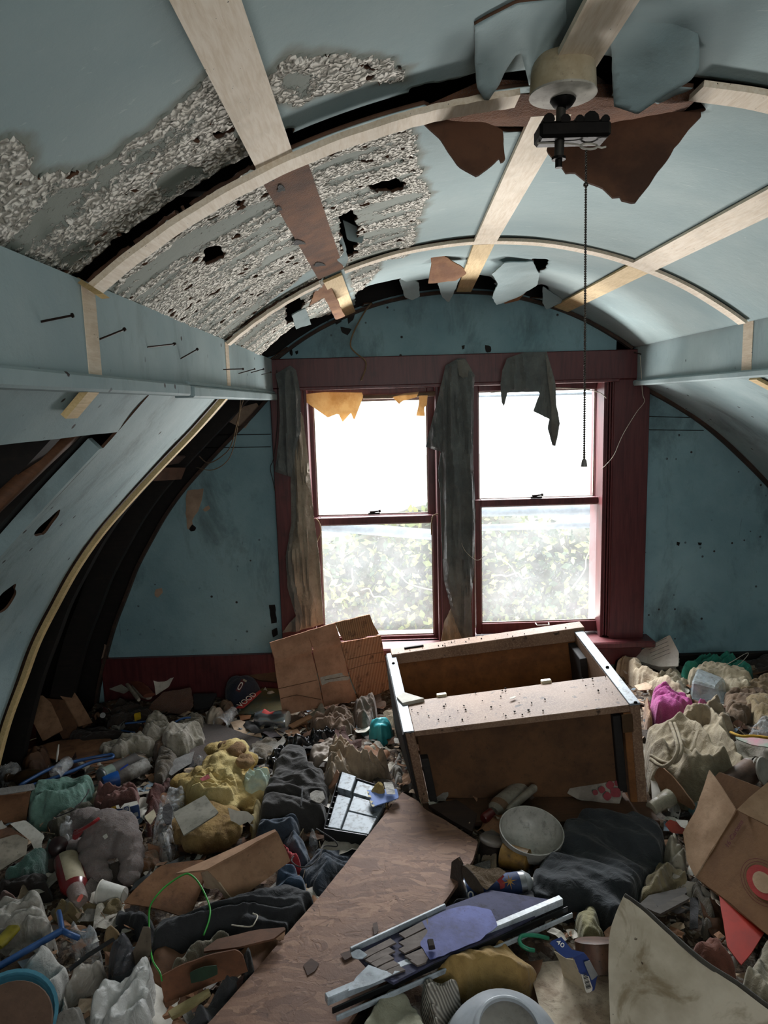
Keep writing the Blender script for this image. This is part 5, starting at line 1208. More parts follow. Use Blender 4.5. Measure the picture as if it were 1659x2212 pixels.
# --- stuffed bear, lying face down
def blob(name, balls, mat, vox=.008, amp=.0, nsc=.02, parent=None, smooth=6):
    bm = bmesh.new()
    for p, r, s in balls:
        mm = Matrix.Translation(Vector(p)) @ Matrix.Diagonal((s[0], s[1], s[2], 1))
        bmesh.ops.create_icosphere(bm, subdivisions=3, radius=r, matrix=mm)
    me = bpy.data.meshes.new(name); bm.to_mesh(me); bm.free()
    o = bpy.data.objects.new(name, me); C.objects.link(o)
    m = o.modifiers.new('remesh', 'REMESH'); m.mode = 'VOXEL'; m.voxel_size = vox; m.use_smooth_shade = True
    m2 = o.modifiers.new('smooth', 'SMOOTH'); m2.factor = .5; m2.iterations = smooth
    bpy.context.view_layer.update(); dg = bpy.context.evaluated_depsgraph_get()
    me2 = bpy.data.meshes.new_from_object(o.evaluated_get(dg)); o.modifiers.clear(); o.data = me2; me2.materials.clear(); me2.materials.append(mat)
    if amp:
        n = len(me2.vertices); co = np.empty(n*3); me2.vertices.foreach_get('co', co); co = co.reshape(-1, 3)
        nr = np.empty(n*3); me2.vertex_normals.foreach_get('vector', nr); nr = nr.reshape(-1, 3)
        co = co+nr*(amp*2*fbm(co/nsc, 4))[:, None]; me2.vertices.foreach_set('co', co.reshape(-1)); me2.update()
    me2.polygons.foreach_set('use_smooth', [True]*len(me2.polygons))
    return o
br = empty('stuffed_bear', label='dusty mauve-brown plush bear lying face down with a red ribbon', cat='toy')
FUR = soft('8d736b', '6d564f', 'fur', .25)
bp = lambda px, py, z: tuple(ph(px, py, z))
o = blob('body', [(bp(240, 1805, .075), .066, (1.05, .95, .9)), (bp(226, 1790, .09), .058, (1, 1, .9)), (bp(256, 1792, .08), .056, (1, 1, .9)), (bp(272, 1818, .07), .044, (1, 1, 1)), (bp(206, 1826, .06), .046, (1, 1, 1)),
    (bp(200, 1856, .045), .040, (1, 1, 1)), (bp(206, 1880, .03), .036, (1, 1, 1)), (bp(216, 1896, .022), .030, (1.1, 1, .9)),
    (bp(284, 1846, .045), .036, (1, 1, 1)), (bp(285, 1872, .03), .032, (1, 1, 1)), (bp(279, 1892, .018), .028, (1.1, 1, .9)),
    (bp(172, 1830, .035), .028, (1.5, 1, .9)), (bp(150, 1834, .02), .023, (1, 1, 1)), (bp(186, 1778, .055), .048, (1, 1, .9)), (bp(168, 1768, .05), .026, (1, 1, 1)), (bp(205, 1760, .05), .02, (1, 1, 1))], FUR, .0045, .005, .010, smooth=3); under(br, o)
o = wire('ribbon', [ph(162, 1800, .10), ph(180, 1790, .13), ph(200, 1778, .15), ph(214, 1768, .155)], [.004]*0 or .005, soft('9c1f22', '7e191b', 'cloth', .1)); under(br, o); o['label'] = 'red ribbon round the neck'
o = flat('ribbon_tail', None, None, [(160, 1792, .10), (185, 1786, .12), (178, 1800, .10), (165, 1815, .07), (156, 1812, .07)], soft('9c1f22', '7e191b', 'cloth', .1), .001, .004); under(br, o)
o = flat('cloth_tag', None, None, [(221, 1806, .185), (229, 1800, .19), (234, 1807, .185), (227, 1814, .18)], WHT, .001, .001); under(br, o)
# red bottle, paper cup, orange cloth
rb = empty('red_bottle', label='dark red plastic bottle with pale label lying in front of the bear', cat='bottle')
def rf(i, k, seg): return 1 if (1 <= i <= 2 and 3 <= k % seg <= 7) else 0
o = can('bottle_body', None, None, (143, 1853, .05), (163, 1925, .03), .034, [(0, .7), (.03, .95), (.1, 1), (.85, 1), (1, .7)], [soft('6d1f20', '541718', 'plastic', .2, .25), soft('a59a80', '8d8369', 'paper', .3)], 20, rf, 0, True, (1, .8)); under(rb, o)
o = can('bottle_neck', None, None, (163, 1922, .035), (172, 1948, .03), .022, [(0, 1), (.8, 1), (1, .85)], film('9b8a84', .3, 'neck', .3), 18); under(rb, o)
o = onpatch(173, 1940, .018, .010, 45, .055, soft('e0431d', 'c93a18', 'plastic', .1), 'orange_plug', oval=True); under(rb, o)
pc = empty('paper_cup', label='white paper cup lying on its side in front of the bear', cat='cup')
o = can('cup_wall', None, None, (268, 1936, .025), (217, 1928, .03), .021, [(.0, 1), (.02, 1.02), (1, 1.38), (.99, 1.3), (.05, .95)], soft('d6d4cd', 'bfbcb4', 'paper', .25), 26); under(pc, o)
o = can('cup_rim', None, None, (219, 1928, .03), (216, 1928, .03), .029, [(0, 1), (.5, 1.06), (1, 1)], WP, 26); under(pc, o)
o = can('cup_base', None, None, (269, 1936, .025), (266, 1936, .025), .02, [(0, .95), (.5, .95), (.6, .2), (1, .1)], soft('9b978d', '858177', 'paper', .4), 20); under(pc, o)
cloth('orange_cloth', 'dark orange patterned cloth right of the bear', 'cloth', [(278, 1870), (300, 1845), (345, 1832), (355, 1845), (340, 1872), (305, 1890), (285, 1905)], soft('6b4428', '3f3a28', 'cloth', .4), .0, .04, 40, 14)
flat('dark_sheet', 'dark grey plastic sheet right of the bear', 'sheet', [(290, 1905, .02), (340, 1880, .03), (400, 1845, .03), (395, 1858, .02), (330, 1895, .02), (280, 1925, .01)], soft('3c3f40', '2c2f30', 'plastic', .3, .4), .001, .01)

# --- yellow foam and its plastic
FOAM = soft('d9c489', 'b7985a', 'foam', .35)
fo = empty('foam_heap', label='large torn heap of yellow upholstery foam left of centre', cat='foam')
def fb(px, py, z, r, s=(1, 1, .7)): return (bp(px, py, z), r, s)
o = blob('foam_mass', [fb(450, 1690, .05, .075), fb(480, 1660, .08, .07), (bp(500, 1630, .09), .06, (1, 1, .8)), fb(520, 1650, .07, .05), fb(420, 1700, .05, .05), fb(395, 1690, .04, .038), fb(500, 1700, .05, .06), fb(540, 1690, .04, .045), fb(560, 1680, .03, .035),
    fb(555, 1720, .03, .035), fb(570, 1705, .03, .03), fb(530, 1730, .03, .04), fb(480, 1735, .04, .05), fb(440, 1740, .04, .05), fb(545, 1745, .02, .03), fb(470, 1620, .06, .04), fb(400, 1725, .02, .04)], FOAM, .0065, .022, .035, None, 2); under(fo, o)
o = blob('foam_skin', [fb(510, 1620, .12, .035, (1, 1, .6)), fb(530, 1645, .11, .03, (1, 1, .6)), fb(490, 1612, .11, .03, (1, 1, .6))], soft('a3825c', '6f5238', 'foam', .5), .005, .012, .02, None, 2); under(fo, o)
o = cloth('foam_sheet', None, None, [(395, 1700), (420, 1672), (470, 1655), (505, 1662), (520, 1690), (500, 1712), (450, 1722), (410, 1720)], soft('dcc98f', 'c0a566', 'foam', .3), .075, .04, 10, 30, ani=5); under(fo, o)
o = flat('red_mark', None, None, [(430, 1682, .13), (452, 1672, .135), (456, 1680, .13), (438, 1688, .125)], soft('b5565a', '9d484c', 'cloth', .2), .001, .002); under(fo, o)
fo2 = empty('foam_cushion', label='brownish round foam cushion under the grey board and clear plastic', cat='foam')
o = blob('cushion_body', [fb(440, 1800, .035, .075), fb(480, 1800, .035, .06), fb(405, 1790, .035, .06), fb(450, 1770, .05, .06), fb(490, 1770, .04, .045)], soft('a98c58', '7a5e38', 'foam', .5), .006, .014, .04, None, 4); under(fo2, o)
flat('grey_board', 'square grey-beige board piece lying on the foam cushion', 'board', [(374, 1757, .13), (443, 1719, .14), (473, 1757, .13), (397, 1806, .115)], soft('8b877b', '737064', 'card', .4), .004, .002, 6)
cloth('plastic_bag', 'clear plastic bag hanging over the left side of the foam cushion', 'bag', [(326, 1770), (345, 1720), (372, 1700), (405, 1700), (402, 1725), (380, 1745), (378, 1790), (365, 1830), (345, 1815)], FILM, .05, .05, 70, 16)
flat('black_sock', 'black oval scrap on the clear plastic bag', 'rag', [(352, 1742, .12), (366, 1735, .12), (374, 1750, .11), (370, 1780, .10), (358, 1782, .1), (350, 1762, .11)], BLKC, .003, .004)
flat('cream_card', 'small cream card at the left of the clear plastic bag', 'card', [(310, 1765, .07), (332, 1748, .075), (338, 1760, .07), (325, 1782, .06)], soft('b8ad94', 'a0967e', 'paper', .3), .0015, .001)
flat('paper_tag', 'torn white card tag hanging right of the foam cushion', 'card', [(492, 1744, .10), (512, 1752, .10), (533, 1752, .09), (549, 1764, .08), (547, 1789, .05), (536, 1775, .06), (519, 1783, .06), (500, 1780, .07)], WHT, .0015, .003, 8)
cloth('plastic_bag', 'crumpled clear green-tinted plastic on the right side of the foam', 'bag', [(520, 1675), (545, 1655), (570, 1650), (588, 1662), (575, 1685), (545, 1692), (525, 1690)], film('b9cdc2', .4, 'green'), .07, .05, 20, 26, sharp=1.6)
cloth('plastic_bag', 'small clear plastic at the left of the foam by the waxed paper', 'bag', [(412, 1650), (425, 1636), (450, 1630), (448, 1645), (430, 1656)], FILM, .03, .03, 20, 22)
cloth('foam_roll', 'rolled yellowish cloth standing right of the foam cushion', 'cloth', [(540, 1745), (562, 1722), (568, 1730), (556, 1770), (545, 1800), (538, 1780)], soft('b5a578', '8d7b50', 'foam', .4), .02, .06, 70, 14)
o = mesh_obj('x', [(0, 0, 0)], [], DK); bpy.data.objects.remove(o)
# --- big leaning cardboard under the left window
KR = soft('b88b70', '9c7259', 'card', .25)
def corr_mat(name, a, b_, scale, ang=0.0):
    b = NB(name); v = b.map((1, 1, 1), (0, ang, 0)); w = b.wave(v, scale, .4, 1)
    c = b.mix(w, lin(a), lin(b_)); b.col(b.mix(b.fr(b.noise(b.map(), 30, 5, .7), .55, .7), c, lin('5b4030'))); b.set(Roughness=.9); b.bump(w, .6, .004); return b.m
CORR = corr_mat('bare_corrugated', 'ab8462', '7b573c', 40, R_(-12))
CORR2 = corr_mat('ribbed_cardboard', 'ae8468', '94694e', 26, R_(-12))
lc_ = empty('leaning_cardboard', label='large opened-out brown cardboard box leaning below the left window', cat='cardboard')
def lp(px, py):                          # plane leaning back towards the wall
    a, b2, c = ph(612, 1545, .03), ph(838, 1492, .03), pY(795, 1325, 2.93)
    n = np.cross(b2-a, c-a); d = ray(px, py); o3 = np.array([0, 0, EYE]); t = ((a-o3)@n)/(d@n); return o3+d*t
LN = np.cross(lp(838, 1492)-lp(612, 1545), lp(795, 1325)-lp(612, 1545)); LN /= np.linalg.norm(LN)
if LN[1] > 0: LN = -LN
def lsheet(name, px, mat, lift=0.0, thick=.004, amp=.003, step=.012, wob=.0015, label=None):
    P = [lp(*q)+LN*lift for q in px]; o = sheet(name, P, mat, thick, step, crease(amp, 7, lift*900), wob, None, True); under(lc_, o)
    if label: o['label'] = label
    return o
lsheet('panel', [(592, 1424), (672, 1404), (688, 1470), (698, 1526), (612, 1545), (598, 1470)], KR)
lsheet('panel', [(674, 1403), (735, 1388), (756, 1470), (772, 1512), (700, 1526), (690, 1470)], KR)
lsheet('panel', [(735, 1388), (822, 1372), (832, 1430), (840, 1488), (812, 1500), (774, 1508), (757, 1466)], CORR2, .002)
lsheet('flap', [(580, 1386), (660, 1362), (668, 1384), (673, 1404), (632, 1416), (592, 1427), (585, 1404)], KR, .012, .004, .004)
lsheet('flap', [(660, 1362), (722, 1344), (730, 1370), (736, 1390), (676, 1404), (668, 1380)], KR, .009, .004, .003)
lsheet('stripped_flap', [(720, 1342), (795, 1325), (802, 1345), (814, 1367), (770, 1376), (738, 1382), (728, 1362)], CORR, .018, .006, .002, .008, .003, 'flap with its liner torn off showing the corrugation')
lsheet('packing_tape', [(690, 1462), (738, 1452), (740, 1458), (754, 1462), (752, 1468), (712, 1472), (694, 1480)], film('c9c4ba', .4, 'tape', .15), .006, .0006, .004, .008)
for px in ([(596, 1488), (640, 1478), (684, 1468)], [(606, 1508), (640, 1500), (692, 1510)], [(660, 1362), (674, 1404), (688, 1466), (700, 1526)], [(700, 1468), (756, 1458)], [(750, 1424), (800, 1412), (828, 1408)], [(752, 1446), (790, 1434), (830, 1428)], [(735, 1388), (757, 1466), (774, 1510)]):
    o = tube('crease', [lp(*q)+LN*.005 for q in px], .0011, TAN3, None, 4); under(lc_, o)
# --- middle
cloth('brown_cloth', 'crumpled brown cloth at the foot of the leaning cardboard', 'cloth', [(667, 1555), (690, 1545), (716, 1533), (745, 1532), (766, 1540), (770, 1556), (750, 1574), (733, 1580), (705, 1570), (680, 1574)], soft('7d6858', '5f4d41', 'cloth', .3), .02, .06, 30, 18)
cloth('brown_cloth', 'grey-brown cloth between the leaning cardboard and the chest', 'cloth', [(762, 1522), (785, 1510), (812, 1506), (814, 1520), (797, 1550), (778, 1555), (766, 1542)], soft('77695d', '5c5047', 'cloth', .3), .03, .07, 60, 18)
flat('wood_lath', 'thin wooden lath below the leaning cardboard', 'lath', [(622, 1568, .02), (668, 1544, .04), (676, 1550, .04), (632, 1574, .02)], soft('96704f', '78573c', 'wood', .2), .006, 0)
flat('wood_lath', 'short flat piece of wood beside the silver can', 'wood', [(615, 1580), (640, 1572), (652, 1590), (628, 1598)], soft('8f6d50', '74543b', 'wood', .2), .006, 0)
cloth('turquoise_packet', 'bright turquoise soft packet beside the chest', 'packet', [(795, 1567), (806, 1556), (818, 1552), (850, 1557), (846, 1574), (822, 1585), (806, 1578)], soft('4bb5bd', '36989f', 'plastic', .15, .4), .03, .04, 20, 10)
flat('paper_scrap', 'white paper scrap left of the turquoise packet', 'paper', [(766, 1580), (792, 1564), (802, 1572), (790, 1583), (772, 1584)], WHT, .001, .006)
cloth('black_bag', 'shiny black plastic bag above the dark jacket', 'bag', [(577, 1632), (590, 1612), (620, 1598), (660, 1585), (700, 1573), (735, 1575), (730, 1586), (690, 1600), (650, 1606), (610, 1630), (590, 1645)], soft('1b1b1d', '121213', 'plastic', .2, .22), .01, .05, 20, 22, sharp=1.5)
cloth('crumpled_newspaper', 'crumpled torn paper between the black bag and the beige cloth', 'paper', [(665, 1620), (690, 1602), (720, 1596), (745, 1600), (730, 1625), (700, 1645), (675, 1648)], soft('8e8378', '75695e', 'paper', .3), .01, .03, 30, 22)
flat('paper_scrap', 'white paper sliver left of the beige cloth', 'paper', [(690, 1640, .02), (712, 1615, .03), (722, 1618, .03), (706, 1645, .02)], WHT, .001, .004)
cloth('beige_cloth', 'beige cotton cloth twisted into a nest shape beside the chest', 'cloth', [(697, 1665), (703, 1640), (718, 1605), (740, 1597), (752, 1606), (790, 1614), (820, 1630), (846, 1645), (836, 1664), (800, 1672), (740, 1676), (725, 1700), (712, 1700), (704, 1685)], soft('a18e78', '7d6b58', 'cloth', .25), .02, .085, 150, 12, step=.007)
cloth('beige_cloth', 'grey-white stained cloth beside the left corner of the chest', 'cloth', [(848, 1650), (862, 1600), (870, 1640), (873, 1690), (856, 1690)], GRY, .0, .03, 60, 18)
# jacket, jeans
cloth('dark_jacket', 'charcoal knitted jacket lying left of the beige cloth', 'jacket', [(590, 1648), (600, 1625), (618, 1606), (645, 1604), (664, 1620), (668, 1640), (672, 1652), (700, 1660), (712, 1690), (712, 1735), (704, 1765), (640, 1770), (600, 1762), (556, 1768), (562, 1735), (572, 1700), (582, 1672)], soft('353230', '282625', 'cloth', .2), .03, .055, 170, 8, fine=.06, sharp=1.0)
wire('jacket_zip', [ph(650, 1742, .10), ph(652, 1720, .105), ph(653, 1700, .105)], .0025, soft('16181c', '101114', 'cloth', 0), 'dark zipped pocket edge on the charcoal jacket', 'zip')
flat('stone_chip', 'flat grey hexagonal plaster chip on the charcoal jacket', 'chip', [(669, 1716, .085), (680, 1708, .09), (698, 1710, .09), (703, 1725, .085), (690, 1738, .08), (672, 1728, .08)], GRY, .004, .001)
cloth('blue_jeans', 'faded dark blue jeans below the charcoal jacket', 'jeans', [(547, 1812), (553, 1785), (564, 1762), (600, 1758), (652, 1764), (650, 1790), (640, 1806), (600, 1800), (570, 1806)], DENIM, .02, .05, 10, 10, fine=.06)
cloth('blue_jeans', 'folded dark denim right of the red cloth', 'jeans', [(604, 1805), (640, 1802), (662, 1808), (672, 1835), (665, 1850), (645, 1856), (622, 1838), (610, 1820)], DENIM, .01, .05, 130, 12, fine=.06)
cloth('blue_jeans', 'rounded blue denim fold behind the upright cardboard box flap', 'jeans', [(562, 1920), (585, 1898), (605, 1868), (640, 1862), (660, 1885), (660, 1908), (625, 1918), (590, 1918)], soft('34475c', '27374a', 'cloth', .15), .02, .06, 30, 10, fine=.05)
cloth('navy_sweater', 'navy sweater running under the left edge of the particle board', 'sweater', [(638, 1864), (680, 1838), (725, 1822), (760, 1815), (782, 1818), (760, 1850), (725, 1890), (700, 1925), (678, 1928), (664, 1900), (655, 1880)], soft('343d49', '283039', 'cloth', .15), .01, .05, 40, 8, fine=.06)
cloth('black_trousers', 'black cotton trousers with long folds in front of the cardboard flap', 'trousers', [(330, 2008), (385, 1972), (450, 1960), (505, 1945), (567, 1917), (620, 1910), (666, 1918), (682, 1940), (650, 1975), (625, 2000), (565, 2014), (500, 2008), (430, 2030), (345, 2058), (318, 2062)], soft('2d2e31', '222326', 'cloth', .15), .02, .06, 25, 7, fine=.05, occ=True)
cloth('black_trousers', 'black cloth mound left of the green cord loop', 'cloth', [(255, 1960), (300, 1975), (330, 1985), (340, 2010), (325, 2040), (280, 2010), (240, 1995)], soft('26272a', '1c1d20', 'cloth', .15), .0, .04, 60, 8)
cloth('grey_trousers', 'dark grey cloth at the bottom edge left of the particle board', 'cloth', [(385, 2230), (430, 2165), (462, 2120), (490, 2107), (532, 2103), (518, 2135), (480, 2185), (455, 2230)], soft('414144', '303033', 'cloth', .2), .02, .05, 130, 8, fine=.05)
cloth('red_cloth', 'small bright red cloth sticking out beside the cardboard box flap', 'cloth', [(604, 1800), (618, 1812), (630, 1828), (656, 1852), (640, 1856), (624, 1852), (612, 1830)], soft('a32c33', '822127', 'cloth', .1), .04, .03, 130, 20)
cloth('plastic_scrap', 'crumpled clear packaging below the black case', 'packaging', [(662, 1790), (680, 1788), (690, 1800), (680, 1815), (668, 1812)], FILM, .03, .03, 10, 30)
wire('thin_cable', [ph(684, 1790, .06), ph(700, 1800, .07), ph(722, 1815, .07), ph(728, 1828, .06), ph(700, 1828, .06), ph(690, 1850, .06), ph(670, 1870, .06), ph(645, 1872, .06), ph(630, 1860, .06), ph(634, 1850, .06)], .0018, BLKC, 'thin dark cable curling below the black case', 'cable')
wire('bent_wire', [ph(500, 1998, .07), ph(540, 2002, .08), ph(552, 1990, .085), ph(556, 1978, .085), ph(546, 1973, .085)], .0015, STR, 'bent pale wire on the black trousers', 'wire')
# black case with grey panels
cs = empty('black_case', label='open black plastic case of grey rectangular boxes left of the particle board', cat='case')
PNL = laminate(); PNL.node_tree.nodes['Principled BSDF'].inputs['Roughness'].default_value = .5
K0, K1, K2, K3 = ph(700, 1796, .04), ph(795, 1812, .04), ph(845, 1712, .05), ph(735, 1675, .05)
def kp(u, v, h): return K0*(1-u)*(1-v)+K1*u*(1-v)+K2*u*v+K3*(1-u)*v+np.array([0, 0, h])
def kb(nm, u0, u1, v0, v1, h0, h1, mat, bev=.002):
    o = hexa(nm, [kp(u0, v0, h0), kp(u1, v0, h0), kp(u1, v1, h0), kp(u0, v1, h0), kp(u0, v0, h1), kp(u1, v0, h1), kp(u1, v1, h1), kp(u0, v1, h1)], mat, None, bev); under(cs, o); return o
CB = soft('1b1c1e', '141516', 'plastic', .2, .35)
kb('case_floor', 0, 1, 0, 1, -.02, -.012, CB); kb('case_wall', -.015, .01, 0, 1, -.02, .012, CB); kb('case_wall', 0, 1, -.02, .005, -.03, .012, CB); kb('case_wall', 0, 1, .99, 1.01, -.02, .01, CB)
kb('grey_box', .07, .36, .03, .60, -.01, .010, PNL); kb('grey_box', .05, .34, .65, .97, -.01, .022, PNL); kb('grey_box', .39, 1, .03, .36, -.01, .009, PNL); kb('grey_box', .39, 1, .375, .66, -.01, .009, PNL); kb('grey_box', .37, 1, .69, .95, -.01, .012, PNL)
for q in range(9): kb('case_rib', .012, .05, .06+q*.1, .066+q*.1, -.01, .006, CB, 0)
pc_ = empty('torn_picture', label='torn blue mountain picture card with foam backing lying on the black case', cat='picture')
BPIC = soft('5d7bbd', '7f95cf', 'paper', .2)
o = flat('card', None, None, [(792, 1708, .08), (857, 1705, .08), (862, 1724, .07), (805, 1744, .07)], BPIC, .003, .003); under(pc_, o)
o = flat('margin', None, None, [(791, 1708, .084), (797, 1709, .084), (811, 1742, .074), (804, 1744, .074)], soft('d7ceb0', 'c2b898', 'paper', .1), .001, 0); under(pc_, o)
o = cloth('foam_bit', None, None, [(794, 1706), (806, 1692), (815, 1690), (835, 1696), (842, 1706), (820, 1710)], FOAM, .08, .025, 10, 30, step=.005); under(pc_, o)
o = flat('tape', None, None, [(828, 1690, .10), (848, 1690, .10), (855, 1716, .088), (836, 1716, .09)], film('b9b5ac', .3, 'tp', .5), .001, .003); under(pc_, o)
cloth('pink_cloth', 'small brown-pink rag between the torn picture and the particle board', 'rag', [(820, 1762), (830, 1745), (842, 1742), (846, 1750), (832, 1765), (822, 1775)], soft('7d5a4c', '614337', 'cloth', .2), .04, .03, 60, 24, step=.005)
flat('wood_splinter', 'split piece of tan wood standing by the beige cloth', 'wood', [(710, 1702, .05), (722, 1680, .07), (728, 1662, .1), (733, 1670, .1), (728, 1690, .07), (714, 1706, .05)], soft('8a6145', '6b4831', 'wood', .2), .004, .003)
# --- particle board (OSB)
def osb():
    b = NB('flake_board'); v = b.map(); 
    nz = b.n.new('ShaderNodeTexNoise'); nz.inputs['Scale'].default_value = 7; b.link(v, nz.inputs['Vector'])
    s_ = b.n.new('ShaderNodeVectorMath'); s_.operation = 'SCALE'; s_.inputs['Scale'].default_value = .10; b.link(nz.outputs['Color'], s_.inputs[0])
    ad = b.n.new('ShaderNodeVectorMath'); ad.operation = 'ADD'; b.link(v, ad.inputs[0]); b.link(s_.outputs[0], ad.inputs[1])
    cols = []; hs = []
    for rot, sc in ((.3, (11, 60, 20)), (1.5, (10, 56, 20)), (2.4, (12, 70, 20))):
        m = b.n.new('ShaderNodeMapping'); m.inputs['Rotation'].default_value = (0, 0, rot); m.inputs['Scale'].default_value = sc; b.link(ad.outputs[0], m.inputs[0])
        cols.append(b.voro(m.outputs[0], 1.0, 'F1', 'Color')); hs.append(b.voro(m.outputs[0], 1.0, 'DISTANCE_TO_EDGE', 'Distance'))
    g1 = b.fr(b.noise(v, 16, 3, .6, 1), .48, .52); g2 = b.fr(b.noise(v, 11, 3, .6, 1), .50, .54)
    cc = b.mix(g2, b.mix(g1, cols[0], cols[1]), cols[2]); hh = b.mix(g2, b.mix(g1, hs[0], hs[1]), hs[2])
    s = b.n.new('ShaderNodeSeparateColor'); b.link(cc, s.inputs[0])
    c = b.ramp(s.outputs[0], [(0, lin('6b4e40')), (.35, lin('7a5b4a')), (.7, lin('856451')), (1, lin('967560'))])
    c = b.mix(b.math('MULTIPLY', b.ramp(hh, [(0, (1, 1, 1, 1)), (.035, (0, 0, 0, 1))]), b.fr(b.noise(v, 26, 3, .6), .5, .6)), c, lin('453027'))
    c = b.mix(b.math('MULTIPLY', b.fr(b.noise(v, 3.5, 4, .6), .42, .62), .5), c, lin('7a6258')); b.col(c); b.set(Roughness=.75)
    b.bump(b.math('ADD', b.math('MULTIPLY', s.outputs[1], .5), b.math('MULTIPLY', b.noise(v, 70, 4, .7), .6)), .6, .004); return b.m
OSB = osb()
ob = empty('particle_board', label='large broken piece of brown flake board lying diagonally in the foreground', cat='board')
BP = [(869, 1714, .05), (905, 1735, .05), (918, 1752, .05), (960, 1775, .05), (1033, 1822, .045), (1022, 1862, .045), (975, 1932, .045), (945, 1975, .045), (880, 2070, .045), (775, 2180, .045), (700, 2290, .05), (370, 2290, .05), (455, 2212, .05), (560, 2092, .05), (700, 1930, .05)]
o = flat('board', None, None, BP, OSB, .012, .002, 3, step=.014, wob=.002, occ=True); under(ob, o)
for q in ([(952, 1803), (960, 1797), (974, 1812), (970, 1817)], [(655, 2085), (672, 2070), (690, 2082), (680, 2098), (664, 2108)], [(805, 1995), (815, 1992), (818, 2010), (808, 2024)], [(556, 1975, .06), (562, 1975, .06), (562, 1980, .06)], [(735, 2060), (765, 2050), (770, 2060), (745, 2075)]):
    o = flat('missing_flake', None, None, [(a[0], a[1], .0535) for a in q], soft('4b3428', '3a2820', 'wood', .2), .001, .0, wob=.001, step=.006); under(ob, o)
# --- broken framed panel
fp = empty('broken_panel', label='broken white-edged blue and grey wood panel lying across the particle board', cat='panel')
BLP = soft('5b63a3', '45497c', 'paper', .45); OLDW = soft('7c7069', '5f544e', 'wood', .4); ALU = soft('c2ccd6', '8d979f', 'plastic', .5, .3)
def Wh(px, py, h): return ph(px, py, h)
o = flat('panel_board', None, None, [(765, 2060, .085), (962, 1962, .085), (1060, 1925, .07), (1215, 1950, .07), (1100, 2010, .085), (935, 2080, .085), (850, 2125, .085), (800, 2098, .085)], soft('4a4b66', '2e2f45', 'card', .6), .006, 0, step=.02, occ=True); under(fp, o)
for q in range(5):
    t0, t1 = q/5, (q+1)/5-.02
    A0, A1 = np.array([775, 2064.]), np.array([835, 2112.]); B0, B1 = np.array([925, 1985.]), np.array([925+10*math.sin(q*2.1), 2080.])
    a, b2, c, d = A0+(A1-A0)*t0, A0+(A1-A0)*t1, B0+(B1-B0)*t1, B0+(B1-B0)*t0
    c = c+np.array([-12*math.sin(q*3.3), 0]); d = d+np.array([-12*math.sin(q*3.3), 0])
    o = flat('slat', None, None, [(a[0], a[1], .092), (b2[0], b2[1], .092), (c[0], c[1], .092), (d[0], d[1], .092)], OLDW, .004, 0, step=.02, wob=.001); under(fp, o)
o = flat('blue_paint', None, None, [(912, 1990, .094), (965, 1966, .094), (1010, 1956, .09), (1060, 1965, .09), (1075, 2000, .09), (1040, 2030, .094), (930, 2075, .094), (905, 2040, .094), (925, 2012, .094)], BLP, .001, .0, step=.01, wob=.006); under(fp, o)
def rail(nm, a, b2, w, h, mat):
    d = b2-a; d /= np.linalg.norm(d); s = np.cross(d, [0, 0, 1.]); s /= np.linalg.norm(s); z = np.array([0, 0, 1.])
    P = [a-s*w/2, a+s*w/2, b2+s*w/2, b2-s*w/2]; P = P+[p+z*h for p in P]; o = hexa(nm, P, mat, None, .0015); under(fp, o); return o
ra, rb_ = ph(705, 2168, .075), ph(1212, 1952, .075)
rail('edge_rail', ra, rb_, .016, .018, ALU); 
off = np.array([.012, -.014, -.010]); rail('edge_groove', ra+off, rb_+off, .004, .014, CB); off = off*1.7; rail('edge_rail', ra+off, rb_+off, .005, .012, ALU)
o = rail('upper_edge', ph(757, 2060, .085), ph(962, 1964, .085), .007, .014, ALU)
o = flat('torn_facing', None, None, [(750, 2142, .095), (770, 2110, .095), (800, 2080, .095), (812, 2090, .095), (830, 2098, .095), (866, 2098, .095), (800, 2128, .095)], ALU, .002, .001, wob=.003); under(fp, o)
o = flat('torn_facing', None, None, [(757, 2058, .10), (775, 2050, .10), (782, 2056, .10), (796, 2062, .10), (780, 2074, .098), (762, 2070, .098)], ALU, .002, .003, wob=.003); under(fp, o)
flat('wood_block', 'small dark wooden cube lying on the broken panel', 'block', [(924, 2036, .115), (937, 2034, .115), (939, 2044, .10), (925, 2046, .10)], soft('3c322d', '2b2420', 'wood', .2), .014, 0, step=.006, wob=0)
# --- cardboard flaps with green cord
flat('cardboard_flap', 'wide brown cardboard flap right of the paper cup', 'cardboard', [(268, 1950, .03), (300, 1915, .05), (345, 1872, .07), (400, 1862, .08), (440, 1856, .085), (447, 1885, .07), (430, 1935, .05), (412, 1975, .03), (395, 1982, .02), (340, 1965, .02)], TAN2, .004, .008, 5, occ=True)
cbx = empty('cardboard_box', label='crushed tan cardboard box end lying on dark clothes left of centre', cat='box')
o = flat('box_side', None, None, [(447, 1880, .10), (520, 1838, .14), (598, 1795, .15), (612, 1825, .11), (627, 1860, .07), (560, 1910, .05), (507, 1947, .04), (478, 1912, .07)], TAN, .005, .006, 5, occ=True); under(cbx, o)
o = flat('box_flap', None, None, [(380, 1888, .085), (440, 1862, .11), (520, 1826, .14), (594, 1793, .155), (598, 1797, .15), (520, 1840, .14), (447, 1881, .10), (400, 1886, .085)], TAN, .004, .003); under(cbx, o)
o = flat('torn_edge', None, None, [(435, 1884, .09), (447, 1880, .10), (480, 1914, .075), (507, 1947, .045), (492, 1948, .035), (470, 1920, .05), (445, 1920, .04)], PALE, .003, .006, 12, wob=.004); under(cbx, o)
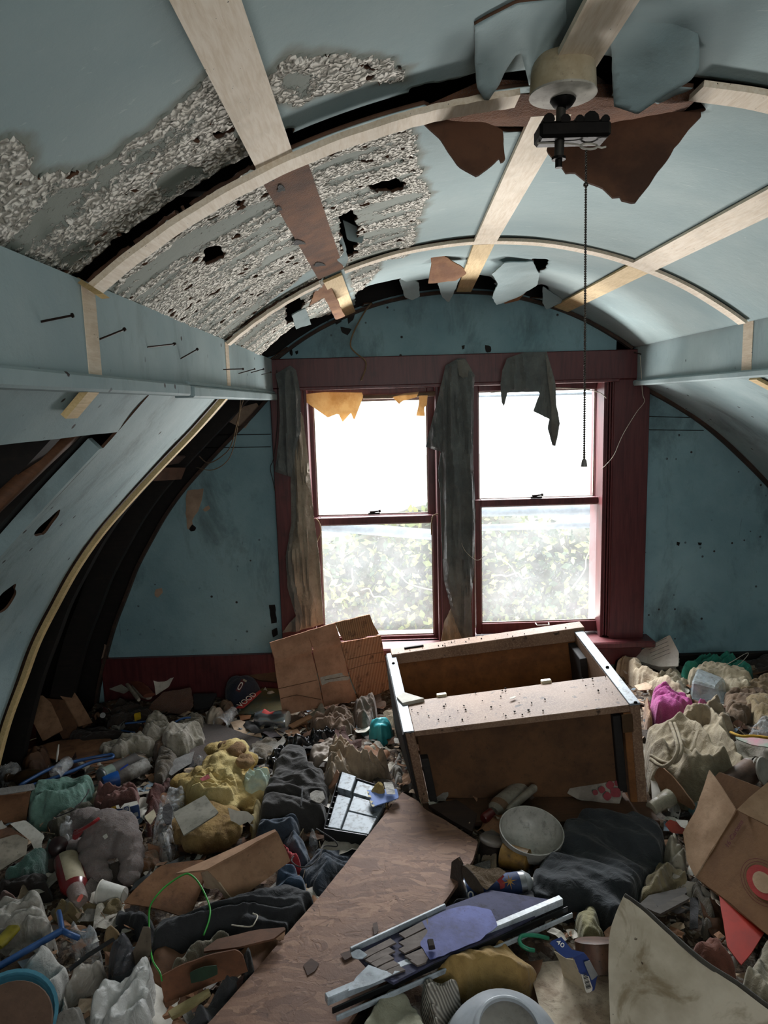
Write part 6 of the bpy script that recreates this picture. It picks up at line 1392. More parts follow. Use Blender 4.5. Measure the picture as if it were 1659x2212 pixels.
wire('nylon_line', [ph(324, 2041, .05), ph(322, 2000, .06), ph(323, 1963, .08), ph(336, 1938, .10), ph(360, 1913, .11), ph(395, 1890, .12), ph(412, 1890, .12), ph(432, 1911, .11), ph(452, 1955, .09), ph(452, 1985, .08), ph(440, 2020, .07)], .0022, soft('3fa83f', '2f8c33', 'plastic', .05, .4), 'bright green cord looping over the wide cardboard flap', 'cord')
wire('nylon_line', [ph(324, 2041, .05), ph(330, 2075, .09), ph(345, 2100, .09), ph(350, 2120, .08)], .002, soft('3fa83f', '2f8c33', 'plastic', .05, .4), 'lower end of green cord by the white printed bag', 'cord')
# --- lower left
cloth('plastic_bag', 'large crumpled clear plastic bag at the left edge below the bear', 'bag', [(-20, 1950), (10, 1935), (60, 1932), (88, 1936), (108, 1968), (117, 2000), (100, 2030), (60, 2020), (20, 2010), (-20, 1990)], film('c9c4bb', .4, 'bagw'), .04, .06, 30, 14)
cloth('khaki_cloth', 'khaki and brown cloth under the paper cup', 'cloth', [(105, 1950), (150, 1935), (200, 1945), (262, 1940), (270, 1960), (240, 1985), (190, 1978), (140, 1985), (110, 1975)], soft('746545', '564a33', 'cloth', .4), .0, .045, 15, 14)
cloth('khaki_cloth', 'crumpled tan paper right of the clear bag and blue hanger', 'paper', [(215, 2005), (245, 1990), (265, 1998), (255, 2015), (225, 2024)], soft('957c58', '735d3f', 'paper', .3), .02, .04, 40, 22)
sc_ = can('yellow_scoop', 'yellow plastic scoop end at the left edge', 'scoop', (-6, 2045, .05), (38, 1996, .06), .017, [(0, .8), (.2, 1), (.8, 1), (.95, .7), (1, .1)], soft('a8992f', '8a7d25', 'plastic', .3, .4), 18, None, 0, True, (1, .5))
hn = empty('plastic_hanger', label='thick blue plastic hanger in the lower left corner', cat='hanger')
o = wire('bar', [ph(-20, 2098, .08), ph(60, 2052, .08), ph(125, 2015, .08), ph(134, 2010, .08)], .0075, BLU); under(hn, o)
o = wire('arm', [ph(134, 2010, .08), ph(131, 1990, .08), ph(127, 1970, .075)], .0065, BLU); under(hn, o)
o = wire('arm', [ph(134, 2010, .08), ph(150, 2018, .075), ph(170, 2026, .06)], .0065, BLU); under(hn, o)
cloth('plastic_bag', 'bright crinkled clear bag right of the blue hanger fork', 'bag', [(139, 1998), (150, 1984), (168, 1982), (200, 1996), (212, 2015), (226, 2036), (205, 2045), (180, 2030), (155, 2018)], FILM, .05, .05, 140, 24, sharp=1.6)
cloth('white_pouch', 'white satin pouch below the blue hanger', 'pouch', [(22, 2100), (40, 2080), (70, 2060), (112, 2052), (135, 2062), (153, 2082), (140, 2105), (122, 2135), (97, 2157), (80, 2150), (60, 2132)], soft('c4c2bd', 'a09d98', 'cloth', .2), .04, .07, 70, 10, fine=.05)
cloth('clear_glove', 'clear plastic glove-like sheet right of the white pouch', 'plastic', [(130, 2125), (150, 2085), (165, 2060), (185, 2070), (210, 2062), (234, 2050), (222, 2080), (180, 2105), (140, 2130)], film('bdb5aa', .35, 'glove'), .04, .04, 35, 12)
flat('black_stick', 'thin black stick lying over the clear plastic right of the white pouch', 'stick', [(148, 2094, .11), (190, 2060, .12), (245, 2026, .12), (248, 2030, .12), (192, 2066, .12), (151, 2098, .11)], CB, .004, 0, step=.006)
cloth('dark_bag', 'dark grey shiny plastic bundle in the lower left', 'bag', [(230, 2050), (245, 2020), (268, 2012), (290, 2030), (296, 2060), (288, 2090), (262, 2105), (236, 2100)], FILMD, .04, .06, 70, 12)
cloth('grey_bundle', 'grey rag with light stripe at the bottom left', 'rag', [(95, 2225), (120, 2185), (145, 2165), (182, 2166), (183, 2190), (170, 2225)], soft('98938c', '716c66', 'cloth', .3), .03, .05, 40, 14)
cloth('white_strap', 'small white looped strap above the grey rag', 'strap', [(122, 2165), (128, 2140), (140, 2130), (145, 2140), (142, 2160), (132, 2178)], soft('aca79e', '87827a', 'cloth', .2), .03, .03, 80, 20, step=.005)
PRN = film('e2e1de', .3, 'printed', .25)
cloth('printed_bag', 'large white printed plastic bag at the bottom left', 'bag', [(183, 2225), (185, 2158), (205, 2135), (233, 2119), (258, 2110), (277, 2107), (296, 2085), (310, 2075), (322, 2046), (330, 2050), (336, 2090), (330, 2130), (332, 2225)], PRN, .05, .05, 75, 12)
INK = soft('4a4b50', '3d3e43', 'paper', 0)
cloth('navy_cloth', 'dark navy cloth between the white pouch and the blue tub', 'cloth', [(-10, 2112), (30, 2118), (70, 2145), (95, 2172), (80, 2178), (40, 2150), (0, 2138)], NAVY, .03, .04, 150, 10)
tb = empty('blue_tub', label='light blue round tub with brown contents in the bottom left corner', cat='tub')
o = can('tub_wall', None, None, (18, 2245, .0), (18, 2200, .085), .085, [(0, .85), (.9, 1.0), (1, 1.04), (1, .96), (.9, .93)], soft('5f9fb8', '4a889f', 'plastic', .2, .35), 32); under(tb, o)
o = can('contents', None, None, (18, 2222, .075), (18, 2215, .09), .078, [(0, 1), (.6, 1), (1, .96)], soft('6d5343', '574134', 'card', .3), 32); under(tb, o)
cloth('grey_towel', 'beige terry towel strip in the lower left centre', 'towel', [(352, 2110), (368, 2080), (400, 2052), (450, 2020), (508, 2000), (500, 2015), (455, 2042), (420, 2072), (380, 2105)], soft('8b8370', '6b6454', 'towel', .3), .04, .035, 30, 14)
cbx2 = empty('printed_carton', label='brown carton with green print left of the particle board bottom', cat='carton')
o = flat('carton_side', None, None, [(345, 2108, .08), (400, 2080, .10), (460, 2060, .11), (512, 2050, .11), (524, 2062, .10), (536, 2098, .06), (500, 2108, .05), (400, 2150, .04), (356, 2165, .04)], soft('7d5138', '5f3d29', 'card', .4), .004, .006, 5, occ=True); under(cbx2, o)
o = flat('green_print', None, None, [(410, 2100, .108), (440, 2088, .115), (470, 2085, .115), (470, 2105, .095), (440, 2118, .085), (412, 2124, .08)], soft('2f4a35', '25392a', 'paper', .3), .001, .002, wob=.004); under(cbx2, o)
o = flat('carton_top', None, None, [(430, 2058, .07), (470, 2030, .08), (560, 2010, .08), (625, 2003, .08), (590, 2030, .08), (520, 2048, .09)], soft('6d4a35', '543725', 'card', .4), .004, .004); under(cbx2, o)
flat('cardboard_piece', 'small tan card tip beside the particle board left edge', 'cardboard', [(590, 2008, .07), (618, 2005, .07), (612, 2030, .06), (598, 2032, .06)], TAN, .003, .003)
flat('card_triangle', 'brownish translucent upright card between printed bag and dark bundle', 'card', [(278, 2072, .05), (298, 2030, .10), (308, 2003, .13), (324, 2003, .13), (324, 2065, .07), (290, 2088, .04)], soft('7e7060', '64574a', 'paper', .4), .002, .006)
flat('wood_lath', 'pale wooden lath in the bottom left beside the dark grey cloth', 'lath', [(350, 2196, .06), (400, 2165, .065), (452, 2137, .07), (455, 2147, .07), (412, 2178, .065), (372, 2200, .06)], soft('a39469', '85774f', 'wood', .2), .008, .001)
cloth('black_rag', 'black charred rag right of the printed carton', 'rag', [(512, 2055), (530, 2046), (552, 2058), (556, 2085), (540, 2100), (524, 2080)], soft('1c1a1a', '131212', 'cloth', .1), .05, .05, 60, 20)
cloth('straw_cloth', 'dark brown cloth below the brown paper in the far lower left', 'cloth', [(-10, 1905), (30, 1900), (80, 1895), (108, 1885), (112, 1930), (60, 1930), (0, 1930)], soft('2f2824', '231d1a', 'cloth', .2), .0, .04, 20, 12)
cloth('pink_ball', 'dusty pink rounded cloth at the left edge above the plastic bag', 'cloth', [(-10, 1920), (20, 1916), (42, 1928), (40, 1938), (0, 1942)], soft('80625a', '634a44', 'cloth', .2), .03, .03, 0, 8)

# --- right of the chest
NP = soft('d2cfc6', 'b9b5aa', 'paper', .15)
pb_ = empty('phone_book', label='thick open newspaper-like book below the right blue wall', cat='book')
for q in range(9):
    f = q/8
    o = flat('page', None, None, [(1366+2*q, 1418+f*3, .05-.004*q), (1400, 1395+f*20, .09-f*.05), (1448, 1372+f*42, .15-f*.10), (1466+f*2, 1408+f*22, .12-f*.08), (1466-f*6, 1440, .05-f*.02), (1425, 1440+f*2, .03), (1378, 1428+f*4, .03-.002*q)], NP, .0008, .010+.002*q, 8, cr=False); under(pb_, o)
o = flat('page_block', None, None, [(1372, 1424, .02), (1420, 1412, .035), (1455, 1430, .04), (1462, 1448, .02), (1435, 1447, .01)], NP, .03, .004, 12); under(pb_, o)
for q in range(5):
    o = tube('text_line', [ph(1398+q*3, 1397+q*7, .105-.008*q), ph(1440+q*2, 1378+q*8, .155-.010*q)], .0009, INK, None, 4); under(pb_, o)
cloth('teal_cloth', 'bright teal green cloth heap by the right wall', 'cloth', [(1467, 1446), (1472, 1435), (1490, 1432), (1505, 1416), (1520, 1412), (1545, 1420), (1580, 1424), (1610, 1440), (1632, 1452), (1620, 1462), (1580, 1450), (1540, 1444), (1500, 1446), (1480, 1452)], soft('2f8f7c', '23705f', 'cloth', .15), .03, .06, 20, 14)
wire('bare_hanger', [ph(1530, 1448, .08), ph(1570, 1435, .10), ph(1610, 1412, .12), ph(1616, 1414, .12), ph(1600, 1432, .10), ph(1580, 1445, .08)], .0012, STR, 'thin wire hanger standing over the teal cloth', 'hanger')
cloth('dark_cloth', 'dark cloth along the right wall behind the teal cloth', 'cloth', [(1545, 1412), (1600, 1405), (1680, 1405), (1690, 1440), (1640, 1448), (1600, 1432), (1560, 1420)], soft('3e3833', '2c2724', 'cloth', .3), .0, .04, 10, 12)
cloth('cream_blanket', 'cream woven blanket right of the open book', 'blanket', [(1480, 1452), (1498, 1440), (1532, 1444), (1580, 1450), (1612, 1458), (1638, 1480), (1618, 1492), (1590, 1488), (1560, 1470), (1520, 1462), (1490, 1462)], CREAM, .03, .055, 160, 14)
cloth('cream_blanket', 'cream lace cloth between the open book and the clear box', 'cloth', [(1400, 1462), (1430, 1445), (1470, 1452), (1490, 1465), (1480, 1490), (1450, 1495), (1420, 1480)], soft('cabfa8', 'a4977f', 'towel', .3), .01, .04, 20, 22)
cloth('cream_roll', 'rolled cream cloth running from the window sill down to the right', 'cloth', [(1312, 1424), (1328, 1412), (1342, 1408), (1352, 1410), (1378, 1432), (1430, 1468), (1500, 1508), (1496, 1516), (1430, 1485), (1375, 1455), (1345, 1430), (1325, 1420)], soft('c3b49b', '9f9079', 'cloth', .25), .03, .05, 145, 12)
flat('painted_paper', 'white paper with red and black marks beside the chest corner', 'paper', [(1335, 1430, .03), (1375, 1436, .03), (1402, 1458, .03), (1385, 1465, .02), (1350, 1455, .02)], WHT, .001, .006)
flat('red_splash', 'red mark on the white paper beside the chest corner', 'mark', [(1378, 1452, .036), (1394, 1452, .036), (1398, 1460, .034), (1384, 1461, .034)], soft('b04a4c', '9a3c3e', 'paper', 0), .0006, .001, step=.006)
cx2 = empty('clear_box', label='clear plastic clamshell box lying above the pink towel', cat='box')
CLB = film('bcc7cb', .45, 'clam', .08)
a_, b2_, c_, d_ = ph(1490, 1512, .01), ph(1560, 1516, .01), ph(1572, 1490, .01), ph(1498, 1480, .01)
up_ = lambda p, h, dx=0, dy=0: p+np.array([dx, dy, h])
o = hexa('shell', [a_, b2_, c_, d_, up_(a_, .075, .01, .01), up_(b2_, .055, -.02, .01), up_(c_, .055, -.02, -.01), up_(d_, .08, .01, -.01)], CLB, None, .008); under(cx2, o)
o = flat('rim', None, None, [(1484, 1514, .008), (1565, 1520, .008), (1580, 1490, .008), (1575, 1486, .01), (1558, 1512, .012), (1490, 1507, .012)], CLB, .004, 0); under(cx2, o)
cloth('pink_towel', 'bright pink terry towel right of the chest', 'towel', [(1406, 1492), (1420, 1484), (1440, 1488), (1478, 1507), (1504, 1523), (1490, 1532), (1466, 1543), (1436, 1534), (1413, 1536), (1408, 1515)], soft('c1529a', 'a33f80', 'towel', .15), .03, .05, 150, 14)
cloth('pink_towel', 'small pink towel corner beside the clear box', 'towel', [(1502, 1520), (1505, 1505), (1524, 1502), (1532, 1512), (1520, 1520), (1510, 1528)], soft('c1529a', 'a33f80', 'towel', .15), .04, .04, 60, 18, step=.006)
flat('cardboard_piece', 'tan card scrap between the chest corner and the pink towel', 'cardboard', [(1370, 1482, .05), (1395, 1474, .06), (1410, 1482, .05), (1405, 1490, .05), (1380, 1492, .04)], PALE, .003, .004)
cloth('brown_paper', 'brown leather-like scrap between the chest and the pink towel', 'scrap', [(1392, 1512), (1405, 1508), (1412, 1540), (1408, 1555), (1392, 1540)], soft('98785e', '765b45', 'cloth', .2), .04, .04, 90, 12, step=.006)
cloth('beige_sheet', 'beige sheet fold arching behind the beige cloth bag', 'sheet', [(1455, 1560), (1472, 1540), (1500, 1524), (1540, 1514), (1562, 1516), (1580, 1545), (1592, 1566), (1560, 1572), (1520, 1552), (1480, 1562)], soft('9a8a72', '786a56', 'cloth', .25), .04, .06, 30, 9)
bb_ = cloth('beige_bag', 'large beige canvas bag with a strap right of the chest', 'bag', [(1393, 1558), (1420, 1555), (1455, 1566), (1505, 1566), (1514, 1552), (1530, 1541), (1550, 1552), (1575, 1570), (1592, 1610), (1620, 1650), (1600, 1668), (1560, 1672), (1520, 1684), (1480, 1676), (1430, 1650), (1402, 1635), (1394, 1600)], soft('a59880', '83765f', 'cloth', .2), .03, .12, 100, 6, step=.010, fine=.05, edge=.03, occ=True)
for q, r_ in enumerate((0, 9)):
    wire('bag_strap', [ph(1448+r_, 1562, .15), ph(1458+r_, 1590, .17), ph(1464+r_, 1620, .16), ph(1452+r_, 1645, .13), ph(1430+r_*.5, 1655-r_, .10), ph(1405, 1640-r_, .09)], .006 if q == 0 else .005, soft('a89b83', '897b64', 'cloth', .2), ('outer' if q else 'inner')+' beige strap curling over the canvas bag', 'strap')
cloth('brown_blanket', 'brown striped blanket at the right edge below the teal cloth', 'blanket', [(1560, 1500), (1590, 1492), (1640, 1485), (1690, 1500), (1690, 1540), (1640, 1540), (1610, 1560), (1570, 1545)], soft('7b6754', '5b4a3b', 'cloth', .3), .0, .05, 150, 14)
cloth('burlap', 'yellowish brown stained burlap at the right edge', 'cloth', [(1602, 1508), (1640, 1502), (1690, 1505), (1690, 1555), (1650, 1552), (1638, 1548), (1618, 1522)], soft('a08c68', '7c6a4c', 'towel', .5), .03, .04, 130, 12)
cloth('tan_cloth', 'tan twisted cloth at the right edge above the burlap', 'cloth', [(1590, 1490), (1620, 1470), (1690, 1465), (1690, 1495), (1640, 1492)], soft('9b866a', '77654e', 'cloth', .3), .03, .05, 160, 14)
cloth('plastic_bag', 'clear plastic bag at the right edge below the burlap', 'bag', [(1610, 1575), (1630, 1558), (1690, 1550), (1690, 1585), (1645, 1588)], FILM, .05, .05, 20, 20)
flat('magazine', 'pink and green printed magazine at the right edge', 'magazine', [(1580, 1592, .05), (1690, 1596, .06), (1690, 1618, .05), (1625, 1610, .04)], soft('c48f9a', '8fae9a', 'paper', .3), .004, .003)
wire('braided_rope', [ph(1578, 1582, .075), ph(1600, 1590, .08), ph(1630, 1590, .08), ph(1662, 1594, .08), ph(1690, 1596, .08)], .005, soft('c69b2f', 'a67f22', 'cloth', .2), 'yellow braided cord over the magazine at the right edge', 'cord')
tc = empty('rusty_can', label='ribbed rusty tin can lying right of the canvas bag', cat='can')
prof = [(0, .85), (.01, 1.03), (.03, 1)]+[(.05+.9*i/24, 1+.018*(i % 2)) for i in range(25)]+[(.97, 1), (.985, 1.03), (1, .9)]
RUST = soft('6a5344', '3f2d24', 'card', .6, .5)
o = can('can_body', None, None, (1568, 1702, .045), (1625, 1662, .045), .036, prof, RUST, 26); under(tc, o)
for q, (px, dx) in enumerate(((1636, 0), (1647, 3))):
    can('plate', ('white oval lid on edge right of the rusty can', 'second white lid leaning behind the oval lid at the right')[q], 'lid', (px, 1660+dx*2, .05), (px+5, 1660+dx*2, .052), .032 if q == 0 else .042, [(0, .9), (.4, 1), (1, .97)], soft('aaa59b', '8c867b', 'plastic', .3), 24)
flat('cardboard_flap', 'torn cardboard flap leaning left of the open carton', 'cardboard', [(1412, 1678, .05), (1420, 1660, .08), (1428, 1656, .09), (1452, 1678, .08), (1480, 1712, .06), (1504, 1738, .04), (1499, 1750, .02), (1460, 1728, .02), (1432, 1712, .02)], TAN, .005, .008, 8, wob=.004)
cloth('blue_wrapper', 'light blue printed wrapper behind the open carton flap', 'wrapper', [(1463, 1692), (1490, 1680), (1524, 1675), (1560, 1688), (1590, 1708), (1598, 1720), (1585, 1736), (1545, 1740), (1500, 1738), (1475, 1715)], soft('7fa6ae', '8f9188', 'paper', .4), .0, .025, 20, 24)
can('glass_tumbler', 'small ribbed glass tumbler lying below the torn cardboard flap', 'glass', (1405, 1748, .035), (1448, 1722, .04), .024, [(0, .7), (.03, .85), (.5, .9), (.9, 1.1), (1, 1.1), (.98, 1.0), (.08, .7)], film('b7b09b', .45, 'tumb', .08), 20)
cloth('pink_paper', 'pinkish crumpled scrap right of the rusty can', 'scrap', [(1622, 1690), (1659, 1680), (1690, 1690), (1690, 1705), (1640, 1705)], soft('8b7066', '6c554c', 'paper', .3), .0, .04, 20, 18)
flat('paper_corner', 'white paper corner beside the chest right edge', 'paper', [(1404, 1680, .04), (1416, 1676, .05), (1428, 1720, .02), (1408, 1728, .01)], WHT, .001, .005)
# open carton with red print
oc = empty('open_carton', label='open brown shipping carton with red lettering at the right edge', cat='carton')
CT = soft('7c5a3c', '6a4a30', 'card', .15); CTL = soft('b59578', '9c7c60', 'card', .2)
c0 = ph(1504, 1896, .06); c1 = ph(1591, 1750, .22); 
Yn = c0[1]; 
def cpl(px, py):                         # front face plane through the folded edge and facing the viewer a little downwards
    a, b2 = c0, c1; c = ph(1650, 2012, .06)
    n = np.cross(b2-a, c-a); d = ray(px, py); o3 = np.array([0, 0, EYE]); t = ((a-o3)@n)/(d@n); return o3+d*t
o = sheet('front_panel', [cpl(*q) for q in [(1504, 1896), (1591, 1750), (1659, 1785), (1760, 1842), (1700, 2050), (1650, 2012), (1580, 1952)]], CT, .004, .015, crease(.002, 5, 1)); under(oc, o); fpan = o
CN = np.cross(cpl(1591, 1750)-cpl(1504, 1896), cpl(1650, 2012)-cpl(1504, 1896)); CN /= np.linalg.norm(CN)
if CN @ (np.array([0, 0, EYE])-c0) < 0: CN = -CN
o = sheet('side_flap', [c0, c1, ph(1560, 1700, .25), ph(1534, 1664, .27), ph(1522, 1700, .23), ph(1505, 1750, .17), ph(1477, 1800, .12), ph(1486, 1860, .08)], CTL, .005, .012, crease(.006, 7, 4)); under(oc, o); o['label'] = 'pale inner face of the side flap'
o = sheet('top_flap', [c1, ph(1620, 1722, .25), ph(1659, 1690, .28), ph(1760, 1640, .30), ph(1760, 1790, .2), cpl(1659, 1785)], CTL, .005, .015, crease(.004, 7, 8)); under(oc, o)
o = tube('folded_edge', [c0, c1], .003, PALE, None, 6); under(oc, o)
o = sheet('carton_side', [c0, cpl(1650, 2012), cpl(1700, 2050), cpl(1700, 2050)+np.array([.1, .25, -.02]), c0+np.array([.1, .25, -.02])], CT, .004, .02); under(oc, o)
o = sheet('carton_back', [c1+np.array([.06, .22, -.02]), cpl(1760, 1842)+np.array([.06, .22, 0]), cpl(1700, 2050)+np.array([.1, .25, 0]), c0+np.array([.1, .25, 0])], CT, .004, .02); under(oc, o)
INKR = soft('5e1c18', '4f1713', 'paper', .05)
ex = c1-c0; ex /= np.linalg.norm(ex)
def cptext(body, px, py, size, mat, nm='lettering'):
    y = np.cross(CN, ex); return text(body, 0, 0, 0, size, mat, ex, y, None, nm, None) if False else _ct(body, px, py, size, mat, nm)
def _ct(body, px, py, size, mat, nm):
    cu = bpy.data.curves.new(nm, 'FONT'); cu.body = body; cu.size = size; cu.offset = .0005; cu.align_x = 'CENTER'; cu.align_y = 'CENTER'; cu.resolution_u = 3
    ob_ = bpy.data.objects.new(nm, cu); C.objects.link(ob_); bpy.context.view_layer.update(); me = bpy.data.meshes.new_from_object(ob_); bpy.data.objects.remove(ob_)
    me.materials.clear(); me.materials.append(mat); y = np.cross(CN, ex); c = cpl(px, py)+CN*.0065; m = Matrix.Identity(4)
    for i in range(3): m[i][0] = ex[i]; m[i][1] = y[i]; m[i][2] = CN[i]; m[i][3] = c[i]
    me.transform(m); o = bpy.data.objects.new(nm, me); C.objects.link(o); return o
o = _ct('16 Cartons', 1590, 1803, .0165, INKR, 'lettering'); under(fpan, o)
def ring_on(ctr, rx, ry, w, mat, nm, a0=0, a1=2*math.pi, n=36):
    y = np.cross(CN, ex); V = []; Fc = []
    for i in range(n+1):
        t = a0+(a1-a0)*i/n
        for k in (1-w, 1.0): V.append(ctr+CN*.006+y*rx*k*math.cos(t)+ex*ry*k*math.sin(t))
    for i in range(n): Fc.append((2*i, 2*i+1, 2*i+3, 2*i+2))
    return mesh_obj(nm, V, Fc, mat)
lc2 = cpl(1652, 1908)
for rx, ry, w, m, nm in ((.062, .045, .025, INKR, 'oval_outline'), (.054, .039, .03, INKR, 'oval_outline'), (.046, .032, 1.0, RED, 'red_oval'), (.028, .020, 1.0, soft('b89a7c', 'a08467', 'paper', .1), 'plain_patch')):
    o = ring_on(lc2+CN*(.0006 if nm != 'plain_patch' else .0012), rx, ry, w, m, nm); under(fpan, o)
# red folder, khaki trousers etc.
flat('red_folder', 'bright red-orange plastic folder under the open carton', 'folder', [(1553, 1935, .06), (1600, 1970, .05), (1650, 2016, .05), (1628, 2052, .04), (1601, 2086, .04), (1571, 2046, .04)], soft('a3220c', '8f1c09', 'plastic', .15, .6), .003, .002)
cloth('khaki_trousers', 'khaki cotton trousers between the dark blanket and the open carton', 'trousers', [(1374, 1948), (1378, 1925), (1400, 1880), (1418, 1860), (1450, 1862), (1482, 1870), (1493, 1895), (1458, 1905), (1443, 1930), (1405, 1942)], soft('84785c', '645a42', 'cloth', .3), .02, .05, 60, 12)
cloth('crumpled_paper', 'shredded white newspaper beside the open carton', 'paper', [(1432, 1815), (1450, 1800), (1470, 1812), (1485, 1840), (1490, 1868), (1470, 1870), (1448, 1850)], soft('aaa393', '7f7767', 'paper', .4), .03, .05, 60, 26, sharp=1.5)
flat('red_card', 'dark orange-red card right of the dark blanket', 'card', [(1436, 1780, .04), (1446, 1770, .05), (1476, 1780, .05), (1480, 1802, .03), (1450, 1800, .03)], soft('a33a22', '862c18', 'paper', .15), .0015, .003)
flat('white_card', 'white folded card beside the orange-red card', 'card', [(1458, 1770, .06), (1486, 1772, .06), (1484, 1792, .05), (1470, 1785, .05)], WHT, .0015, .004)
tr = empty('drawer_tray', label='dark grey wooden tray corner below the khaki trousers', cat='tray')
o = flat('tray_rim', None, None, [(1380, 1956, .06), (1402, 1936, .06), (1420, 1962, .06), (1484, 1930, .06), (1490, 1943, .05), (1424, 1978, .05)], soft('5a544e', '45403b', 'wood', .3), .008, 0); under(tr, o)
o = flat('tray_floor', None, None, [(1400, 1937, .045), (1450, 1925, .045), (1482, 1918, .045), (1484, 1931, .045), (1422, 1962, .045)], soft('48433e', '37332f', 'wood', .3), .006, 0); under(tr, o)
flat('dark_webbing', 'dark grey strap hanging below the tray', 'strap', [(1490, 1940, .03), (1508, 1940, .03), (1508, 2005, .02), (1490, 2008, .02)], soft('3b3a3c', '2c2b2d', 'cloth', .2), .003, .001)
cloth('dark_hair_rag', 'grey-brown frayed rag below the carton corner', 'rag', [(1485, 1900), (1505, 1895), (1530, 1925), (1550, 1960), (1545, 2000), (1520, 2010), (1508, 1960), (1492, 1925)], soft('6b6253', '4c4539', 'towel', .4), .0, .04, 100, 16)
cloth('rust_cloth', 'rust-brown crumpled cloth under the red folder', 'cloth', [(1487, 2045), (1515, 2035), (1535, 2035), (1560, 2050), (1590, 2080), (1598, 2098), (1580, 2112), (1545, 2095), (1510, 2070)], soft('7a4c3e', '5c382d', 'cloth', .3), .02, .05, 140, 14)
cloth('grey_shirt', 'grey-beige shirt at the lower right edge', 'shirt', [(1600, 2105), (1615, 2075), (1640, 2030), (1690, 2005), (1700, 2170), (1655, 2160), (1620, 2130)], soft('9a927f', '77705f', 'cloth', .25), .03, .06, 80, 9)
# foreground right
lp_ = empty('stained_fabric', label='large stiff cream stained fabric panel with dark edge at the bottom right', cat='fabric')
STN = NB('stained_linen'); v = STN.map(); cst = STN.mix(STN.fr(STN.noise(v, 6, 5, .6), .42, .6), lin('d2c6b2'), lin('b3a690')); cst = STN.mix(STN.math('MULTIPLY', STN.fr(STN.noise(v, 9, 5, .65, .6), .55, .66), .7), cst, lin('7d6a49')); STN.col(STN.mix(STN.fr(STN.noise(v, 60, 3, .5), .70, .74), cst, lin('4a3a28'))); STN.set(Roughness=.8); STN.bump(STN.noise(v, 12, 5, .6), .35, .01)
g_ = [(1347, 1935, .24), (1332, 1968, .22), (1319, 2004, .19), (1315, 2032, .17), (1314, 2090, .12), (1316, 2150, .07), (1320, 2260, .03), (1420, 2290, .03), (1600, 2290, .05), (1760, 2290, .08), (1760, 2240, .10), (1659, 2181, .12), (1590, 2128, .14), (1518, 2082, .17), (1435, 2010, .20), (1390, 1968, .22)]
P = [ph(*q) for q in g_]
o = sheet('fabric', P, STN.m, .002, .012, lambda u, v, d: .02*(ridge(np.stack([u*5, v*5, u*0+3.1], -1), 2)-.5)*np.clip(d/.05, 0, 1)+.02*fbm(np.stack([u*3, v*3, u*0+6], -1), 2)); under(lp_, o)
e_ = [ph(*q) for q in [(1347, 1935, .24), (1390, 1966, .222), (1435, 2007, .203), (1518, 2079, .173), (1590, 2125, .143), (1662, 2179, .122), (1760, 2238, .10)]]
o = tube('edge_binding', spline([p+np.array([.003, .004, -.002]) for p in e_], 4), .005, soft('4a463f', '37332e', 'cloth', .2), None, 6); under(lp_, o)
flat('stained_sheet', 'stained cream oilcloth lying flat at the bottom right of the white tub', 'sheet', [(1150, 2118, .02), (1172, 2078, .02), (1215, 2075, .02), (1262, 2110, .02), (1316, 2110, .02), (1318, 2260, .03), (1190, 2260, .03)], soft('c3b5a0', '94806b', 'cloth', .4), .002, .012, 5, cr=False, occ=True)
wb = empty('white_tub', label='upturned white enamel basin at the bottom centre', cat='basin')
WPL = soft('c6cbd2', 'aeb4bc', 'plastic', .12, .3)
cb = ph(1098, 2238, .09); 
ax = np.array([.02, -.30, 1.0]); ax /= np.linalg.norm(ax)
o = lathe('basin_body', cb-ax*.085, cb+ax*.012, [(0, .118), (.02, .122), (.06, .118), (.30, .113), (.6, .100), (.82, .082), (.95, .066), (1, .060)], WPL, None, 48); under(wb, o)
o = lathe('foot_ring', cb+ax*.008, cb+ax*.022, [(0, .066), (.8, .062), (1, .058), (1, .054), (.2, .052)], WPL, None, 48); under(wb, o)
o = lathe('dusty_base', cb+ax*.006, cb+ax*.014, [(0, .058), (.9, .056), (1, .054)], soft('a09b95', '87827c', 'plastic', .4, .5), None, 40); under(wb, o)
cloth('mustard_cloth', 'mustard yellow knitted cloth above the white basin', 'cloth', [(903, 2112), (930, 2098), (966, 2083), (1000, 2058), (1030, 2050), (1050, 2041), (1077, 2030), (1100, 2035), (1127, 2058), (1172, 2074), (1150, 2098), (1127, 2118), (1080, 2112), (1036, 2116), (990, 2124), (950, 2112)], soft('a98a52', '84683a', 'cloth', .2), .03, .055, 160, 9, fine=.05)
cloth('cream_shirt', 'cream smooth cloth mound at the bottom left of the basin', 'cloth', [(765, 2235), (785, 2180), (806, 2143), (835, 2112), (866, 2105), (890, 2118), (908, 2142), (925, 2180), (950, 2235)], soft('a8a692', '86846f', 'cloth', .2), .05, .07, 80, 5, fine=.03)
cloth('striped_cloth', 'grey striped cloth between the cream cloth and the basin', 'cloth', [(905, 2118), (930, 2110), (977, 2112), (998, 2122), (995, 2150), (975, 2165), (955, 2180), (950, 2235), (935, 2220), (915, 2160)], corr_mat('striped_cotton', 'b5aea2', '6b6660', 60, .5), .04, .05, 30, 14)
wp_ = empty('wipes_box', label='crushed blue and white carton with the number 40 right of the mustard cloth', cat='carton')
o = flat('top_panel', None, None, [(1187, 2038, .12), (1192, 2032, .12), (1212, 2024, .125), (1236, 2052, .11), (1262, 2058, .105), (1240, 2068, .10), (1222, 2070, .10), (1206, 2058, .11)], soft('2d4587', '243a72', 'paper', .15), .002, .002, step=.006); under(wp_, o); tpp = o
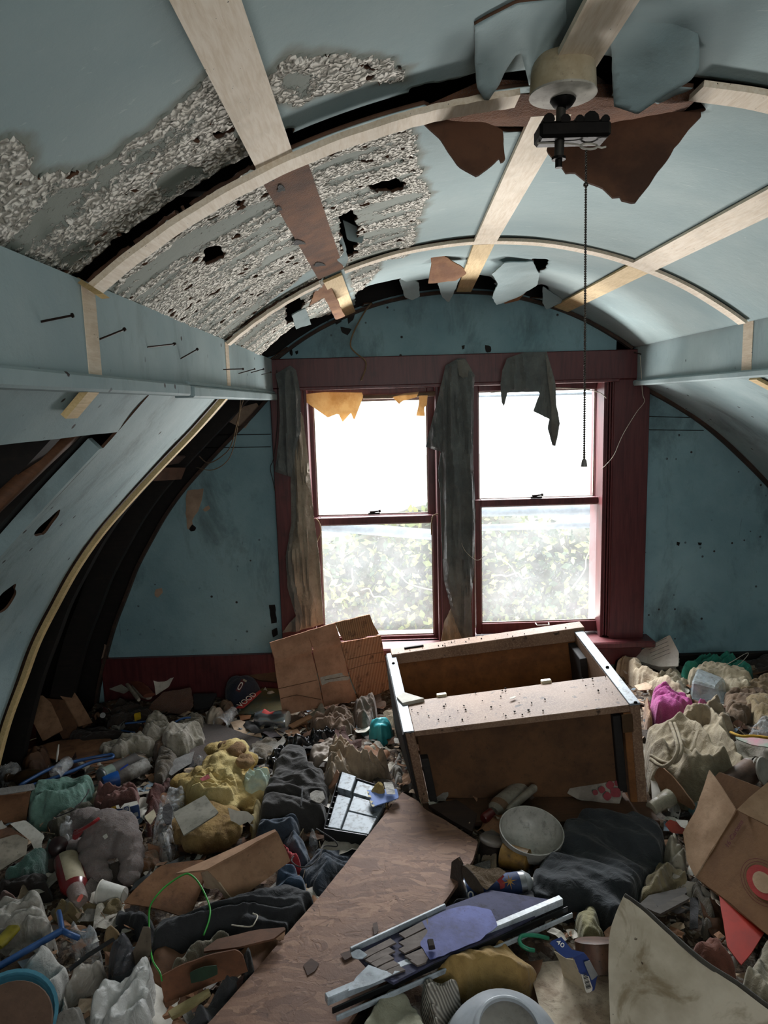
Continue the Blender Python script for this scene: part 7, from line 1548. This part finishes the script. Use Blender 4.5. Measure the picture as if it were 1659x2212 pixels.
o = flat('side_panel', None, None, [(1238, 2068, .10), (1262, 2058, .105), (1275, 2076, .09), (1290, 2108, .06), (1284, 2138, .035), (1270, 2144, .03), (1255, 2105, .06), (1241, 2088, .08)], soft('273c7a', '1f3166', 'paper', .15), .002, .002, step=.006); under(wp_, o)
o = flat('inner_panel', None, None, [(1196, 2052, .09), (1222, 2070, .095), (1240, 2072, .09), (1250, 2100, .065), (1268, 2142, .03), (1240, 2125, .02), (1218, 2112, .02), (1210, 2080, .05)], soft('b4a78f', '948872', 'card', .2), .002, .003, step=.008); under(wp_, o)
o = flat('barcode_panel', None, None, [(1255, 2104, .066), (1268, 2098, .068), (1281, 2136, .04), (1277, 2143, .036), (1266, 2145, .034)], WHT, .001, 0, step=.006); under(wp_, o); bcp = o
o = flat('photo_panel', None, None, [(1261, 2078, .096), (1274, 2074, .096), (1292, 2106, .066), (1278, 2118, .06)], soft('85878a', '6b6d70', 'paper', .2), .001, 0, step=.006); under(wp_, o)
for q in range(11):
    f = q/10; w_ = (.8, 1.6, .8, 2.2, 1, .8, 1.8, .8, 1.2, 2, .8)[q]*.0006
    o = tube('barcode_bar', [ph(1259+f*8, 2105+f*32, .071-f*.028), ph(1267.5+f*9.5, 2101.5+f*32, .073-f*.029)], w_, INK, None, 4); under(bcp, o)
xa = ph(1230, 2046, .12)-ph(1208, 2030, .127); ya = ph(1205, 2035, .12)-ph(1198, 2045, .12)
o = text('40', 1210, 2040, .1245, .017, WP, xa, ya, None, 'number'); under(tpp, o)
o = can('rusty_tin', 'brown rusty tin right of the blue carton', 'tin', (1292, 2098, .04), (1284, 2030, .09), .042, [(0, .9), (.02, 1), (.97, 1), (1, .9)], soft('6b4936', '33241a', 'card', .7, .5), 26)
cloth('olive_pillow', 'olive-grey stained cushion below the dark blanket', 'cushion', [(1240, 1955), (1262, 1930), (1288, 1917), (1296, 1960), (1308, 2020), (1285, 2030), (1252, 2034), (1246, 1995)], soft('8b8461', '6b6546', 'cloth', .4), .02, .06, 80, 8)
wire('green_hook', [ph(1185, 2027, .05), ph(1160, 2021, .06), ph(1135, 2020, .065), ph(1123, 2026, .065), ph(1125, 2040, .06), ph(1140, 2050, .055), ph(1154, 2053, .05)], .0045, soft('2f8a6a', '256f55', 'plastic', .1, .35), 'green plastic hook above the mustard cloth', 'hook')
cloth('dark_blanket', 'large charcoal blanket spread in front of the chest', 'blanket', [(1130, 1925), (1150, 1880), (1180, 1840), (1205, 1800), (1215, 1768), (1250, 1756), (1300, 1752), (1340, 1760), (1400, 1758), (1425, 1768), (1437, 1790), (1434, 1830), (1440, 1848), (1410, 1875), (1395, 1900), (1372, 1945), (1352, 1980), (1315, 1990), (1260, 1955), (1215, 1952), (1170, 1950)], soft('2f3337', '24282c', 'cloth', .15), .02, .055, 150, 6, step=.011, fine=.04, occ=True)
cloth('dark_cloth', 'black cloth in the shadow under the spray can', 'cloth', [(960, 1955), (1000, 1935), (1080, 1925), (1150, 1915), (1180, 1945), (1200, 1950), (1120, 1985), (1060, 1998), (1000, 1965)], soft('202127', '17181c', 'cloth', .1), .03, .03, 10, 8)
# bowl
bw = empty('plastic_bowl', label='large dirty white bowl in front of the chest', cat='bowl')
cb = ph(1148, 1795, .085); ax = np.array([.06, -.22, 1.0]); ax /= np.linalg.norm(ax); Rb = .088
prof = [(0, .35), (.02, .42), (.15, .68), (.4, .88), (.7, .97), (1, 1.0), (1.0, .965), (.7, .93), (.4, .83), (.18, .6), (.08, .3), (.07, .0)]
o = lathe('bowl', cb-ax*.068, cb+ax*.005, [(t, r*Rb) for t, r in prof], soft('b7b5ae', '8a8880', 'plastic', .55, .4), None, 40); under(bw, o)
jg = empty('plastic_bottle', label='dirty white plastic bottle with red cap lying behind the bowl', cat='bottle')
DW = soft('a49d90', '7a7266', 'plastic', .6, .45)
o = can('bottle_body', None, None, (1128, 1702, .05), (1066, 1752, .04), .034, [(0, .5), (.03, .9), (.12, 1), (.75, 1), (.9, .85), (1, .5)], [DW, soft('8a6a52', '6c4f3a', 'paper', .4)], 22, lambda i, k, s_: 1 if i == 3 and 2 <= k % s_ <= 9 else 0, .02, True, (1, .7)); under(jg, o)
o = can('handle', None, None, (1156, 1700, .075), (1096, 1752, .055), .011, [(0, .8), (.05, 1.2), (.9, 1), (1, .6)], DW, 12); under(jg, o)
o = can('red_cap', None, None, (1062, 1756, .035), (1044, 1770, .03), .015, [(0, 1), (.9, 1), (1, .8)], soft('6b2420', '551c19', 'plastic', .3), 16); under(jg, o)
fpp = empty('flowered_paper', label='pale paper printed with red flowers on the chest bottom board', cat='paper')
o = flat('paper', None, None, [(1225, 1714, .05), (1246, 1674, .09), (1300, 1680, .09), (1350, 1683, .09), (1345, 1712, .06), (1337, 1740, .03), (1290, 1732, .03), (1250, 1728, .03)], soft('a0968a', '7a7066', 'paper', .4), .0015, .004); under(fpp, o)
for (px, py, r) in ((1318, 1696, .012), (1330, 1712, .015), (1300, 1706, .010), (1334, 1692, .009), (1312, 1720, .012), (1286, 1712, .008)):
    o = onpatch(px, py, r*2, r*1.8, px % 60, .092-(py-1680)*.001, soft('8d3038', '75262d', 'paper', .3), 'red_flower', oval=True); under(fpp, o)
rt = empty('jar_lid_tin', label='squat dark tin with a dull metal lid left of the bowl', cat='tin')
o = can('tin_body', None, None, (1058, 1848, .0), (1063, 1815, .055), .033, [(0, .9), (.03, 1), (1, 1)], soft('3b332e', '28221e', 'plastic', .6, .5), 24); under(rt, o)
o = can('lid', None, None, (1063, 1817, .053), (1064, 1810, .062), .036, [(0, 1), (.5, 1.02), (.8, .98), (1, .85)], soft('6a625a', '4f4842', 'plastic', .6, .5), 24); under(rt, o)
can('rusty_tin', 'yellow-brown rusted tin lying below the bowl', 'tin', (1084, 1846, .035), (1142, 1862, .035), .031, [(0, .88), (.02, 1.02), (.06, 1), (.94, 1), (.98, 1.02), (1, .88)], soft('9a7434', '55401f', 'card', .7, .5), 24)
bt = empty('old_boot', label='brown leather boot upper with open top left of the spray can', cat='boot')
LEA = soft('6e5a45', '57452f', 'cloth', .2)
o = sheet('boot_upper', [ph(*q) for q in [(990, 1851, .13), (1003, 1862, .12), (1050, 1878, .10), (1075, 1876, .10), (1092, 1886, .09), (1070, 1905, .085), (1052, 1922, .08), (1040, 1912, .09), (1025, 1890, .105), (1005, 1870, .12)]], LEA, .003, .008, crease(.012, 10, 3)); under(bt, o)
o = sheet('boot_tongue', [ph(*q) for q in [(975, 1862, .10), (990, 1852, .125), (1000, 1868, .11), (998, 1900, .07), (996, 1935, .02), (978, 1938, .01), (970, 1900, .05)]], soft('453a31', '322a23', 'cloth', .2), .004, .008, crease(.01, 10, 6)); under(bt, o)
o = sheet('boot_collar', [ph(*q) for q in [(1000, 1866, .118), (1022, 1888, .10), (1040, 1912, .088), (1046, 1928, .075), (1032, 1932, .06), (1010, 1910, .07), (998, 1885, .10)]], soft('463a2e', '332a21', 'cloth', .2), .004, .008, crease(.01, 10, 9)); under(bt, o)
cloth('brown_paper', 'tan crumpled paper behind the jar-lid tin', 'paper', [(1025, 1835), (1040, 1800), (1062, 1780), (1082, 1795), (1075, 1808), (1045, 1812), (1035, 1850)], soft('7e7262', '61574a', 'paper', .3), .02, .04, 60, 14)
sc3 = empty('spray_can', label='dented blue spray can with red and gold star, nozzle to the right', cat='can')
BL3 = soft('1c3768', '162c54', 'paper', .25)
def f3(i, k, s_): return 1 if (2 <= i <= 4 and (k % s_) not in range(14, 21)) else 0
p3a, p3b = (999, 1927, .038), (1132, 1910, .038)
o = can('can_body', None, None, p3a, p3b, .031, [(0, .9), (.01, 1), (.03, 1), (.3, 1), (.55, .96), (.9, 1), (1, 1)], [soft('b9bbbf', '8b8d90', 'metal', .3, .3), BL3], 26, f3, .04); under(sc3, o)
o = can('can_shoulder', None, None, (1130, 1910, .038), (1148, 1907, .038), .031, [(0, 1.04), (.15, 1.04), (.3, .95), (.8, .72), (1, .45)], soft('aeb3b5', '85898a', 'plastic', .3), 24); under(sc3, o)
o = can('nozzle', None, None, (1148, 1907, .038), (1163, 1905, .038), .008, [(0, 1.6), (.3, 1.5), (.32, .6), (.55, .6), (.56, 1), (1, 1)], WP, 14); under(sc3, o)
GLD = soft('b98a34', '9c7228', 'paper', .05)
def star_pts(n=8, r0=.014, r1=.004): return [(math.cos(math.pi*i/n+.3)*(r0*(1.35 if i % 4 == 0 else 1) if i % 2 == 0 else r1), math.sin(math.pi*i/n+.3)*(r0*(1.35 if i % 4 == 0 else 1) if i % 2 == 0 else r1)) for i in range(2*n)]
def decal(px, py, dz, pts, mat, nm):
    ctr = ph(px, py, dz); e = np.array([0, 0, EYE])-ctr; e /= np.linalg.norm(e); s_ = np.cross([0, 0, 1.], e); s_ /= np.linalg.norm(s_); u_ = np.cross(e, s_)
    return mesh_obj(nm, [ctr+s_*x+u_*y for x, y in pts], [tuple(range(len(pts)))], mat)
o = decal(1088, 1904, .074, [(-.017, .012), (-.006, .016), (.002, .012), (-.004, .004), (.004, -.002), (.002, -.014), (-.008, -.018), (-.010, -.006), (-.016, 0)], soft('a02a2c', '862023', 'paper', .1), 'red_figure'); under(sc3, o)
o = decal(1101, 1904, .0765, star_pts(), GLD, 'gold_star'); under(sc3, o)
o = decal(1017, 1934, .060, [(math.cos(t)*.0075, math.sin(t)*.009) for t in np.linspace(0, 6.28, 18, endpoint=False)], WP, 'round_emblem'); under(sc3, o)
o = decal(1017, 1934, .0612, [(math.cos(t)*.004, math.sin(t)*.0065) for t in np.linspace(0, 6.28, 14, endpoint=False)], BL3, 'emblem_stroke'); under(sc3, o)
flat('dark_wood_piece', 'dark brown broken board behind the particle board tip', 'board', [(925, 1742, .02), (985, 1730, .02), (1030, 1760, .02), (1020, 1800, .02), (975, 1775, .02)], soft('3a2a21', '2a1f19', 'wood', .3), .01, .001)
# ------------------------------------------------------------------ loose small stuff
def scatter(name, label, n, size, mats, seed, cells=3, flatness=.35, area_=None, lift=.004, wt=None):
    rs = np.random.RandomState(seed); X = rs.uniform(-1.24, 1.98, n*3); Y = rs.uniform(.75, 2.98, n*3)
    ok = np.ones(len(X), bool)
    for q in OCC: ok &= ~inpoly(X, Y, q)
    lx = np.interp(Y, [0, 3.1], [-1.5, -1.22]); ok &= (X > lx)
    X = X[ok][:n]; Y = Y[ok][:n]; Zb = H(X, Y); V = []; Fc = []; mi = []; g = cells+1
    u, v = np.meshgrid(np.linspace(-.5, .5, g), np.linspace(-.5, .5, g), indexing='ij')
    for k in range(len(X)):
        s = size*rs.uniform(.4, 1.3); asp = rs.uniform(.4, 1); a = rs.uniform(0, 6.3)
        sk = 1+.5*(vnoise(np.stack([u*3+k, v*3, u*0+7], -1))-.5)
        x = u*s*sk; y = v*s*asp*sk; z = s*flatness*(fbm(np.stack([u*3+k*3.1, v*3, u*0+k], -1), 3)*2+.3)
        tx, ty = rs.normal(0, .25, 2); z = z+tx*x+ty*y
        xr = x*math.cos(a)-y*math.sin(a); yr = x*math.sin(a)+y*math.cos(a); b0 = len(V)
        V += list(np.stack([X[k]+xr, Y[k]+yr, np.maximum(Zb[k]+lift+z, Zb[k]-.01)], -1).reshape(-1, 3)); m = int(rs.randint(len(mats)))
        for i in range(cells):
            for j in range(cells): Fc.append((b0+i*g+j, b0+(i+1)*g+j, b0+(i+1)*g+j+1, b0+i*g+j+1)); mi.append(m)
    o = mesh_obj(name, V, Fc, mats, None, cells > 2, mi); tag(o, label, 'litter', kind='stuff'); return o
scatter('rag_litter', 'crumpled rags, paper and packaging littering the floor', 420, .10, [GRYW, BRN, BEI, BLKC, soft('4a4038', '352d27', 'cloth', .3), TAN3, WHT, GRY, TAN2, soft('5a3c36', '44302b', 'cloth', .3), soft('8a7a64', '6c5e4a', 'cloth', .3)], 21, 7, .32, lift=.0)
scatter('paper_litter', 'small torn paper, cardboard and plastic bits strewn over the floor', 2300, .035, [WHT, TAN, TAN2, TAN3, GRY, soft('3a332d', '2a2521', 'card', .3), PALE, soft('6f7f8a', '55636c', 'paper', .3), soft('59371f', '452a18', 'card', .3)], 22, 2, .3, lift=.006)
rs = np.random.RandomState(31); V = []; Fc = []; mi = []
for k in range(650):
    x = rs.uniform(-1.4, 2.0); y = rs.uniform(.9, 3.0)
    if any(bool(inpoly(np.array([x]), np.array([y]), q)[0]) for q in OCC): continue
    L = rs.uniform(.006, .03); w = rs.uniform(.0006, .002); a = rs.uniform(0, 3.14); z = float(H(x, y))+.014; dx, dy = math.cos(a)*L, math.sin(a)*L; t = rs.normal(0, .012)
    nx, ny = -math.sin(a)*w, math.cos(a)*w; n = len(V)
    V += [(x-dx-nx, y-dy-ny, z-t), (x+dx-nx, y+dy-ny, z+t), (x+dx+nx, y+dy+ny, z+t), (x-dx+nx, y-dy+ny, z-t), (x-dx, y-dy, z-t+w*2), (x+dx, y+dy, z+t+w*2)]
    m = int(rs.randint(3)); Fc += [(n, n+1, n+5, n+4), (n+2, n+3, n+4, n+5), (n, n+4, n+3), (n+1, n+2, n+5)]; mi += [m]*4
o = mesh_obj('splinters', V, Fc, [TAN2, soft('5a4330', '3f2e20', 'wood', .3), soft('b5a489', '95846a', 'wood', .2)], None, False, mi); tag(o, 'wood splinters and straw strewn over the rubbish', 'splinters', kind='stuff')

# ------------------------------------------------------------------ put every thing's origin at its own base
def _bounds(o, acc):
    if o.type == 'MESH':
        mw = o.matrix_world
        for c in o.bound_box: acc.append(mw @ Vector(c))
    for c in o.children: _bounds(c, acc)
bpy.context.view_layer.update()
for o in list(SC.objects):
    if o.parent is not None or o.get('kind') == 'structure' or o.type not in ('MESH', 'EMPTY') or 'label' not in o: continue
    acc = []; _bounds(o, acc)
    if not acc: continue
    lo = Vector((min(p.x for p in acc), min(p.y for p in acc), min(p.z for p in acc))); hi = Vector((max(p.x for p in acc), max(p.y for p in acc), 0))
    base = Vector(((lo.x+hi.x)/2, (lo.y+hi.y)/2, lo.z))
    if o.type == 'MESH':
        if o.matrix_world.translation.length > 1e-6 or o.children: continue
        o.data.transform(Matrix.Translation(-base)); o.location = base
    else:
        o.location = base
        for c in o.children: c.matrix_parent_inverse = Matrix.Translation(-base)
bpy.context.view_layer.update()
